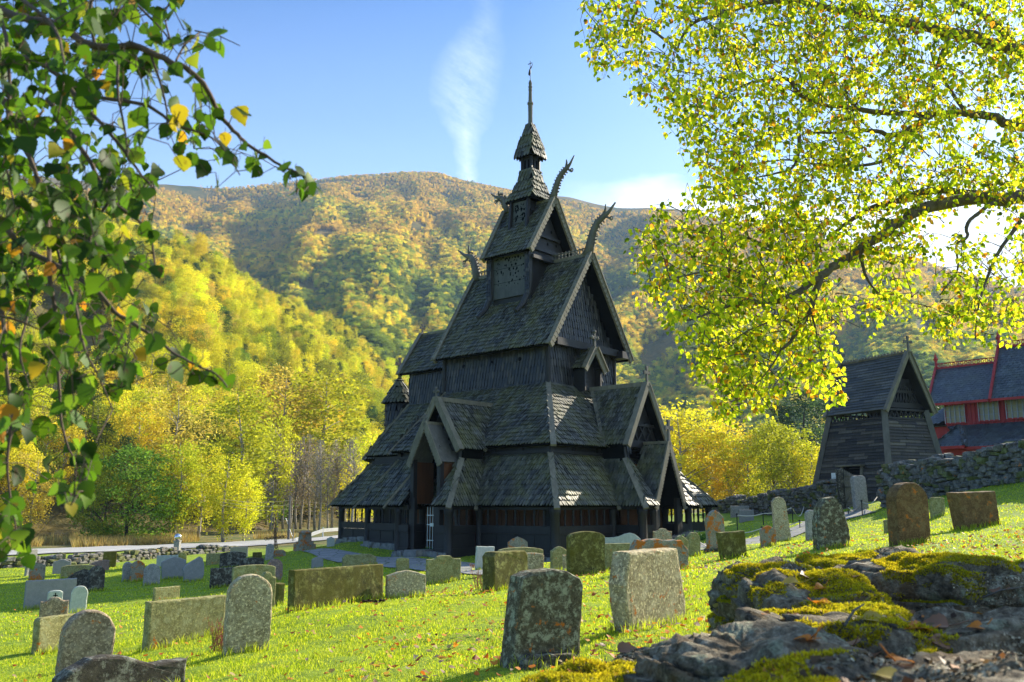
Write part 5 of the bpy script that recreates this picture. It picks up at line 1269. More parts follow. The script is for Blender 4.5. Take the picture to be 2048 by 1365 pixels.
# iron-bound lattice gate and gate posts at the opening
def onD(px, py, D): return at(px, py, D)
gp = empty('churchyard_gate', (0, 0, 0), 0, 'open dark wooden lattice gate between stone slab gateposts', 'gate')
p0 = onD(1693, 1015, 45.5); p0.z = gz(p0.x, p0.y); p1 = onD(1716, 1015, 43.5); p1.z = gz(p1.x, p1.y); gp.location = p0
h0 = onD(1691, 940, 45.5).z-p0.z; h1 = onD(1712, 953, 43.5).z-p0.z
d = p1-p0; mb = MB()
for k in range(8): f = k/7; mb.beam(Vector((d.x*f, d.y*f, .12+.0*f)), Vector((d.x*f, d.y*f, h0+(h1-h0)*f)), .05, .05, (1, 0, 0))
for k in range(3): z = (.25, .55*h0, .85*h0)[k]; mb.beam(Vector((0, 0, z)), Vector((d.x, d.y, z-.05*k)), .05, .09)
mb.beam(Vector((0, 0, .3)), Vector((d.x, d.y, h1*.8)), .04, .06)
mb.build('gate_leaf', M['drygrey'], gp)
for (px, D, hh, w_, c_) in ((1686, 45.6, 938, .3, 'tar'), (1722, 43.0, 952, .75, None)):
    b = onD(px, 1015, D); b.z = gz(b.x, b.y); H_ = onD(px, hh, D).z-b.z; mb = slab_mesh(profile('rounded_rect' if c_ is None else 'flat', w_, H_), .22, 5); o = mb.build('gatepost', SM['gray'] if c_ is None else SM['dark'], gp); o.location = b-p0; o.rotation_euler = (0, R(-3), R(20))
# ================================================================== rope fences along the path
M['rope'] = mat_plain('pale_rope', (.55, .52, .45), .9, .1, .15, 60)
def rope_fence(posts, lab, closed=None, h=1.0):
    b0 = hit(*posts[0][:2]); root = empty('rope_fence', b0, 0, lab, 'rope fence'); tops = []
    for i, pq in enumerate(posts):
        b = hit(pq[0], pq[1]); t_ = at(pq[0], pq[2], b.y); hh = t_.z-b.z; l = b-b0; mb = MB(); mb.tube([l-Vector((0, 0, .2)), l+Vector((0, 0, hh))], .022, 6)
        mb.tube([l+Vector((.04*math.cos(a), 0, hh-.05+.04*math.sin(a))) for a in np.linspace(0, 6.28, 8)], .012, 4, cap=False); mb.build('iron_post', M['iron'], root); tops.append(l+Vector((0, 0, hh-.08)))
    mb = MB()
    for a, b in zip(tops[:-1], tops[1:]):
        L = (b-a).length; mb.tube([a.lerp(b, k/8)-Vector((0, 0, .05*L*math.sin(math.pi*k/8)*1.1)) for k in range(9)], .02, 5)
    mb.build('rope', M['rope'], root)
rope_fence([(1475, 1062, 1027), (1527, 1052, 1024), (1586, 1048, 1012), (1611, 1024, 1002), (1646, 1008, 992)], 'slack pale rope on thin iron posts on the far side of the path')
rope_fence([(1384, 1100, 1068), (1467, 1080, 1062), (1524, 1067, 1053), (1600, 1058, 1040), (1618, 1050, 1036)], 'slack pale rope on low iron posts on the near side of the path')
rope_fence([(1697, 1030, 1012), (1725, 1033, 1000), (1763, 1010, 978)], 'slack rope on iron posts leading through the gate to the bell tower')
# ================================================================== red church behind the wall
RA = R(-41); RU = Vector((math.sin(RA), math.cos(RA), 0)); RV = Vector((math.cos(RA), -math.sin(RA), 0)); r0 = at(1985, 960, 64); r0.z = 4.0
RC = empty('red_church', r0, R(41), 'red-boarded church with slate roofs, arched windows and carved red ridge crests behind the wall', 'church')
def rp(px, py, v):
    r = Vector(ray(px, py)); r2 = Vector((r.x, r.y, 0)); o_ = Vector((r0.x, r0.y, 0)); k = (v+o_.dot(RV))/r2.dot(RV); p = r*k; return (p-o_).dot(RU), EYE+p.z-r0.z
def Q(u, v, z): return Vector((v, u, z))
M['red'] = mat_wood('red_painted_board', (.34, .022, .02), (.48, .045, .035), 5, .55, .35, (1, 1, .15))
M['slate'] = mat_shingle('slate_roof', (.035, .042, .048), (.06, .07, .078), (.10, .115, .12), (.09, .10, .05), .35, .5, .5)
uL, zE = rp(1857, 811, -.7); uM, zE2 = rp(1985, 797, -.7); uR = -14
zR = rp(1930, 733, 3.2)[1]; zR2 = rp(2030, 693, 3.2)[1]; uLr = rp(1873, 741, 3.2)[0]; uMr = rp(1993, 728, 3.2)[0]
print('RED', uL, zE, uM, zE2, zR, zR2, uLr, uMr)
def rroof(name, poly, out, w=.3, e=.28):
    mb = MB(); shingles(mb, poly, out, w, e, .012, .012, .1, jit=.4); return mb.build(name, [M['slate'], M['tar']], RC)
zE = (zE+zE2)/2
ra = rroof('nave_roof', [Q(uL, -.7, zE), Q(uM, -.7, zE), Q(uM, 3.2, zR), Q(uLr, 3.2, zR)], (-1, 0, .6)); rroof('nave_roof', [Q(uL, 7.1, zE), Q(uM, 7.1, zE), Q(uM, 3.2, zR), Q(uLr, 3.2, zR)], (1, 0, .6))
uM2, zE3 = rp(1982, 799, -1.0); rb_ = rroof('tower_roof', [Q(uM2, -1.0, zE3), Q(uR, -1.0, zE3), Q(uR, 3.2, zR2), Q(rp(1998, 695, 3.2)[0], 3.2, zR2)], (-1, 0, .6)); rroof('tower_roof', [Q(uM2, 7.4, zE3), Q(uR, 7.4, zE3), Q(uR, 3.2, zR2), Q(rp(1998, 695, 3.2)[0], 3.2, zR2)], (1, 0, .6))
def redbeam(nm, a, b, w_, h_, parent, up=(0, 0, 1)): mb = MB(); mb.beam(a, b, w_, h_, up); return mb.build(nm, M['red'], parent)
redbeam('bargeboard', Q(uL+.05, -.8, zE-.1), Q(uLr+.05, 3.2, zR+.1), .14, .3, ra); redbeam('bargeboard', Q(uL+.05, 7.2, zE-.1), Q(uLr+.05, 3.2, zR+.1), .14, .3, ra)
uT = rp(1998, 695, 3.2)[0]; redbeam('bargeboard', Q(uM2+.05, -1.1, zE3-.1), Q(uT+.05, 3.2, zR2+.1), .16, .34, rb_); redbeam('bargeboard', Q(uM2+.05, 7.5, zE3-.1), Q(uT+.05, 3.2, zR2+.1), .16, .34, rb_)
redbeam('eave_board', Q(uL, -.78, zE-.06), Q(uM, -.78, zE-.06), .1, .18, ra); redbeam('eave_board', Q(uM2, -1.08, zE3-.06), Q(uR, -1.08, zE3-.06), .1, .18, rb_)
for (u0, u1, z, par) in ((uM, uLr, zR, ra), (uR, uT, zR2, rb_)):
    mb = MB(); mb.beam(Q(u0, 3.2, z+.05), Q(u1, 3.2, z+.05), .18, .14); mb.beam(Q(u0, 3.2, z+.42), Q(u1, 3.2, z+.42), .08, .06); n_ = int(abs(u1-u0)/.3)
    for k in range(n_): c = Q(u0+(u1-u0)*(k+.5)/n_, 3.2, z+.26); mb.tube([c+Vector((0, .1*math.cos(a), .13*math.sin(a))) for a in np.linspace(0, 6.28, 7)], .03, 4, cap=False)
    mb.tube([Q(u1, 3.2, z), Q(u1, 3.2, z+.6), Q(u1, 3.2, z+.8), Q(u1, 3.2, z+1.0), Q(u1, 3.2, z+1.3)], [.12, .1, .2, .08, .03], 6); mb.beam(Q(u1, 3.0, z+1.05), Q(u1, 3.4, z+1.05), .08, .08); mb.build('ridge_crest', M['red'], par)
zW = rp(1930, 851, 0)[1]
mb = MB(); uw0 = uL-.9
mb.box(Q((uw0+uR)/2, 3.2, (zW+zE)/2), (6.4, uw0-uR, zE-zW+.3)); mb.box(Q((uw0+uR)/2, 3.2, zE+.6), (3.0, uw0-uR-.5, 1.4))
for k in range(int((uw0-uR)/.28)): mb.box(Q(uw0-.1-k*.28, -.03, (zW+zE)/2), (.06, .05, zE-zW))
rw = mb.build('boarded_wall', M['red'], RC)
glass = mat_plain('window_glass', (.30, .30, .24), .15, .6, .15, 3); M['mull'] = mat_plain('window_mullion', (.32, .33, .34), .6, .3)
M['curt'] = mat_plain('pale_window_screen', (.38, .33, .20), .7, .3, .15, 3)
for (xa, xb, ya, yb_) in ((1889, 1932, 810, 847), (1956, 2000, 803, 842), (2011, 2060, 797, 837), (2085, 2140, 790, 835)):
    ua, za = rp(xa, ya, -.06); ub, zb_ = rp(xb, yb_, -.06); mb = MB()
    zt = rp((xa+xb)/2, (ya+ya)/2, -.06)[1]; zl = rp((xa+xb)/2, yb_, -.06)[1]
    mb.beam(Q(ua, -.1, zl), Q(ub, -.1, zl), .12, .1); mb.beam(Q(ua, -.1, zt), Q(ub, -.1, zt), .12, .1); mb.beam(Q(ua, -.1, zl), Q(ua, -.1, zt), .1, .1, (1, 0, 0)); mb.beam(Q(ub, -.1, zl), Q(ub, -.1, zt), .1, .1, (1, 0, 0)); wf = mb.build('window', M['red'], RC)
    mb = MB(); mb.add([Q(ua, -.07, zl), Q(ub, -.07, zl), Q(ub, -.07, zt), Q(ua, -.07, zt)], [(0, 1, 2, 3)]); mb.build('pane', M['curt'], wf)
    mb = MB(); n_ = 4
    for k in range(n_+1): u_k = ua+(ub-ua)*k/n_; mb.beam(Q(u_k, -.12, zl), Q(u_k, -.12, zt), .07, .09, (1, 0, 0))
    for k in range(n_):
        c0 = ua+(ub-ua)*(k+.5)/n_; hw = abs(ub-ua)/n_/2; mb.tube([Q(c0-hw, -.12, zt-.5), Q(c0-hw*.6, -.12, zt-.2), Q(c0, -.12, zt-.03), Q(c0+hw*.6, -.12, zt-.2), Q(c0+hw, -.12, zt-.5)], .03, 4, cap=False)
        for z in (.33, .66): mb.beam(Q(c0-hw, -.11, zl+(zt-zl)*z), Q(c0+hw, -.11, zl+(zt-zl)*z), .025, .03)
    mb.build('mullions', M['mull'], wf)
zl0 = rp(1990, 892, -3.0)[1]; uA, _ = rp(1932, 890, -3.0)
rroof('aisle_roof', [Q(uA, -3.0, zl0), Q(uR, -3.0, zl0), Q(uR, 0, zW), Q(uw0, 0, zW)], (-1, 0, .8)); redbeam('eave_board', Q(uA, -3.05, zl0-.08), Q(uR, -3.05, zl0-.08), .12, .2, RC)
pa, pza = rp(1863, 895, -3.4); pb, _ = rp(1930, 898, -3.4); ap_ = (pa+pb)/2
rroof('porch_roof', [Q(pa, -3.4, pza), Q(pb, -3.4, pza), Q(ap_, -1.2, zW-.05)], (-1, 0, .6)); rroof('porch_roof', [Q(pa, -3.4, pza), Q(pa, 1.0, pza), Q(ap_, -1.2, zW-.05)], (0, 1, .6)); redbeam('eave_board', Q(pa, -3.45, pza-.08), Q(pb, -3.45, pza-.08), .12, .2, RC)
rroof('porch_roof', [Q(pb, -3.4, pza), Q(pb, 1.0, pza), Q(ap_, -1.2, zW-.05)], (0, -1, .6))
mb = MB(); mb.box(Q((pa-.5+uR)/2, 2, 1.2), (9.2, pa-.5-uR, (pza-1.2)*2)); mb.build('lower_wall', M['red'], RC)
# hipped end roof farther left
ea, ez_ = rp(1849, 857, 2.0); eb = ea-3.4; rroof('end_roof', [Q(ea, .6, ez_), Q(ea, 5.8, ez_), Q(uLr-.8, 3.2, zE-.1)], (0, 1, .7)); rroof('end_roof', [Q(ea, .6, ez_), Q(uw0-.3, .6, ez_), Q(uw0-.3, 2.2, zE-.1), Q(uLr-.8, 3.2, zE-.1)], (-1, 0, .7))
mb = MB(); mb.box(Q((ea-.3+uw0)/2, 3.2, ez_-1.6), (4.6, ea-.3-uw0+.4, 3.2)); mb.build('end_wall', M['red'], RC)
# ================================================================== roadside: pole with wires, guard rail, marker posts
b = at(577, 1078, 76); b.z = gz(b.x, b.y); hp = at(577, 992, 76).z-b.z; root = empty('utility_pole', b, 0, 'thin grey utility pole with wires beyond the road', 'utility pole')
mb = MB(); mb.tube([(0, 0, -.3), (0, 0, hp)], [.12, .09], 8); mb.build('pole', M['drygrey'], root)
mb = MB(); mb.beam(Vector((-.3, 0, hp*.5)), Vector((.55, -.1, -.2)), .03, .03)
mb.build('stay_wire', M['steel'], root)
for k in range(3):
    z = hp*(.9-.10*k); mb = MB(); a = Vector((0, 0, z)); e1 = at(700, 1003+k*9, 96)-b; e0 = at(440, 998+k*6, 62)-b
    mb.tube([a.lerp(e1, f/8)-Vector((0, 0, .22*math.sin(math.pi*f/8))) for f in range(9)], .009, 3, cap=False); mb.tube([a.lerp(e0, f/8)-Vector((0, 0, .22*math.sin(math.pi*f/8))) for f in range(9)], .009, 3, cap=False); mb.build('wire', M['drygrey'], root)
for px, D, yt, lab in ((586, 72, 1055, 'short wooden marker stake just right of the utility pole'), (616, 74, 1055, 'wooden marker stake behind the orange pillar monument')):
    b = at(px, 1080, D); b.z = gz(b.x, b.y); mb = MB(); mb.box((0, 0, .55), (.07, .07, 1.4)); mb.box((0, 0, 1.3), (.04, .04, .12)); tag(mb.build('marker_stake', M['board'], None, loc=b), lab, 'stake')
ga = [at(620, 1082, 74), at(645, 1078, 78), at(683, 1074, 84), at(740, 1070, 96)]; root = empty('guard_rail', (ga[0].x, ga[0].y, gz(ga[0].x, ga[0].y)), 0, 'galvanised steel guard rail along the bend of the road', 'guard rail'); o0 = Vector(root.location)
mb = MB(); pts = [Vector((q.x, q.y, gz(q.x, q.y)))-o0 for q in ga]; pts[0] = pts[0]-Vector((1.2, 0, .1))
for a, b in zip(pts[:-1], pts[1:]):
    for dz in (.50, .60, .70): mb.beam(a+Vector((0, 0, dz-(.45 if a is pts[0] else 0))), b+Vector((0, 0, dz)), .05, .08)
mb.build('rail', M['steel'], root)
for q in pts[1:]: mb = MB(); mb.box(q+Vector((0, .1, .35)), (.1, .1, 1.0)); mb.build('rail_post', M['steel'], root)
# ================================================================== mossy foreground rocks
def fbm(x, y, z, oct=5):
    return mnoise.fractal(Vector((x, y, z)), 1.0, 2.1, oct, noise_basis='PERLIN_ORIGINAL')
def rock_mesh(name, d, seed, amp=.10, lump=1., flat=.75, n=110, mats=None, freq=3.0, strata=.4):
    """superellipsoid boulder, layered and pitted with fractal noise; returns object"""
    ths = np.linspace(0, 2*math.pi, n, endpoint=False); phs = np.linspace(-math.pi/2, math.pi/2, n//2)
    P_, T_ = np.meshgrid(phs, ths, indexing='ij')
    def se(c, e): return np.sign(c)*np.abs(c)**e
    x = se(np.cos(P_), .55)*se(np.cos(T_), .75); y = se(np.cos(P_), .55)*se(np.sin(T_), .75); z = se(np.sin(P_), flat)
    v = np.stack([x*d[0]/2, y*d[1]/2, z*d[2]/2], -1).reshape(-1, 3); out = v.copy(); m = max(d)
    for i, q in enumerate(v):
        s = Vector(q)*freq/1.0+Vector((seed*7.3, seed*3.1, 0)); nrm = Vector(q); nrm = nrm.normalized() if nrm.length > 0 else nrm
        w_ = fbm(s.x, s.y, s.z*1.6, 3)*amp*1.1*lump+fbm(s.x*4, s.y*4, s.z*4, 4)*amp*.35+fbm(s.x*14, s.y*14, s.z*14, 3)*amp*.10
        lay = (q[2]/m*11+seed+1.2*fbm(s.x*.5, s.y*.5, 0, 3)) % 1.0; st = (lay-.5-(.9 if lay < .10 else 0))*strata*amp*.8*(1-abs(nrm.z)**2)
        out[i] = q+np.array(nrm)*(w_+st)
    idx = np.arange(len(phs)*n).reshape(len(phs), n); nxt = np.roll(idx, -1, axis=1)
    f = np.stack([idx[:-1], nxt[:-1], nxt[1:], idx[1:]], -1).reshape(-1, 4)
    return np_mesh(name, out, f, mats, smooth=True), out
def mat_rock():
    t = NT('lichened_rock'); p = t.pos(False)
    a = t.noise(p, 22, 7, .78); b = t.noise(p, 6, 6, .7); f = t.noise(p, 90, 4, .7)
    c = t.ramp(a, [(.34, (.028, .022, .015)), (.46, (.11, .088, .056)), (.56, (.21, .18, .12)), (.68, (.44, .40, .29))])
    c = t.mix(t.ramp(b, [(.5, 0), (.62, .8)]), c, (.13, .08, .035))
    c = t.mix(t.ramp(t.noise(p, 13, 6, .75), [(.56, 0), (.62, .8)]), c, (.26, .27, .17))
    c = t.mix(.6, c, t.ramp(f, [(.35, .45), (.6, 1.5)]), 'MULTIPLY')
    return t.done(t.bsdf(c, .9, t.bump(t.mix(.5, a, f), 1., .012), .25))
M['rock'] = mat_rock()
t = NT('moss_tuft'); isl = island(t); c = t.ramp(isl, [(0, (.20, .17, .008)), (.35, (.50, .42, .012)), (.7, (.82, .66, .02)), (.9, (.60, .56, .03)), (1, (.40, .16, .02))])
pz = t.noise(t.pos(False), 5, 4, .6); c = t.mix(t.ramp(pz, [(.45, 0), (.68, .7)]), c, (.26, .32, .015)); M['moss'] = t.done(leaf_shader(t, c, .55, .8, .1))
t = NT('lichen_flake'); isl = island(t); c = t.ramp(isl, [(0, (.04, .028, .014)), (.4, (.18, .14, .08)), (.8, (.34, .29, .18)), (1, (.56, .50, .34))]); M['lichen'] = t.done(t.bsdf(c, .9, None, .15))
def surf_scatter(obj, co, n, mask, seed, size, kind, name, mat, up=.3):
    """tufts or flakes fixed to the rock surface where mask(world) is true"""
    me = obj.data; r = np.random.RandomState(seed); tris = []
    polys = np.array([p.vertices[:] for p in me.polygons]); nr = np.array([p.normal[:] for p in me.polygons]); ar = np.array([p.area for p in me.polygons]); ok = nr[:, 2] > up
    w_ = ar*ok; 
    if w_.sum() <= 0: return None
    pick_ = r.choice(len(polys), n, p=w_/w_.sum()); uv = r.uniform(0, 1, (n, 2)); q = polys[pick_]
    A, B, C, D = [co[q[:, k]] for k in range(4)]; pt = (A*(1-uv[:, :1])+B*uv[:, :1])*(1-uv[:, 1:])+(D*(1-uv[:, :1])+C*uv[:, :1])*uv[:, 1:]; N_ = nr[pick_]
    loc = np.array(obj.location); keep = np.array([mask(*(p_+loc)) for p_ in pt]); pt = pt[keep]; N_ = N_[keep]; n = len(pt)
    if n == 0: return None
    if kind == 'tuft':
        k = 3; pt = np.repeat(pt, k, 0); N_ = np.repeat(N_, k, 0); n = len(pt); d = N_+r.normal(0, .65, (n, 3)); d /= np.linalg.norm(d, axis=1)[:, None]
        s = size*r.uniform(.5, 1.5, n)[:, None]; side = np.cross(d, r.normal(size=(n, 3))); side /= np.linalg.norm(side, axis=1)[:, None]
        pt = pt+r.normal(0, size*.3, (n, 3)); v = np.stack([pt-side*s*.22, pt+side*s*.22, pt+d*s+side*s*.10, pt+d*s*1.1-side*s*.08], 1)
    else:
        d = N_+r.normal(0, .5, (n, 3)); d /= np.linalg.norm(d, axis=1)[:, None]; a = np.cross(d, r.normal(size=(n, 3))); a /= np.linalg.norm(a, axis=1)[:, None]; b = np.cross(d, a); s = size*r.uniform(.4, 1.4, n)[:, None]; pt = pt+N_*size*.25
        v = np.stack([pt-a*s, pt-b*s*.8, pt+a*s*.9+d*s*.3, pt+b*s], 1)
    return np_mesh(name, v.reshape(-1, 3), np.arange(len(v)*4).reshape(-1, 4), mat, obj)
def mk(seed, th, fr=2.2): return lambda x, y, z: mnoise.noise(Vector((x*fr+seed, y*fr, z*fr)))+.35*mnoise.noise(Vector((x*9, y*9+seed, z*9))) > th
M['litter'] = mat_leaf('litter', [(0, (.05, .025, .014)), (.5, (.13, .08, .04)), (.8, (.24, .15, .08)), (.93, (.60, .20, .03)), (1, (.6, .34, .06))], .25, 1.2)
# centre column,row of the top; distance; size (across, deep, high); turn; moss threshold; lichen threshold; label
ROCKS = [
 (1500, 1245, 1.6, (.40, .42, .24), 12, .38, -.1, 3, 'flat grey lichen-crusted slab of rock low in the foreground'),
 (1640, 1132, 2.7, (.44, .50, .34), -8, -.05, .0, 4, 'yellow-mossed boulder with a dark left end'),
 (1760, 1092, 3.5, (.62, .6, .42), 10, -.1, .2, 5, 'round boulder thick with golden moss under the big rough gravestone'),
 (1930, 1092, 3.0, (.80, .6, .34), -12, .02, .0, 6, 'dark tilted rock with grey lichen at the right edge, below the rusty-brown gravestone'),
 (1900, 1200, 1.9, (.90, .55, .34), -6, .06, .0, 7, 'long pale rock ledge running off the right edge'),
 (1345, 1268, 2.15, (.27, .3, .16), 5, .25, -.3, 8, 'small pale-lichened rock at the foot of the angular gravestone'),
 (1215, 1345, 1.75, (.50, .5, .30), 20, -.6, .5, 9, 'green moss cushion at the bottom of the view'),
 (1560, 1092, 3.2, (.42, .4, .30), 0, .05, -.2, 10, 'grey scaly rock between the two mossed boulders'),
 (1960, 1335, 1.1, (.60, .5, .26), 0, -.12, .0, 11, 'mossy rock corner at the lower right'),
 (1480, 1385, 1.15, (.34, .35, .18), 0, .12, .0, 12, 'dark mossy rock at the bottom edge'),
 (1720, 1190, 2.1, (.42, .4, .26), 30, .02, -.1, 13, 'low rock wedged behind the flat grey slab'),
]
rock_objs = []
for (px, py, D, d, turn, mth, lth, sd, lab) in ROCKS:
    tp = at(px, py, D); o, co = rock_mesh('mossy_rock', d, sd, amp=.055*max(d)/.5, n=130 if D < 2.8 else 100, mats=M['rock'], freq=3.5/max(d)*.5, strata=.6)
    cz = math.cos(R(turn)); sz = math.sin(R(turn)); co = np.stack([co[:, 0]*cz-co[:, 1]*sz, co[:, 0]*sz+co[:, 1]*cz, co[:, 2]], -1); o.data.vertices.foreach_set('co', co.astype(np.float32).ravel()); o.data.update()
    o.location = (tp.x, tp.y+d[1]*.15, tp.z-d[2]*.5-.02*D-(.0 if sd == 9 else 0)); tag(o, lab, 'rock', None)
    A_ = d[0]*d[1]
    surf_scatter(o, co, int(min(80000, 190000*A_)), mk(sd, mth), sd, .0052, 'tuft', 'moss', M['moss'], .15)
    surf_scatter(o, co, int(min(26000, 60000*A_)), mk(sd+40, lth+.3, 2.5), sd+1, .0034, 'flake', 'lichen', M['lichen'], .0)
    if sd in (7, 11, 13): surf_scatter(o, co, int(2600*A_*(1.6 if sd in (11, 12, 13) else .35)), mk(sd+70, .0, 4), sd+2, .008, 'flake', 'leaf_litter', M['litter'], .45)
    rock_objs.append((o, co))
# rubble body of the ruined wall that carries the top rocks
def bank_h(x, y):
    t = sstep(.2, 1., (x-(.10+.22*y))/.35+.0*y); c = -.25-.02*y
    return t
r5 = random.Random(77); rubble = []
for k in range(64):
    y = r5.uniform(.7, 4.2); x = .20*y+.12+r5.uniform(0, 1.6)+(.1 if y > 2.5 else 0)*y; g_ = gz(x, y); ztop = min(EYE-.30-.055*y if y < 2.2 else EYE-.36, 2.2)
    if y < 1.3: ztop = EYE-.36
    z = r5.uniform(g_, ztop-.16)
    rubble.append((x, y, z))
mbk = MB()
for (x, y, z) in rubble: stone_block(mbk, Vector((x, y, z)), (r5.uniform(.35, .6), r5.uniform(.3, .5), r5.uniform(.2, .32)), r5, Matrix.Rotation(r5.uniform(0, 3), 3, 'Z'))
o = mbk.build('ruined_stone_wall', M['rock'], None, True); tag(o, 'ruined wall body of dark rubble carrying the mossy foreground rocks', 'stone wall')
# earthy mossy fill on top between the rocks
xs = np.linspace(0, 1, 90); ys = np.linspace(0, 1, 110); vs = []
for j in ys:
    y = .55+j*3.9
    for i in xs:
        xl = .17+.20*y+.04*math.sin(y*5); x = xl+i*2.0; e = min(1, i*2.0/.30); zt = EYE-.335-.02*(y-1)+.035*(y > 99)
        z0 = gz(x, y)-.1; z = z0+(zt-z0)*(math.sin(e*math.pi/2)**.6)+fbm(x*5, y*5, 1, 4)*.035+fbm(x*22, y*22, 2, 3)*.012; vs.append((x, y, z))
co = np.array(vs); nx_ = len(xs); idx = np.arange(len(ys)*nx_).reshape(len(ys), nx_); fcs = np.stack([idx[:-1, :-1], idx[:-1, 1:], idx[1:, 1:], idx[1:, :-1]], -1).reshape(-1, 4)
t = NT('leaf_mould'); p = t.pos(False); a = t.noise(p, 30, 6, .75); c = t.ramp(a, [(.35, (.02, .014, .008)), (.5, (.07, .05, .03)), (.65, (.14, .10, .06))]); M['mould'] = t.done(t.bsdf(c, .95, t.bump(a, 1, .01), .1))
bank = np_mesh('earth_bank', co, fcs, M['mould'], smooth=True); tag(bank, 'dark leaf mould and moss filling the gaps between the foreground rocks', 'soil', None, 'stuff')
surf_scatter(bank, co, 150000, mk(3, -.02, 2.5), 5, .006, 'tuft', 'moss', M['moss'], .1)
# ================================================================== fallen leaves
M['fallen'] = mat_leaf('fallen_leaf', [(0, (.10, .03, .015)), (.2, (.50, .12, .02)), (.45, (.68, .24, .03)), (.62, (.60, .30, .05)), (.8, (.40, .30, .14)), (.92, (.35, .20, .18)), (1, (.5, .42, .3))], .35, 1.3, .3, .6)
def birch_leaf_hi(r, base, ax, nn, sd_2, s, curl):
    ls = [0, .04, .10, .17, .25, .33, .42, .52, .62, .72, .82, .91, 1.0]; ws = [0, .17, .30, .375, .41, .42, .40, .355, .29, .215, .135, .06, 0]
    n = len(ls); tw = r.uniform(-.5, .5); vs = [base+ax*l*s+nn*(-curl*s*l*l) for l in ls]
    def side(sg):
        o = []
        for i in range(1, n-1):
            w_ = ws[i]*(1+(.07 if i % 2 else -.05)); o.append(base+ax*(ls[i]+.02*(i % 2))*s+sd_2*sg*w_*s+nn*(curl*s*w_*.7-curl*s*ls[i]**2+tw*sg*w_*s*.5*ls[i]))
        return o
    A = side(1); B = side(-1); vs += A+B; m = n-2; fs = [(0, 1, n), (0, n+m, 1)]
    for i in range(1, m): fs += [(i, i+1, n+i, n+i-1), (i, n+m+i-1, n+m+i, i+1)]
    fs += [(m, m+1, n+m-1), (m, n+2*m-1, m+1)]
    return vs, fs
def birch_leaf(r, base, ax, nrm, s, curl=.2, hi=False):
    """ten-point ovate leaf, folded along the rib and slightly curled"""
    ax = ax.normalized(); sd_2 = ax.cross(nrm).normalized(); nn = sd_2.cross(ax)
    if hi: return birch_leaf_hi(r, base, ax, nn, sd_2, s, curl)
    prof = [(0, 0), (.10, .26), (.30, .42), (.5, .38), (.72, .22), (1.0, 0)]; vs = []
    for (l, w_) in prof: vs.append(base+ax*l*s+nn*(-curl*s*l*l))
    L_ = [base+ax*l*s+sd_2*w_*s*.95+nn*(curl*s*(w_*.6)-curl*s*l*l) for l, w_ in prof[1:5]]; R_ = [base+ax*l*s-sd_2*w_*s*.95+nn*(curl*s*(w_*.6)-curl*s*l*l) for l, w_ in prof[1:5]]
    return vs+L_+R_, [(0, 1, 6), (0, 10, 1), (1, 2, 7, 6), (1, 10, 11, 2), (2, 3, 8, 7), (2, 11, 12, 3), (3, 4, 9, 8), (3, 12, 13, 4), (4, 5, 9), (4, 13, 5)]
rl = random.Random(21); mb = MB()
for k in range(4800):
    y = 6+22*rl.random()**1.3; xm = (rl.uniform(-.55, .60))*y
    if k % 3: xm = rl.gauss(.12, .22)*y
    den = mnoise.noise(Vector((xm*.5, y*.5, 9)))
    if den < -.15 and rl.random() < .7: continue
    z = gz(xm, y)+rl.uniform(.03, .075); a = rl.uniform(0, 6.28); ax = Vector((math.cos(a), math.sin(a), rl.uniform(-.5, .6))); vs, fs = birch_leaf(rl, Vector((xm, y, z)), ax, Vector((rl.uniform(-.6, .6), rl.uniform(-.6, .6), 1)), rl.uniform(.035, .085), rl.uniform(-.5, .5)); mb.add(vs, fs)
for k in range(900):                                # a drift of orange leaves on the right-hand slope
    xm = rl.uniform(5.5, 12); y = rl.uniform(11, 19); 
    if xm/y < .42: continue
    z = gz(xm, y)+rl.uniform(.02, .08); a = rl.uniform(0, 6.28); vs, fs = birch_leaf(rl, Vector((xm, y, z)), Vector((math.cos(a), math.sin(a), rl.uniform(-.5, .6))), Vector((rl.uniform(-.6, .6), rl.uniform(-.6, .6), 1)), rl.uniform(.05, .09), rl.uniform(-.5, .5)); mb.add(vs, fs)
o = mb.build('fallen_leaves', M['fallen']); tag(o, 'orange, brown and pale birch leaves scattered over the grass', 'leaves', None, 'stuff')
# crumbled litter between the rocks
mb = MB()
for k in range(6500):
    y = rl.uniform(.75, 4.3); x = .22+.2*y+rl.uniform(0, 1.5)
    if mnoise.noise(Vector((x*3, y*3, 4))) < -.05: continue
    i_ = int(round((y-.55)/3.9*(len(ys)-1))); xl = .17+.20*y+.04*math.sin(y*5); j_ = int(round((x-xl)/2.0*(len(xs)-1)))
    if not (0 <= i_ < len(ys) and 0 <= j_ < len(xs)): continue
    z = co[i_*len(xs)+j_][2]+rl.uniform(.0, .02); a = rl.uniform(0, 6.28); vs, fs_ = birch_leaf(rl, Vector((x, y, z)), Vector((math.cos(a), math.sin(a), rl.uniform(-.6, .6))), Vector((rl.uniform(-1, 1), rl.uniform(-1, 1), 1)), rl.uniform(.010, .036), rl.uniform(-.5, .8)); mb.add(vs, fs_)
o = mb.build('leaf_litter', M['litter']); tag(o, 'crumbled brown leaf litter lying between the mossy rocks', 'litter', None, 'stuff')
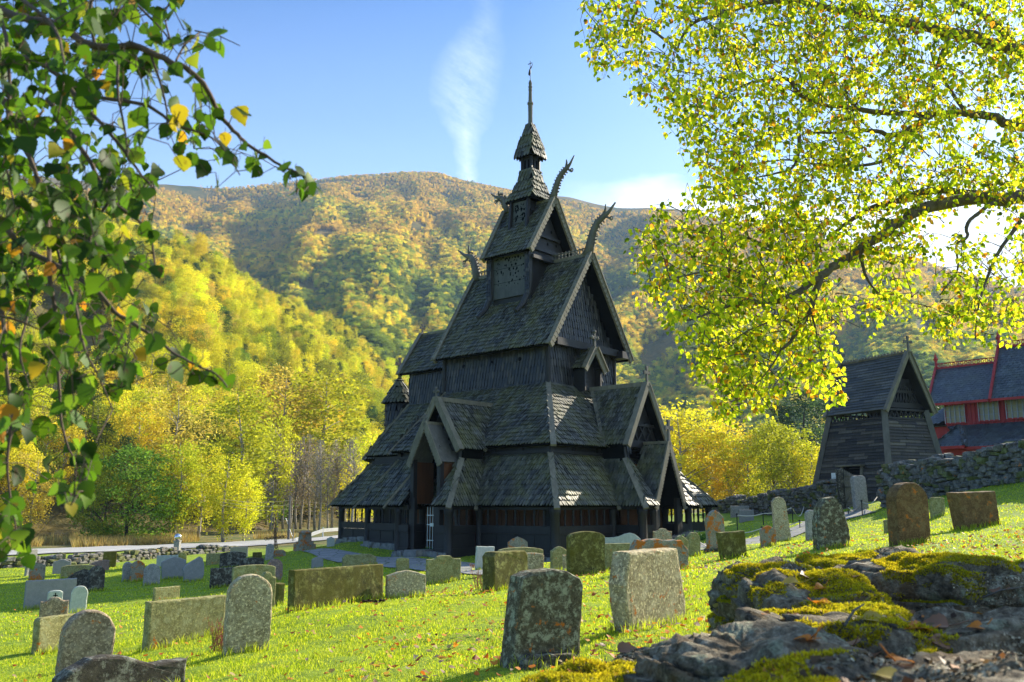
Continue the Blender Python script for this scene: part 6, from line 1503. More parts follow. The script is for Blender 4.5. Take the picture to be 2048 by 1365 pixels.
# leaves lying on the rocks, each an object
M['fl_or'] = mat_leaf('orange_leaf', [(0, (.55, .14, .01)), (1, (.62, .25, .03))], .4, 1.4); M['fl_br'] = mat_leaf('brown_leaf', [(0, (.20, .09, .05)), (1, (.34, .19, .11))], .3, 1.3); M['fl_ye'] = mat_leaf('yellow_leaf', [(0, (.50, .34, .04)), (1, (.55, .42, .10))], .4, 1.3)
dg = bpy.context.evaluated_depsgraph_get; from mathutils.bvhtree import BVHTree
trees_ = []
for o_, c_ in rock_objs: trees_.append(BVHTree.FromPolygons([Vector(q)+o_.location for q in c_], [p.vertices[:] for p in o_.data.polygons]))
trees_.append(BVHTree.FromPolygons([Vector(q) for q in co], [tuple(q) for q in fcs]))
def rock_hit(px, py):
    d = Vector(ray(px, py)).normalized(); o_ = Vector((0, 0, EYE)); best = None
    for t_ in trees_:
        h_ = t_.ray_cast(o_, d, 8)
        if h_[0] is not None and (best is None or h_[3] < best[3]): best = h_
    return best
LV = [(1578, 1168, 'fl_ye', .075, 'pale yellow leaf with its stalk up on the yellow-mossed boulder'), (1612, 1155, 'fl_br', .06, 'pinkish brown leaf right of the upright stalked leaf'), (1640, 1178, 'fl_or', .045, 'red-orange leaf at the right side of the yellow-mossed boulder'), (1645, 1206, 'fl_or', .05, 'red-orange leaf lying low on the yellow-mossed boulder'),
 (1712, 1155, 'fl_br', .04, 'small brown leaf on the golden moss'), (1605, 1282, 'fl_or', .035, 'bright orange leaf in the gap right of the flat grey slab, left of two'), (1622, 1284, 'fl_or', .045, 'bright orange leaf in the gap right of the flat grey slab, right of two'), (1750, 1242, 'fl_ye', .06, 'yellow leaf standing on edge among dry brown litter'), (1838, 1258, 'fl_or', .06, 'dark orange curled leaf left of the long pale ledge'),
 (1870, 1250, 'fl_br', .07, 'large brown curled leaf before the long pale ledge'), (1750, 1312, 'fl_br', .05, 'dull tan leaf on the dark gap at lower right'), (1258, 1302, 'fl_br', .07, 'curled grey-pink leaf at the edge of the green moss cushion'), (1150, 1352, 'fl_or', .04, 'orange leaf sticking up from the green moss cushion'), (1775, 1358, 'fl_ye', .055, 'yellow leaf cut by the bottom edge of the view'),
 (1955, 1258, 'fl_or', .035, 'small red leaf at the right on the pale ledge'), (1335, 1268, 'fl_or', .022, 'tiny orange leaf on the small pale-lichened rock'), (1985, 1180, 'fl_br', .05, 'brown leaf on the ledge near the right edge'), (1880, 1290, 'fl_br', .05, 'brown leaf under the long pale ledge'), (1700, 1290, 'fl_br', .05, 'brown leaf beside the orange pair'), (1430, 1215, 'fl_ye', .03, 'small tan leaf on the far lip of the flat grey slab'), (1810, 1330, 'fl_or', .04, 'orange leaf on the mossy corner rock')]
for i, (px, py, mt, s, lab) in enumerate(LV):
    h_ = rock_hit(px, py)
    if h_ is None: print('leaf miss', px, py); continue
    p_, n_ = h_[0], h_[1]
    if n_.z < 0: n_ = -n_
    n_ = (n_+Vector((0, 0, 1.2))+Vector((rl.uniform(-.6, .6), rl.uniform(-.8, .1), 0))).normalized(); a = rl.uniform(0, 6.28); ax = Vector((math.cos(a), math.sin(a), rl.uniform(.1, .6))); mb = MB(); vs, fs = birch_leaf(rl, Vector((0, 0, .008)), ax, n_, s*.85, rl.uniform(.2, .6), True); mb.add(vs, fs)
    mb.tube([Vector((0, 0, .008)), -ax*s*.3+Vector((0, 0, .02)), -ax*s*.6+Vector((0, 0, .035))], .0012, 4); o = mb.build('fallen_leaf', M[mt], None, True); o.location = p_-Vector(ax)*s*.4; tag(o, lab, 'leaf', 'fallen leaves lying on the mossy rocks')
for (pa_, pb_, lab) in (((1390, 1205), (1690, 1185), None), ((1690, 1262), (1730, 1240), 'pale dry twig standing among the litter by the flat grey slab'), ((1565, 1200), (1580, 1190), None), ((1690, 1142), (1735, 1148), 'thin dark twig lying below the golden-mossed boulder'), ((1960, 1205), (2048, 1195), 'thin grey stick at the right on the pale ledge')):
    if not lab: continue
    a = rock_hit(*pa_); b = rock_hit(*pb_)
    if a and b: mb = MB(); A_ = a[0]+Vector((0, 0, .01)); B_ = b[0]+Vector((0, 0, .03)); mb.tube([Vector((0, 0, 0)), (B_-A_)*.5+Vector((0, 0, .008)), B_-A_], [.003, .0025, .0015], 5); o = mb.build('twig', M['drygrey'], None, True, A_); tag(o, lab, 'twig')
# ================================================================== grass blades
t = NT('grass_blade'); isl = island(t); c = t.ramp(isl, [(0, (.14, .22, .010)), (.4, (.32, .45, .012)), (.8, (.54, .62, .025)), (1, (.70, .64, .10))])
big = t.noise(t.pos(False), .8, 4, .6); c = t.mix(t.ramp(big, [(.4, 0), (.65, .6)]), c, (.30, .36, .05))
tc = t.mix(1., c, (1.6, 1.5, 1.), 'MULTIPLY'); M['grass'] = t.done(leaf_shader(t, c, .5, .6, .2, tc))
rg = np.random.RandomState(4)
def blades(n, y0, y1, h, w_, pw, xr=(-.62, .62)):
    y = y0+(y1-y0)*rg.uniform(0, 1, n)**pw; x = rg.uniform(xr[0], xr[1], n)*y; inwall = (y < 4.6) & (x > .1+.17*y) & (x < 2.5); x = x[~inwall]; y = y[~inwall]; n = len(x); z = terrain(x, y)
    cl = np.array([mnoise.noise(Vector((a*1.2, b*1.2, 0))) for a, b in zip(x, y)]) if n < 400000 else 0
    hh = h*rg.uniform(.4, 1.25, n)*(1+.5*cl); ww = w_*rg.uniform(.7, 1.3, n)*(y/8)**.6; a = rg.uniform(0, 6.28, n); le = rg.normal(0, .65, (n, 2)); dx = np.cos(a)*ww/2; dy = np.sin(a)*ww/2
    b0 = np.stack([x-dx, y-dy, z-.01], -1); b1 = np.stack([x+dx, y+dy, z-.01], -1); m0 = np.stack([x+dx*.7+le[:, 0]*hh*.3, y+dy*.7+le[:, 1]*hh*.3, z+hh*.6], -1); m1 = np.stack([x-dx*.7+le[:, 0]*hh*.3, y-dy*.7+le[:, 1]*hh*.3, z+hh*.6], -1); tp = np.stack([x+le[:, 0]*hh, y+le[:, 1]*hh, z+hh*.95], -1)
    v = np.stack([b0, b1, m0, m1, tp], 1).reshape(-1, 3); i = np.arange(n)*5; f = np.concatenate([np.stack([i, i+1, i+2, i+3], -1), np.stack([i+3, i+2, i+4, i+4], -1)]); return v, f
def blades_tri(n, y0, y1, h, w_, pw, xr=(-.66, .74)):
    v, f = blades(n, y0, y1, h, w_, pw, xr); k = len(v)//5; i = np.arange(k)*5
    return v, np.concatenate([np.stack([i, i+1, i+2], -1), np.stack([i, i+2, i+3], -1), np.stack([i+3, i+2, i+4], -1)])
v1, f1 = blades_tri(230000, 5.5, 16, .034, .006, .9); v2, f2 = blades_tri(130000, 16, 45, .042, .012, 1.0)
parts = [(v1, f1), (v2, f2)]
# longer tufts round the foot of each stone
tx = []
for (x, y, w_, h_, o_) in STONE_AT:
    if y > 40: continue
    k = int(260*max(w_, .3)); ca, sa = math.cos(o_.rotation_euler.z), math.sin(o_.rotation_euler.z); s = rg.uniform(-.55, .55, k)*w_; dd = rg.choice([-1, 1], k)*rg.uniform(.08, .2, k); tx.append(np.stack([x+ca*s-sa*dd, y+sa*s+ca*dd], -1))
tx = np.concatenate(tx); n = len(tx); x, y = tx[:, 0], tx[:, 1]; z = terrain(x, y); hh = rg.uniform(.05, .16, n); a = rg.uniform(0, 6.28, n); ww = .008*(y/8)**.6; dx = np.cos(a)*ww/2; dy = np.sin(a)*ww/2; le = rg.normal(0, .35, (n, 2))
v = np.stack([np.stack([x-dx, y-dy, z-.01], -1), np.stack([x+dx, y+dy, z-.01], -1), np.stack([x+dx*.7+le[:, 0]*hh*.3, y+dy*.7+le[:, 1]*hh*.3, z+hh*.6], -1), np.stack([x-dx*.7+le[:, 0]*hh*.3, y-dy*.7+le[:, 1]*hh*.3, z+hh*.6], -1), np.stack([x+le[:, 0]*hh, y+le[:, 1]*hh, z+hh], -1)], 1).reshape(-1, 3)
i = np.arange(n)*5; parts.append((v, np.concatenate([np.stack([i, i+1, i+2], -1), np.stack([i, i+2, i+3], -1), np.stack([i+3, i+2, i+4], -1)])))
off = 0; VV = []; FF = []
for v, f in parts: VV.append(v); FF.append(f+off); off += len(v)
o = np_mesh('grass', np.concatenate(VV), np.concatenate(FF), M['grass']); tag(o, 'short bright green lawn grass around the gravestones', 'grass', None, 'stuff')
# dry reeds beyond the road
M['reed'] = mat_leaf('dry_reed', [(0, (.22, .15, .05)), (.6, (.42, .30, .10)), (1, (.36, .34, .10))], .45, 1.4)
n = 42000; y = rg.uniform(60, 82, n); px_ = rg.uniform(-60, 700, n); x = (px_-CX)/1829.5*y; yr = 1082+(690-px_)*.04; zz_ = terrain(x, y); py_ = HOR+(EYE-zz_)/y*1829.5;  m_ = np.array([mnoise.noise(Vector((a*.15, b*.15, 4))) for a, b in zip(x, y)]); k_ = (py_ < np.interp(px_, [0, 170, 350, 560, 690], [1101, 1094, 1087, 1078, 1069])) & (m_ > .12-.5*((px_ > 150) & (px_ < 350))); x, y = x[k_], y[k_]; n = len(x); z = terrain(x, y); hh = rg.uniform(.3, .9, n); le = rg.normal(0, .25, (n, 2)); ww = .05; a = rg.uniform(0, 6.28, n); dx = np.cos(a)*ww/2; dy = np.sin(a)*ww/2
v = np.stack([np.stack([x-dx, y-dy, z], -1), np.stack([x+dx, y+dy, z], -1), np.stack([x+le[:, 0]*hh, y+le[:, 1]*hh, z+hh], -1)], 1).reshape(-1, 3); o = np_mesh('dry_reeds', v, np.arange(len(v)).reshape(-1, 3), M['reed']); tag(o, 'tall straw-coloured grass and reeds beyond the road', 'reeds', None, 'stuff')
# heather plants at the foot of two stones
M['heather'] = mat_leaf('heather_sprig', [(0, (.30, .06, .08)), (.5, (.42, .16, .13)), (.75, (.16, .22, .04)), (1, (.45, .42, .08))], .3, 1.2)
for (px, py, h_, k, lab) in ((432, 1305, .42, 26, 'reddish heather sprigs at the foot of the tall light round-topped stone'), (960, 1182, .4, 16, 'pink heather sprig at the left foot of the thick chamfered stone'), (948, 1138, .2, 12, 'small pink heather tuft before the pale green-white slab')):
    g_ = hit(px, py); mb = MB()
    for _ in range(k):
        a = rl.uniform(0, 6.28); b = Vector((rl.uniform(-.1, .1), rl.uniform(-.08, .08), 0)); tp = b+Vector((math.cos(a)*.12, math.sin(a)*.12, h_*rl.uniform(.6, 1.1))); mb.tube([b, b.lerp(tp, .5)+Vector((0, 0, .02)), tp], [.004, .003, .002], 3, cap=False)
        for q in range(26): f = .25+.75*q/26; c = b.lerp(tp, f); d_ = Vector((rl.uniform(-1, 1), rl.uniform(-1, 1), rl.uniform(.2, 1))).normalized()*.022; s_2 = d_.cross(Vector((rl.uniform(-1, 1), 1, 0))).normalized()*.006; mb.add([c-s_2, c+s_2, c+d_], [(0, 1, 2)])
    o = mb.build('heather_plant', M['heather'], None, loc=g_); tag(o, lab, 'plant')
# low green plants by the church door
M['herb'] = mat_leaf('green_herb', [(0, (.04, .12, .015)), (1, (.12, .26, .04))], .4, 1.3)
for (px, py, s, lab) in ((855, 1112, .5, 'leafy green plant beside the south door step'), (1092, 1125, .4, 'small green plant below the church corner post'), (1395, 1082, .6, 'leafy plant at the foot of the west gallery')):
    g_ = hit(px, py); r_ = np.random.RandomState(px); c = r_.normal(size=(420, 3))*np.array([s*.45, s*.3, s*.25]); c[:, 2] = np.abs(c[:, 2]); v, f = leaf_quads(c, None, .09, px, -.3); o = np_mesh('leafy_plant', v, f, M['herb']); o.location = g_; tag(o, lab, 'plant')
# clods of dark earth on the sunny rise
cl_m = mat_plain('dark_clod', (.03, .018, .012), .95, .1, .5, 40)
for i, (px, py, lab) in enumerate(((736, 1207, 'dark clod of earth on the sunlit rise, leftmost'), (758, 1207, 'dark clod of earth on the sunlit rise, second from left'), (785, 1197, 'dark clod of earth on the sunlit rise, third from left'), (806, 1193, 'dark clod of earth on the sunlit rise, rightmost'))):
    g_ = hit(px, py); mb = MB(); [mb.box((rl.uniform(-.08, .08), rl.uniform(-.05, .05), rl.uniform(0, .05)), (rl.uniform(.03, .07), rl.uniform(.03, .06), rl.uniform(.02, .05)), Matrix.Rotation(rl.uniform(0, 3), 3, (1, .5, .3))) for _ in range(12)]; o = mb.build('earth_clod', cl_m, None, loc=g_); tag(o, lab, 'clod', 'clods on the sunlit rise')
# ================================================================== overhanging birch at the upper right
M['twig'] = mat_plain('twig_bark', (.10, .07, .05), .8, .2, .4, 30)
M['limb'] = mat_plain('limb_bark', (.13, .105, .08), .85, .2, .5, 14)
t = NT('birch_leaf_sunlit'); isl = island(t)
c = t.ramp(isl, [(0, (.08, .14, .008)), (.12, (.20, .30, .012)), (.35, (.34, .46, .015)), (.55, (.56, .62, .02)), (.78, (.76, .72, .03)), (.92, (.82, .58, .03)), (.97, (.60, .26, .02)), (1, (.35, .12, .02))])
tc = t.mix(1., c, (1.3, 1.3, 1.), 'MULTIPLY'); M['leafR'] = t.done(leaf_shader(t, c, .74, .5, .2, tc))
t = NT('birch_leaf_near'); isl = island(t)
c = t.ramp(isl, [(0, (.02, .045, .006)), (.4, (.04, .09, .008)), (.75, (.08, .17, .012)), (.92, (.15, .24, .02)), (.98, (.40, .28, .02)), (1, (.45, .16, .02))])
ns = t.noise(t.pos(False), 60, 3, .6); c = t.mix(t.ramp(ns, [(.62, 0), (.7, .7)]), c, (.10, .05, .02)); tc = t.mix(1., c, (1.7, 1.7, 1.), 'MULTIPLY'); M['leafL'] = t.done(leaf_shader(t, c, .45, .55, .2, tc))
BR = empty('birch_tree', (7.2, 8.2, gz(7.2, 8.2)), 0, 'large birch whose backlit yellow-green boughs overhang the upper right', 'birch')
BO = Vector(BR.location)
def pl(pts): return [at(*q)-BO for q in pts]
def limb(pts, r0, r1, name='branch', n=8, mat=None):
    p_ = pl(pts) if not isinstance(pts[0], Vector) else pts
    # Catmull-Rom through the measured points
    out = []; P_ = [p_[0]]+p_+[p_[-1]]
    for i in range(1, len(P_)-2):
        for k in range(4):
            t_ = k/4; a, b, c, d = P_[i-1], P_[i], P_[i+1], P_[i+2]
            out.append(.5*((2*b)+(c-a)*t_+(2*a-5*b+4*c-d)*t_*t_+(3*b-a-3*c+d)*t_**3))
    out.append(p_[-1]); m_ = len(out); rr = [r0+(r1-r0)*(k/(m_-1))**.8 for k in range(m_)]
    r_ = random.Random(int(r0*1000)); out = [q+Vector((r_.uniform(-1, 1), r_.uniform(-1, 1), r_.uniform(-1, 1)))*rr[k]*.35 for k, q in enumerate(out)]
    mb = MB(); mb.tube(out, rr, n); mb.build(name, mat or M['limb'], BR, True); return out, rr
tr = [Vector((.3, .1, -.4)), Vector((.1, 0, 1.0)), Vector((-.05, -.1, 2.2)), Vector((-.15, -.2, 3.4)), Vector((-.1, -.3, 5.0)), Vector((.1, -.3, 6.8)), Vector((.1, 0, 9.0))]
mb = MB(); mb.tube(tr, [.34, .28, .25, .22, .18, .13, .05], 12); mb.build('trunk', M['bark'], BR, True)
LIMBS = [([(2600, 520, 8.0), (2250, 380, 7.8), (2048, 395, 7.5), (1900, 402, 7.3), (1820, 432, 7.1), (1760, 472, 7.0), (1690, 520, 6.9), (1640, 552, 6.8), (1590, 590, 6.7), (1540, 604, 6.6), (1480, 606, 6.5), (1430, 622, 6.4)], .075, .012),
 ([(1640, 552, 6.8), (1622, 620, 6.8), (1600, 655, 6.8), (1575, 690, 6.7), (1550, 705, 6.7)], .03, .008),
 ([(1990, 396, 7.4), (1930, 388, 7.5), (1860, 380, 7.5), (1800, 402, 7.5), (1750, 412, 7.6), (1700, 442, 7.6), (1640, 492, 7.6), (1600, 520, 7.6)], .045, .01),
 ([(2600, 420, 8.0), (2250, 270, 7.9), (2048, 252, 7.7), (1990, 236, 7.7), (1930, 226, 7.7), (1860, 228, 7.6), (1760, 226, 7.5), (1700, 215, 7.4), (1640, 206, 7.3), (1580, 158, 7.2)], .06, .012),
 ([(1860, 233, 7.6), (1820, 258, 7.4), (1785, 270, 7.3), (1740, 262, 7.2), (1680, 266, 7.2), (1620, 266, 7.1)], .035, .008),
 ([(2600, 300, 8.0), (2250, 160, 8.1), (2048, 106, 7.9), (1960, 80, 7.8), (1900, 66, 7.8), (1830, 50, 7.7), (1760, 40, 7.6), (1690, 22, 7.5), (1600, 4, 7.3), (1500, -20, 7.2)], .08, .02),
 ([(1590, 0, 7.3), (1500, 10, 7.2), (1440, 30, 7.1), (1400, 40, 7.0), (1370, 62, 7.0), (1355, 100, 7.0)], .03, .008),
 ([(1640, 206, 7.3), (1600, 190, 7.2), (1570, 158, 7.2), (1500, 168, 7.1), (1450, 190, 7.0), (1420, 202, 7.0)], .025, .006),
 ([(2020, 396, 7.4), (1975, 412, 7.2), (1935, 448, 7.1), (1935, 475, 7.1), (1912, 492, 7.1), (1915, 540, 7.1), (1880, 590, 7.0)], .022, .005),
 ([(1720, 506, 6.9), (1735, 560, 6.9), (1760, 590, 6.9)], .018, .004), ([(2048, 430, 7.3), (1990, 520, 7.2), (1960, 600, 7.1), (1950, 680, 7.1)], .02, .004), ([(1900, 66, 7.8), (1880, 120, 7.7), (1850, 190, 7.6), (1860, 228, 7.6)], .02, .012),
 ([(1760, 40, 7.6), (1735, 10, 7.7), (1710, -30, 7.8)], .025, .01), ([(1930, 226, 7.7), (1900, 180, 7.8), (1870, 130, 7.8), (1860, 90, 7.9)], .02, .008), ([(1710, 215, 7.4), (1690, 180, 7.4), (1705, 140, 7.4), (1690, 110, 7.4)], .016, .005),
 ([(1560, 604, 6.6), (1520, 560, 6.6), (1460, 540, 6.5), (1400, 545, 6.4), (1340, 560, 6.3)], .02, .004), ([(1430, 622, 6.4), (1380, 640, 6.4), (1350, 640, 6.3)], .012, .003), ([(1640, 492, 7.6), (1560, 500, 7.5), (1480, 470, 7.4), (1420, 460, 7.3)], .02, .004),
 ([(1860, 228, 7.6), (1800, 300, 7.3), (1740, 330, 7.2), (1640, 330, 7.1), (1560, 320, 7.0), (1480, 340, 7.0)], .022, .004), ([(1600, 270, 7.1), (1590, 330, 7.0), (1540, 350, 7.0), (1480, 360, 6.9)], .018, .004), ([(2048, 106, 7.9), (1950, 20, 8.0), (1850, -20, 8.0)], .04, .02),
 ([(1355, 100, 7.0), (1300, 60, 7.0), (1240, 40, 7.0), (1190, 60, 7.0)], .014, .004), ([(1560, 705, 6.7), (1530, 750, 6.7), (1500, 780, 6.7)], .008, .003), ([(1622, 620, 6.8), (1640, 700, 6.8), (1650, 760, 6.8)], .01, .003), ([(1590, 655, 6.8), (1560, 640, 6.7), (1500, 660, 6.6), (1440, 700, 6.6)], .012, .003)]
SK = []
for pts, r0, r1 in LIMBS:
    out, rr = limb(pts, r0, r1, 'branch')
    for q in out: SK.append(q+BO)
SKA = np.array(SK)
REG = [(1160, 30), (1185, -20), (2070, -20), (2070, 700), (1990, 690), (1900, 700), (1850, 660), (1790, 665), (1740, 690), (1700, 640), (1660, 700), (1690, 820), (1665, 830), (1630, 800), (1580, 790), (1560, 835), (1520, 830), (1470, 850), (1435, 870), (1420, 800), (1385, 770), (1365, 720), (1370, 660), (1340, 680), (1290, 620), (1262, 560), (1260, 510), (1300, 440), (1350, 460), (1390, 400), (1372, 340), (1355, 280), (1310, 230), (1262, 210), (1250, 160), (1225, 120), (1205, 185), (1190, 180), (1185, 110), (1168, 80)]
HOLES = [(1950, 285, 55, 30, .8), (1935, 470, 75, 45, .9), (2010, 520, 50, 40, .8), (1860, 480, 50, 40, .8), (1780, 560, 60, 40, .55), (1690, 600, 50, 50, .7), (1840, 620, 60, 35, .5), (1500, 240, 30, 15, .5), (1400, 440, 30, 20, .5), (2020, 250, 30, 25, .6), (1900, 560, 60, 40, .4), (1330, 340, 30, 50, .5), (1300, 500, 20, 60, .4), (1650, 160, 30, 14, .4), (1760, 350, 30, 14, .4), (1690, 700, 20, 40, .3)]
rb = random.Random(31); LV_, LF_ = [], []; TW = MB(); nleaf = 0
def add_leaf(store, base, ax, nrm, s, curl):
    v, f = birch_leaf(rb, base, ax, nrm, s, curl); store.append(v)
LST = []
PTS = []
for k in range(4300):
    px = rb.uniform(1150, 2100); py = rb.uniform(-40, 880)
    if not inpoly(px, py, REG): continue
    if any(((px-hx)/hw)**2+((py-hy)/hh_)**2 < 1 and rb.random() < pr for hx, hy, hw, hh_, pr in HOLES): continue
    den = .8 if px < 1400 else .95
    if py > 560 and px > 1680: den = .62
    if rb.random() > den: continue
    e = at(px, py, 7.0+(px-1600)*.0009+rb.gauss(0, .5)); PTS.append((float(np.sqrt(((SKA-np.array(e))**2).sum(1).min())), e))
PTS.sort(key=lambda q: q[0]); GROW = np.zeros((len(SKA)+len(PTS)*3, 3)); GROW[:len(SKA)] = SKA; ng_ = len(SKA)
for d0_, e in PTS:
    d2_ = ((GROW[:ng_]-np.array(e)-np.array([.1, 0, .1]))**2).sum(1); j = int(np.argmin(d2_)); s0 = Vector(GROW[j]); L = (e-s0).length
    hang = rb.uniform(.12, .32); st = e+Vector((rb.uniform(-.08, .12), rb.uniform(-.08, .08), hang*.75)); mid = s0.lerp(st, .5)+Vector((rb.uniform(-.05, .05), rb.uniform(-.05, .05), .06*min(1, L)))
    TW.tube([s0-BO, mid-BO, st-BO], [.0055 if d0_ < .4 else .0035, .003, .0022], 3, cap=False)
    for q in (mid, st, e): GROW[ng_] = np.array(q); ng_ += 1
    pts = [st, st.lerp(e, .5)+Vector((rb.uniform(-.05, .05), rb.uniform(-.05, .05), .03)), e]; TW.tube([q-BO for q in pts], [.0022, .0018, .0012], 3, cap=False)
    for q in range(rb.randint(9, 15)):
        f = rb.uniform(-.5, 1.); b = (mid.lerp(st, 1+f*1.5) if f < 0 else pts[0].lerp(pts[1], f*2) if f < .5 else pts[1].lerp(pts[2], f*2-1)); a = rb.uniform(0, 6.28); b2 = b+Vector((math.cos(a), math.sin(a), -.4))*rb.uniform(.015, .06)
        ax = Vector((math.cos(a)*.7, math.sin(a)*.7, -rb.uniform(.3, 1.4))); LST.append(birch_leaf(rb, b2-BO, ax, Vector((rb.uniform(-1, 1), rb.uniform(-1, 1), rb.uniform(-.3, 1))), rb.uniform(.028, .052), rb.uniform(-.1, .35)))
TW.build('twigs', M['twig'], BR); nv = 0; allv = []; allf = []
mb = MB()
for v, f in LST: mb.add(v, f)
mb.build('leaves', M['leafR'], BR); print('right leaves', len(LST), 'twigs ok')
# ================================================================== near birch twigs hanging at the left edge
BL = empty('birch_tree', (-2.6, .9, gz(-2.6, .9)), 0, 'dark green birch twigs hanging close by at the left edge', 'birch'); BO = Vector(BL.location)
BR_keep = BR; BR = BL
mb = MB(); mb.tube([Vector((0, 0, -.3)), Vector((0, .1, 1.5)), Vector((.1, .1, 3.0)), Vector((.15, .15, 5.0))], [.16, .14, .11, .06], 10); mb.build('trunk', M['bark'], BL, True)
TL = [([(-500, -250, 1.6), (-200, -60, 1.5), (0, 20, 1.45), (60, 42, 1.4), (115, 50, 1.35), (190, 95, 1.3), (250, 90, 1.3), (300, 105, 1.3), (350, 128, 1.3), (390, 150, 1.3), (420, 190, 1.32), (440, 230, 1.35), (475, 270, 1.36), (500, 292, 1.38), (540, 318, 1.4), (575, 338, 1.4), (605, 350, 1.4), (620, 380, 1.4)], .009, .0014),
 ([(-300, 60, 1.7), (-100, 100, 1.6), (0, 110, 1.5), (60, 118, 1.45), (110, 145, 1.4), (150, 190, 1.35), (190, 235, 1.3), (240, 290, 1.3), (275, 340, 1.3), (310, 380, 1.3)], .008, .0015),
 ([(200, -60, 1.5), (262, 0, 1.5), (305, 40, 1.5), (335, 75, 1.5), (345, 95, 1.5)], .003, .001), ([(390, 62, 1.5), (430, 70, 1.5), (455, 80, 1.5), (480, 92, 1.5)], .0015, .0008), ([(350, 128, 1.3), (370, 90, 1.4), (400, 65, 1.5)], .002, .0015),
 ([(-100, 150, 1.6), (0, 190, 1.5), (25, 250, 1.45), (50, 300, 1.4), (75, 360, 1.4), (100, 450, 1.4), (120, 520, 1.4)], .008, .002), ([(95, 200, 1.4), (130, 250, 1.35), (165, 300, 1.3), (190, 345, 1.3), (220, 400, 1.3), (265, 432, 1.3), (300, 470, 1.3), (310, 540, 1.3)], .005, .0015),
 ([(-120, 300, 1.5), (0, 440, 1.4), (40, 495, 1.4), (90, 520, 1.4), (140, 545, 1.35), (200, 590, 1.3), (230, 625, 1.3), (270, 650, 1.3), (315, 680, 1.3), (345, 705, 1.3), (390, 730, 1.3), (430, 748, 1.3), (455, 775, 1.3)], .006, .0012),
 ([(75, 360, 1.4), (95, 450, 1.38), (100, 560, 1.35), (112, 650, 1.35), (118, 760, 1.35), (125, 860, 1.35), (150, 930, 1.35), (148, 990, 1.35)], .005, .001), ([(-60, 500, 1.5), (0, 610, 1.45), (10, 720, 1.4), (20, 840, 1.4), (15, 940, 1.4), (25, 1020, 1.4), (40, 1090, 1.4)], .005, .001),
 ([(120, 520, 1.4), (150, 610, 1.35), (170, 700, 1.3), (200, 760, 1.3), (225, 820, 1.3)], .003, .001), ([(150, 190, 1.35), (230, 200, 1.3), (300, 215, 1.25), (350, 250, 1.25), (400, 265, 1.25), (440, 290, 1.3), (480, 350, 1.3)], .004, .001), ([(240, 100, 1.3), (235, 180, 1.25), (250, 260, 1.2), (255, 320, 1.2)], .003, .001),
 ([(-100, -40, 1.3), (0, -30, 1.2), (60, 10, 1.1), (110, 60, 1.05), (130, 130, 1.0)], .005, .0015), ([(0, 20, 1.4), (20, 150, 1.3), (10, 300, 1.25), (30, 420, 1.2)], .004, .001), ([(190, 95, 1.3), (180, 20, 1.3), (200, -30, 1.3)], .003, .002), ([(220, 400, 1.3), (180, 470, 1.3), (190, 560, 1.3), (210, 620, 1.3)], .003, .001),
 ([(40, 495, 1.4), (60, 600, 1.4), (40, 700, 1.35), (60, 780, 1.3)], .003, .001), ([(345, 95, 1.5), (330, 20, 1.5), (380, -20, 1.5)], .002, .001), ([(300, 105, 1.3), (330, 200, 1.3), (335, 280, 1.3)], .0025, .001), ([(-50, 620, 1.2), (30, 640, 1.2), (80, 660, 1.2)], .003, .001)]
SL = []; LL = []
for pts, r0, r1 in TL:
    out, rr = limb(pts, r0, r1, 'twig', 5, M['twig'])
    for q in out: SL.append(np.array(q+BO))
SLA = np.array(SL)
REGL = [(-30, -30), (350, -30), (365, 40), (345, 75), (450, 60), (445, 150), (395, 175), (440, 215), (455, 300), (480, 345), (470, 390), (500, 290), (545, 330), (620, 345), (635, 400), (590, 400), (540, 350), (470, 330), (380, 330), (290, 400), (320, 470), (320, 545), (290, 590), (345, 670), (400, 720), (445, 745), (440, 790), (385, 765), (300, 740), (290, 790), (250, 760), (215, 820), (170, 890), (205, 930), (175, 1000), (150, 1050), (110, 1000), (85, 930), (40, 920), (60, 1010), (60, 1130), (-30, 1130)]
HL = [(230, 235, 42, 40, .8), (125, 295, 30, 45, .5), (330, 320, 55, 40, .5), (260, 60, 40, 25, .4), (90, 800, 45, 60, .5), (120, 900, 30, 40, .6), (30, 970, 30, 60, .5), (280, 560, 30, 50, .5), (350, 180, 30, 20, .4)]
cnt = 0; TW = MB(); k = 0; SLG = np.zeros((len(SLA)+3000, 3)); SLG[:len(SLA)] = SLA; nsl = len(SLA)
PX = CX+SLA[:, 0]/SLA[:, 1]*1829.5
SMALL = [(615, 385), (592, 352), (580, 360), (567, 345), (520, 350), (505, 330), (485, 300), (528, 297), (500, 340), (435, 375), (412, 345), (440, 100), (445, 75), (380, 85), (368, 60), (380, 75), (430, 760), (400, 765), (384, 745), (425, 770), (455, 775), (366, 745), (145, 985), (130, 1000), (160, 960), (120, 985), (95, 960), (45, 1080), (20, 1040), (30, 1100), (5, 1120), (475, 235), (485, 240), (340, 15), (325, 35)]
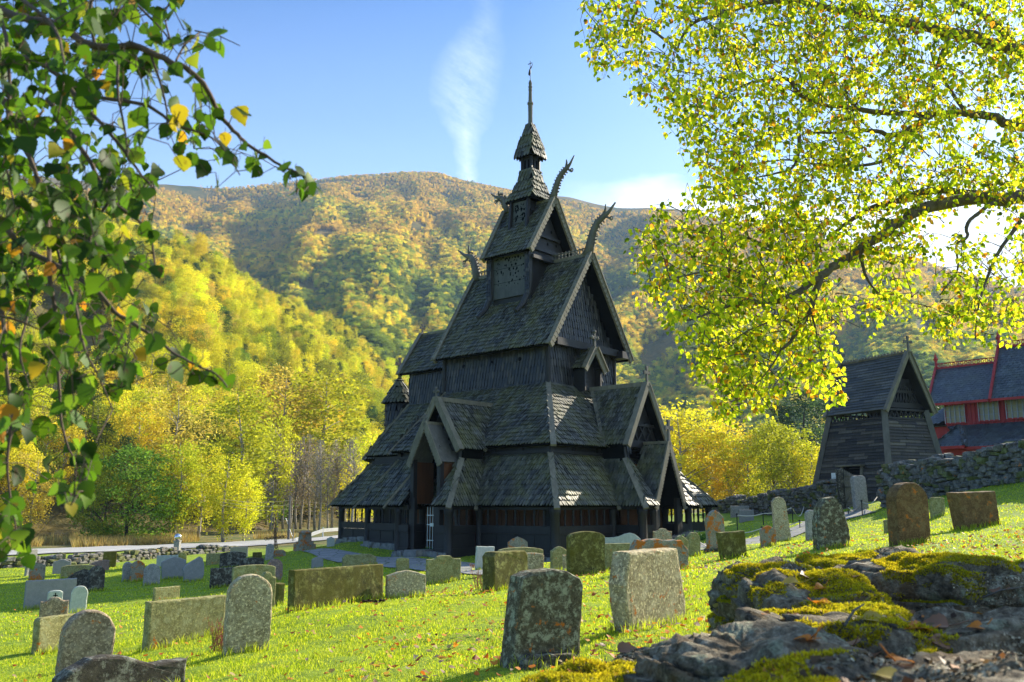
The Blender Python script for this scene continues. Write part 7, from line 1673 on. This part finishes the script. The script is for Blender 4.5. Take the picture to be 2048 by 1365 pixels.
while cnt < 1300 and k < 20000:
    k += 1
    if cnt < len(SMALL): px, py = SMALL[cnt]
    else:
        px = rb.uniform(-30, 640); py = rb.uniform(-30, 1130)
        if not inpoly(px, py, REGL) or (px > 250 and rb.random() < .5) or (py > 600 and rb.random() < .3): continue
        if any(((px-hx)/hw)**2+((py-hy)/hh_)**2 < 1 and rb.random() < pr for hx, hy, hw, hh_, pr in HL): continue
    D = rb.uniform(1.1, 1.9) if cnt >= len(SMALL) else 1.35; e = at(px, py, D); d2_ = ((SLG[:nsl]-np.array(e))**2).sum(1); j = int(np.argmin(d2_)); s0 = Vector(SLG[j]); v_ = e-s0
    if v_.length > .16: e = s0+v_*.16/v_.length
    SLG[nsl] = np.array(e); nsl += 1
    if (e-s0).length > .01: TW.tube([s0-BO, s0.lerp(e, .5)-BO+Vector((rb.uniform(-.006, .006), 0, .012)), e-BO], [.0010, .0008, .0006], 4, cap=False)
    a = rb.uniform(0, 6.28); s = rb.uniform(.019, .036); ax = Vector((math.cos(a)*.6, math.sin(a)*.6, -rb.uniform(.4, 1.3))); b2 = e+Vector((0, 0, s*.45))-ax.normalized()*s*.1
    TW.tube([e-BO+Vector((0, 0, .02)), b2-BO], [.0005, .0005], 3, cap=False); LL.append(birch_leaf(rb, b2-BO, ax, Vector((rb.uniform(-1, 1), rb.uniform(-1.5, .3), rb.uniform(-.2, .9))), s, rb.uniform(-.05, .4), True)); cnt += 1
TW.build('twigs', M['twig'], BL); mb = MB()
for v, f in LL: mb.add(v, f)
mb.build('leaves', M['leafL'], BL, True)
# ================================================================== light, sky, camera
sun = bpy.data.lights.new('sun', 'SUN'); sun.energy = 5.0; sun.angle = R(.53); sun.color = (1, .90, .72)
so = bpy.data.objects.new('sun', sun); COL.objects.link(so)
sd_ = Vector((math.sin(SUN_AZ)*math.cos(SUN_EL), math.cos(SUN_AZ)*math.cos(SUN_EL), math.sin(SUN_EL)))
so.rotation_euler = sd_.to_track_quat('Z', 'Y').to_euler(); so.location = (40, 40, 60)
w = bpy.data.worlds.new('World'); SC.world = w; w.use_nodes = True
nt = w.node_tree; nt.nodes.clear()
wo = nt.nodes.new('ShaderNodeOutputWorld'); bg = nt.nodes.new('ShaderNodeBackground'); bg.inputs[1].default_value = .058
sky = nt.nodes.new('ShaderNodeTexSky'); sky.sky_type = 'NISHITA'; sky.sun_disc = False; sky.sun_elevation = SUN_EL; sky.sun_rotation = SUN_AZ
sky.air_density = 1.0; sky.dust_density = 1.0; sky.ozone_density = 1.5; sky.altitude = 400
class WT(NT):
    def __init__(s): s.n = nt.nodes; s.l = nt.links
W = WT()
tcn = W.new('ShaderNodeTexCoord').outputs['Generated']
sep = W.new('ShaderNodeSeparateXYZ', in_0=tcn)
yy = W.math('MAXIMUM', sep.outputs[1], .05)
u = W.math('DIVIDE', sep.outputs[0], yy); v_ = W.math('DIVIDE', sep.outputs[2], yy)
cmb = W.new('ShaderNodeCombineXYZ'); W.set(cmb.inputs[0], u); W.set(cmb.inputs[1], v_)
wob = W.noise(cmb.outputs[0], 5, 4, .6)
uw = W.math('ADD', u, W.math('MULTIPLY', W.math('SUBTRACT', wob, .5), .05))
wob2 = W.noise(cmb.outputs[0], 22, 4, .65); uw = W.math('ADD', uw, W.math('MULTIPLY', W.math('SUBTRACT', wob2, .5), .02))
# tall wisp of cirrus: a thin plume, widest half way up
cen = W.ramp(v_, [(.34, .055), (.42, .045), (.47, .040), (.52, .048), (.58, .066), (.68, .075)]); cen = W.math('SUBTRACT', cen, .10)
du = W.math('ABSOLUTE', W.math('SUBTRACT', uw, cen))
wid = W.ramp(v_, [(.33, .006), (.42, .018), (.47, .044), (.53, .042), (.58, .022), (.70, .02)])
m1 = W.math('SUBTRACT', 1., W.math('MINIMUM', W.math('DIVIDE', du, wid), 1.))
m1 = W.math('POWER', m1, .8)
rot = W.new('ShaderNodeMapping'); W.set(rot.inputs[0], cmb.outputs[0]); rot.inputs['Rotation'].default_value = (0, 0, R(35))
fib = W.noise(rot.outputs[0], 12, 8, .8, sx=(1.2, 3.2, 1))
m1 = W.math('MULTIPLY', m1, W.ramp(fib, [(.36, 0.25), (.62, 1.)]))
m1 = W.math('MULTIPLY', m1, W.ramp(v_, [(.34, 0), (.37, 1), (.50, .75), (.58, .3), (.7, .25), (.8, 0)]))
# pale bank behind the right-hand ridge
cl = W.noise(cmb.outputs[0], 4, 6, .6, sx=(1., 2.2, 1))
edge = W.math('ADD', v_, W.math('MULTIPLY', W.math('SUBTRACT', cl, .5), .13))
m2 = W.math('MULTIPLY', W.ramp(edge, [(.0, 1), (.335, 1), (.375, 0)]), W.ramp(u, [(.04, 0), (.14, .8), (.3, 1)]))
m3 = W.math('MULTIPLY', W.ramp(W.math('ADD', u, W.math('MULTIPLY', W.math('SUBTRACT', cl, .5), .5)), [(.36, 0), (.62, 1)]), W.ramp(v_, [(.3, 1), (.5, .5), (.7, .1)]))
mm = W.math('MINIMUM', W.math('ADD', W.math('MULTIPLY', m1, .42), W.math('ADD', m2, W.math('MULTIPLY', m3, .5))), 1.)
skyc = W.mix(1., sky.outputs[0], (.47, .88, 1.42), 'MULTIPLY')
pal = W.math('ADD', W.ramp(v_, [(.28, .42), (.45, .18), (.65, .0)]), W.ramp(u, [(0., 0), (.4, .22), (1, .3)]))
skyc = W.mix(pal, skyc, (8.5, 11, 13.5))
cc = W.mix(mm, skyc, (12, 12.8, 13.6))
W.set(bg.inputs[0], cc); nt.links.new(bg.outputs[0], wo.inputs[0])
cam = bpy.data.cameras.new('camera'); co = bpy.data.objects.new('camera', cam); COL.objects.link(co)
cam.sensor_width = 36; cam.lens = 36*F/2048; cam.clip_end = 12000; cam.clip_start = .05
co.location = (0, 0, EYE); co.rotation_euler = (math.pi/2+PITCH, 0, 0)
cam.dof.use_dof = True; cam.dof.focus_distance = 22; cam.dof.aperture_fstop = 10
SC.camera = co
SC.view_settings.view_transform = 'Standard'; SC.view_settings.look = 'None'; SC.view_settings.gamma = 1; SC.view_settings.exposure = 1.42
SC.cycles.max_bounces = 7; SC.cycles.diffuse_bounces = 3; SC.cycles.transmission_bounces = 4; SC.cycles.glossy_bounces = 2; SC.cycles.volume_bounces = 0
SC.cycles.sample_clamp_indirect = 6
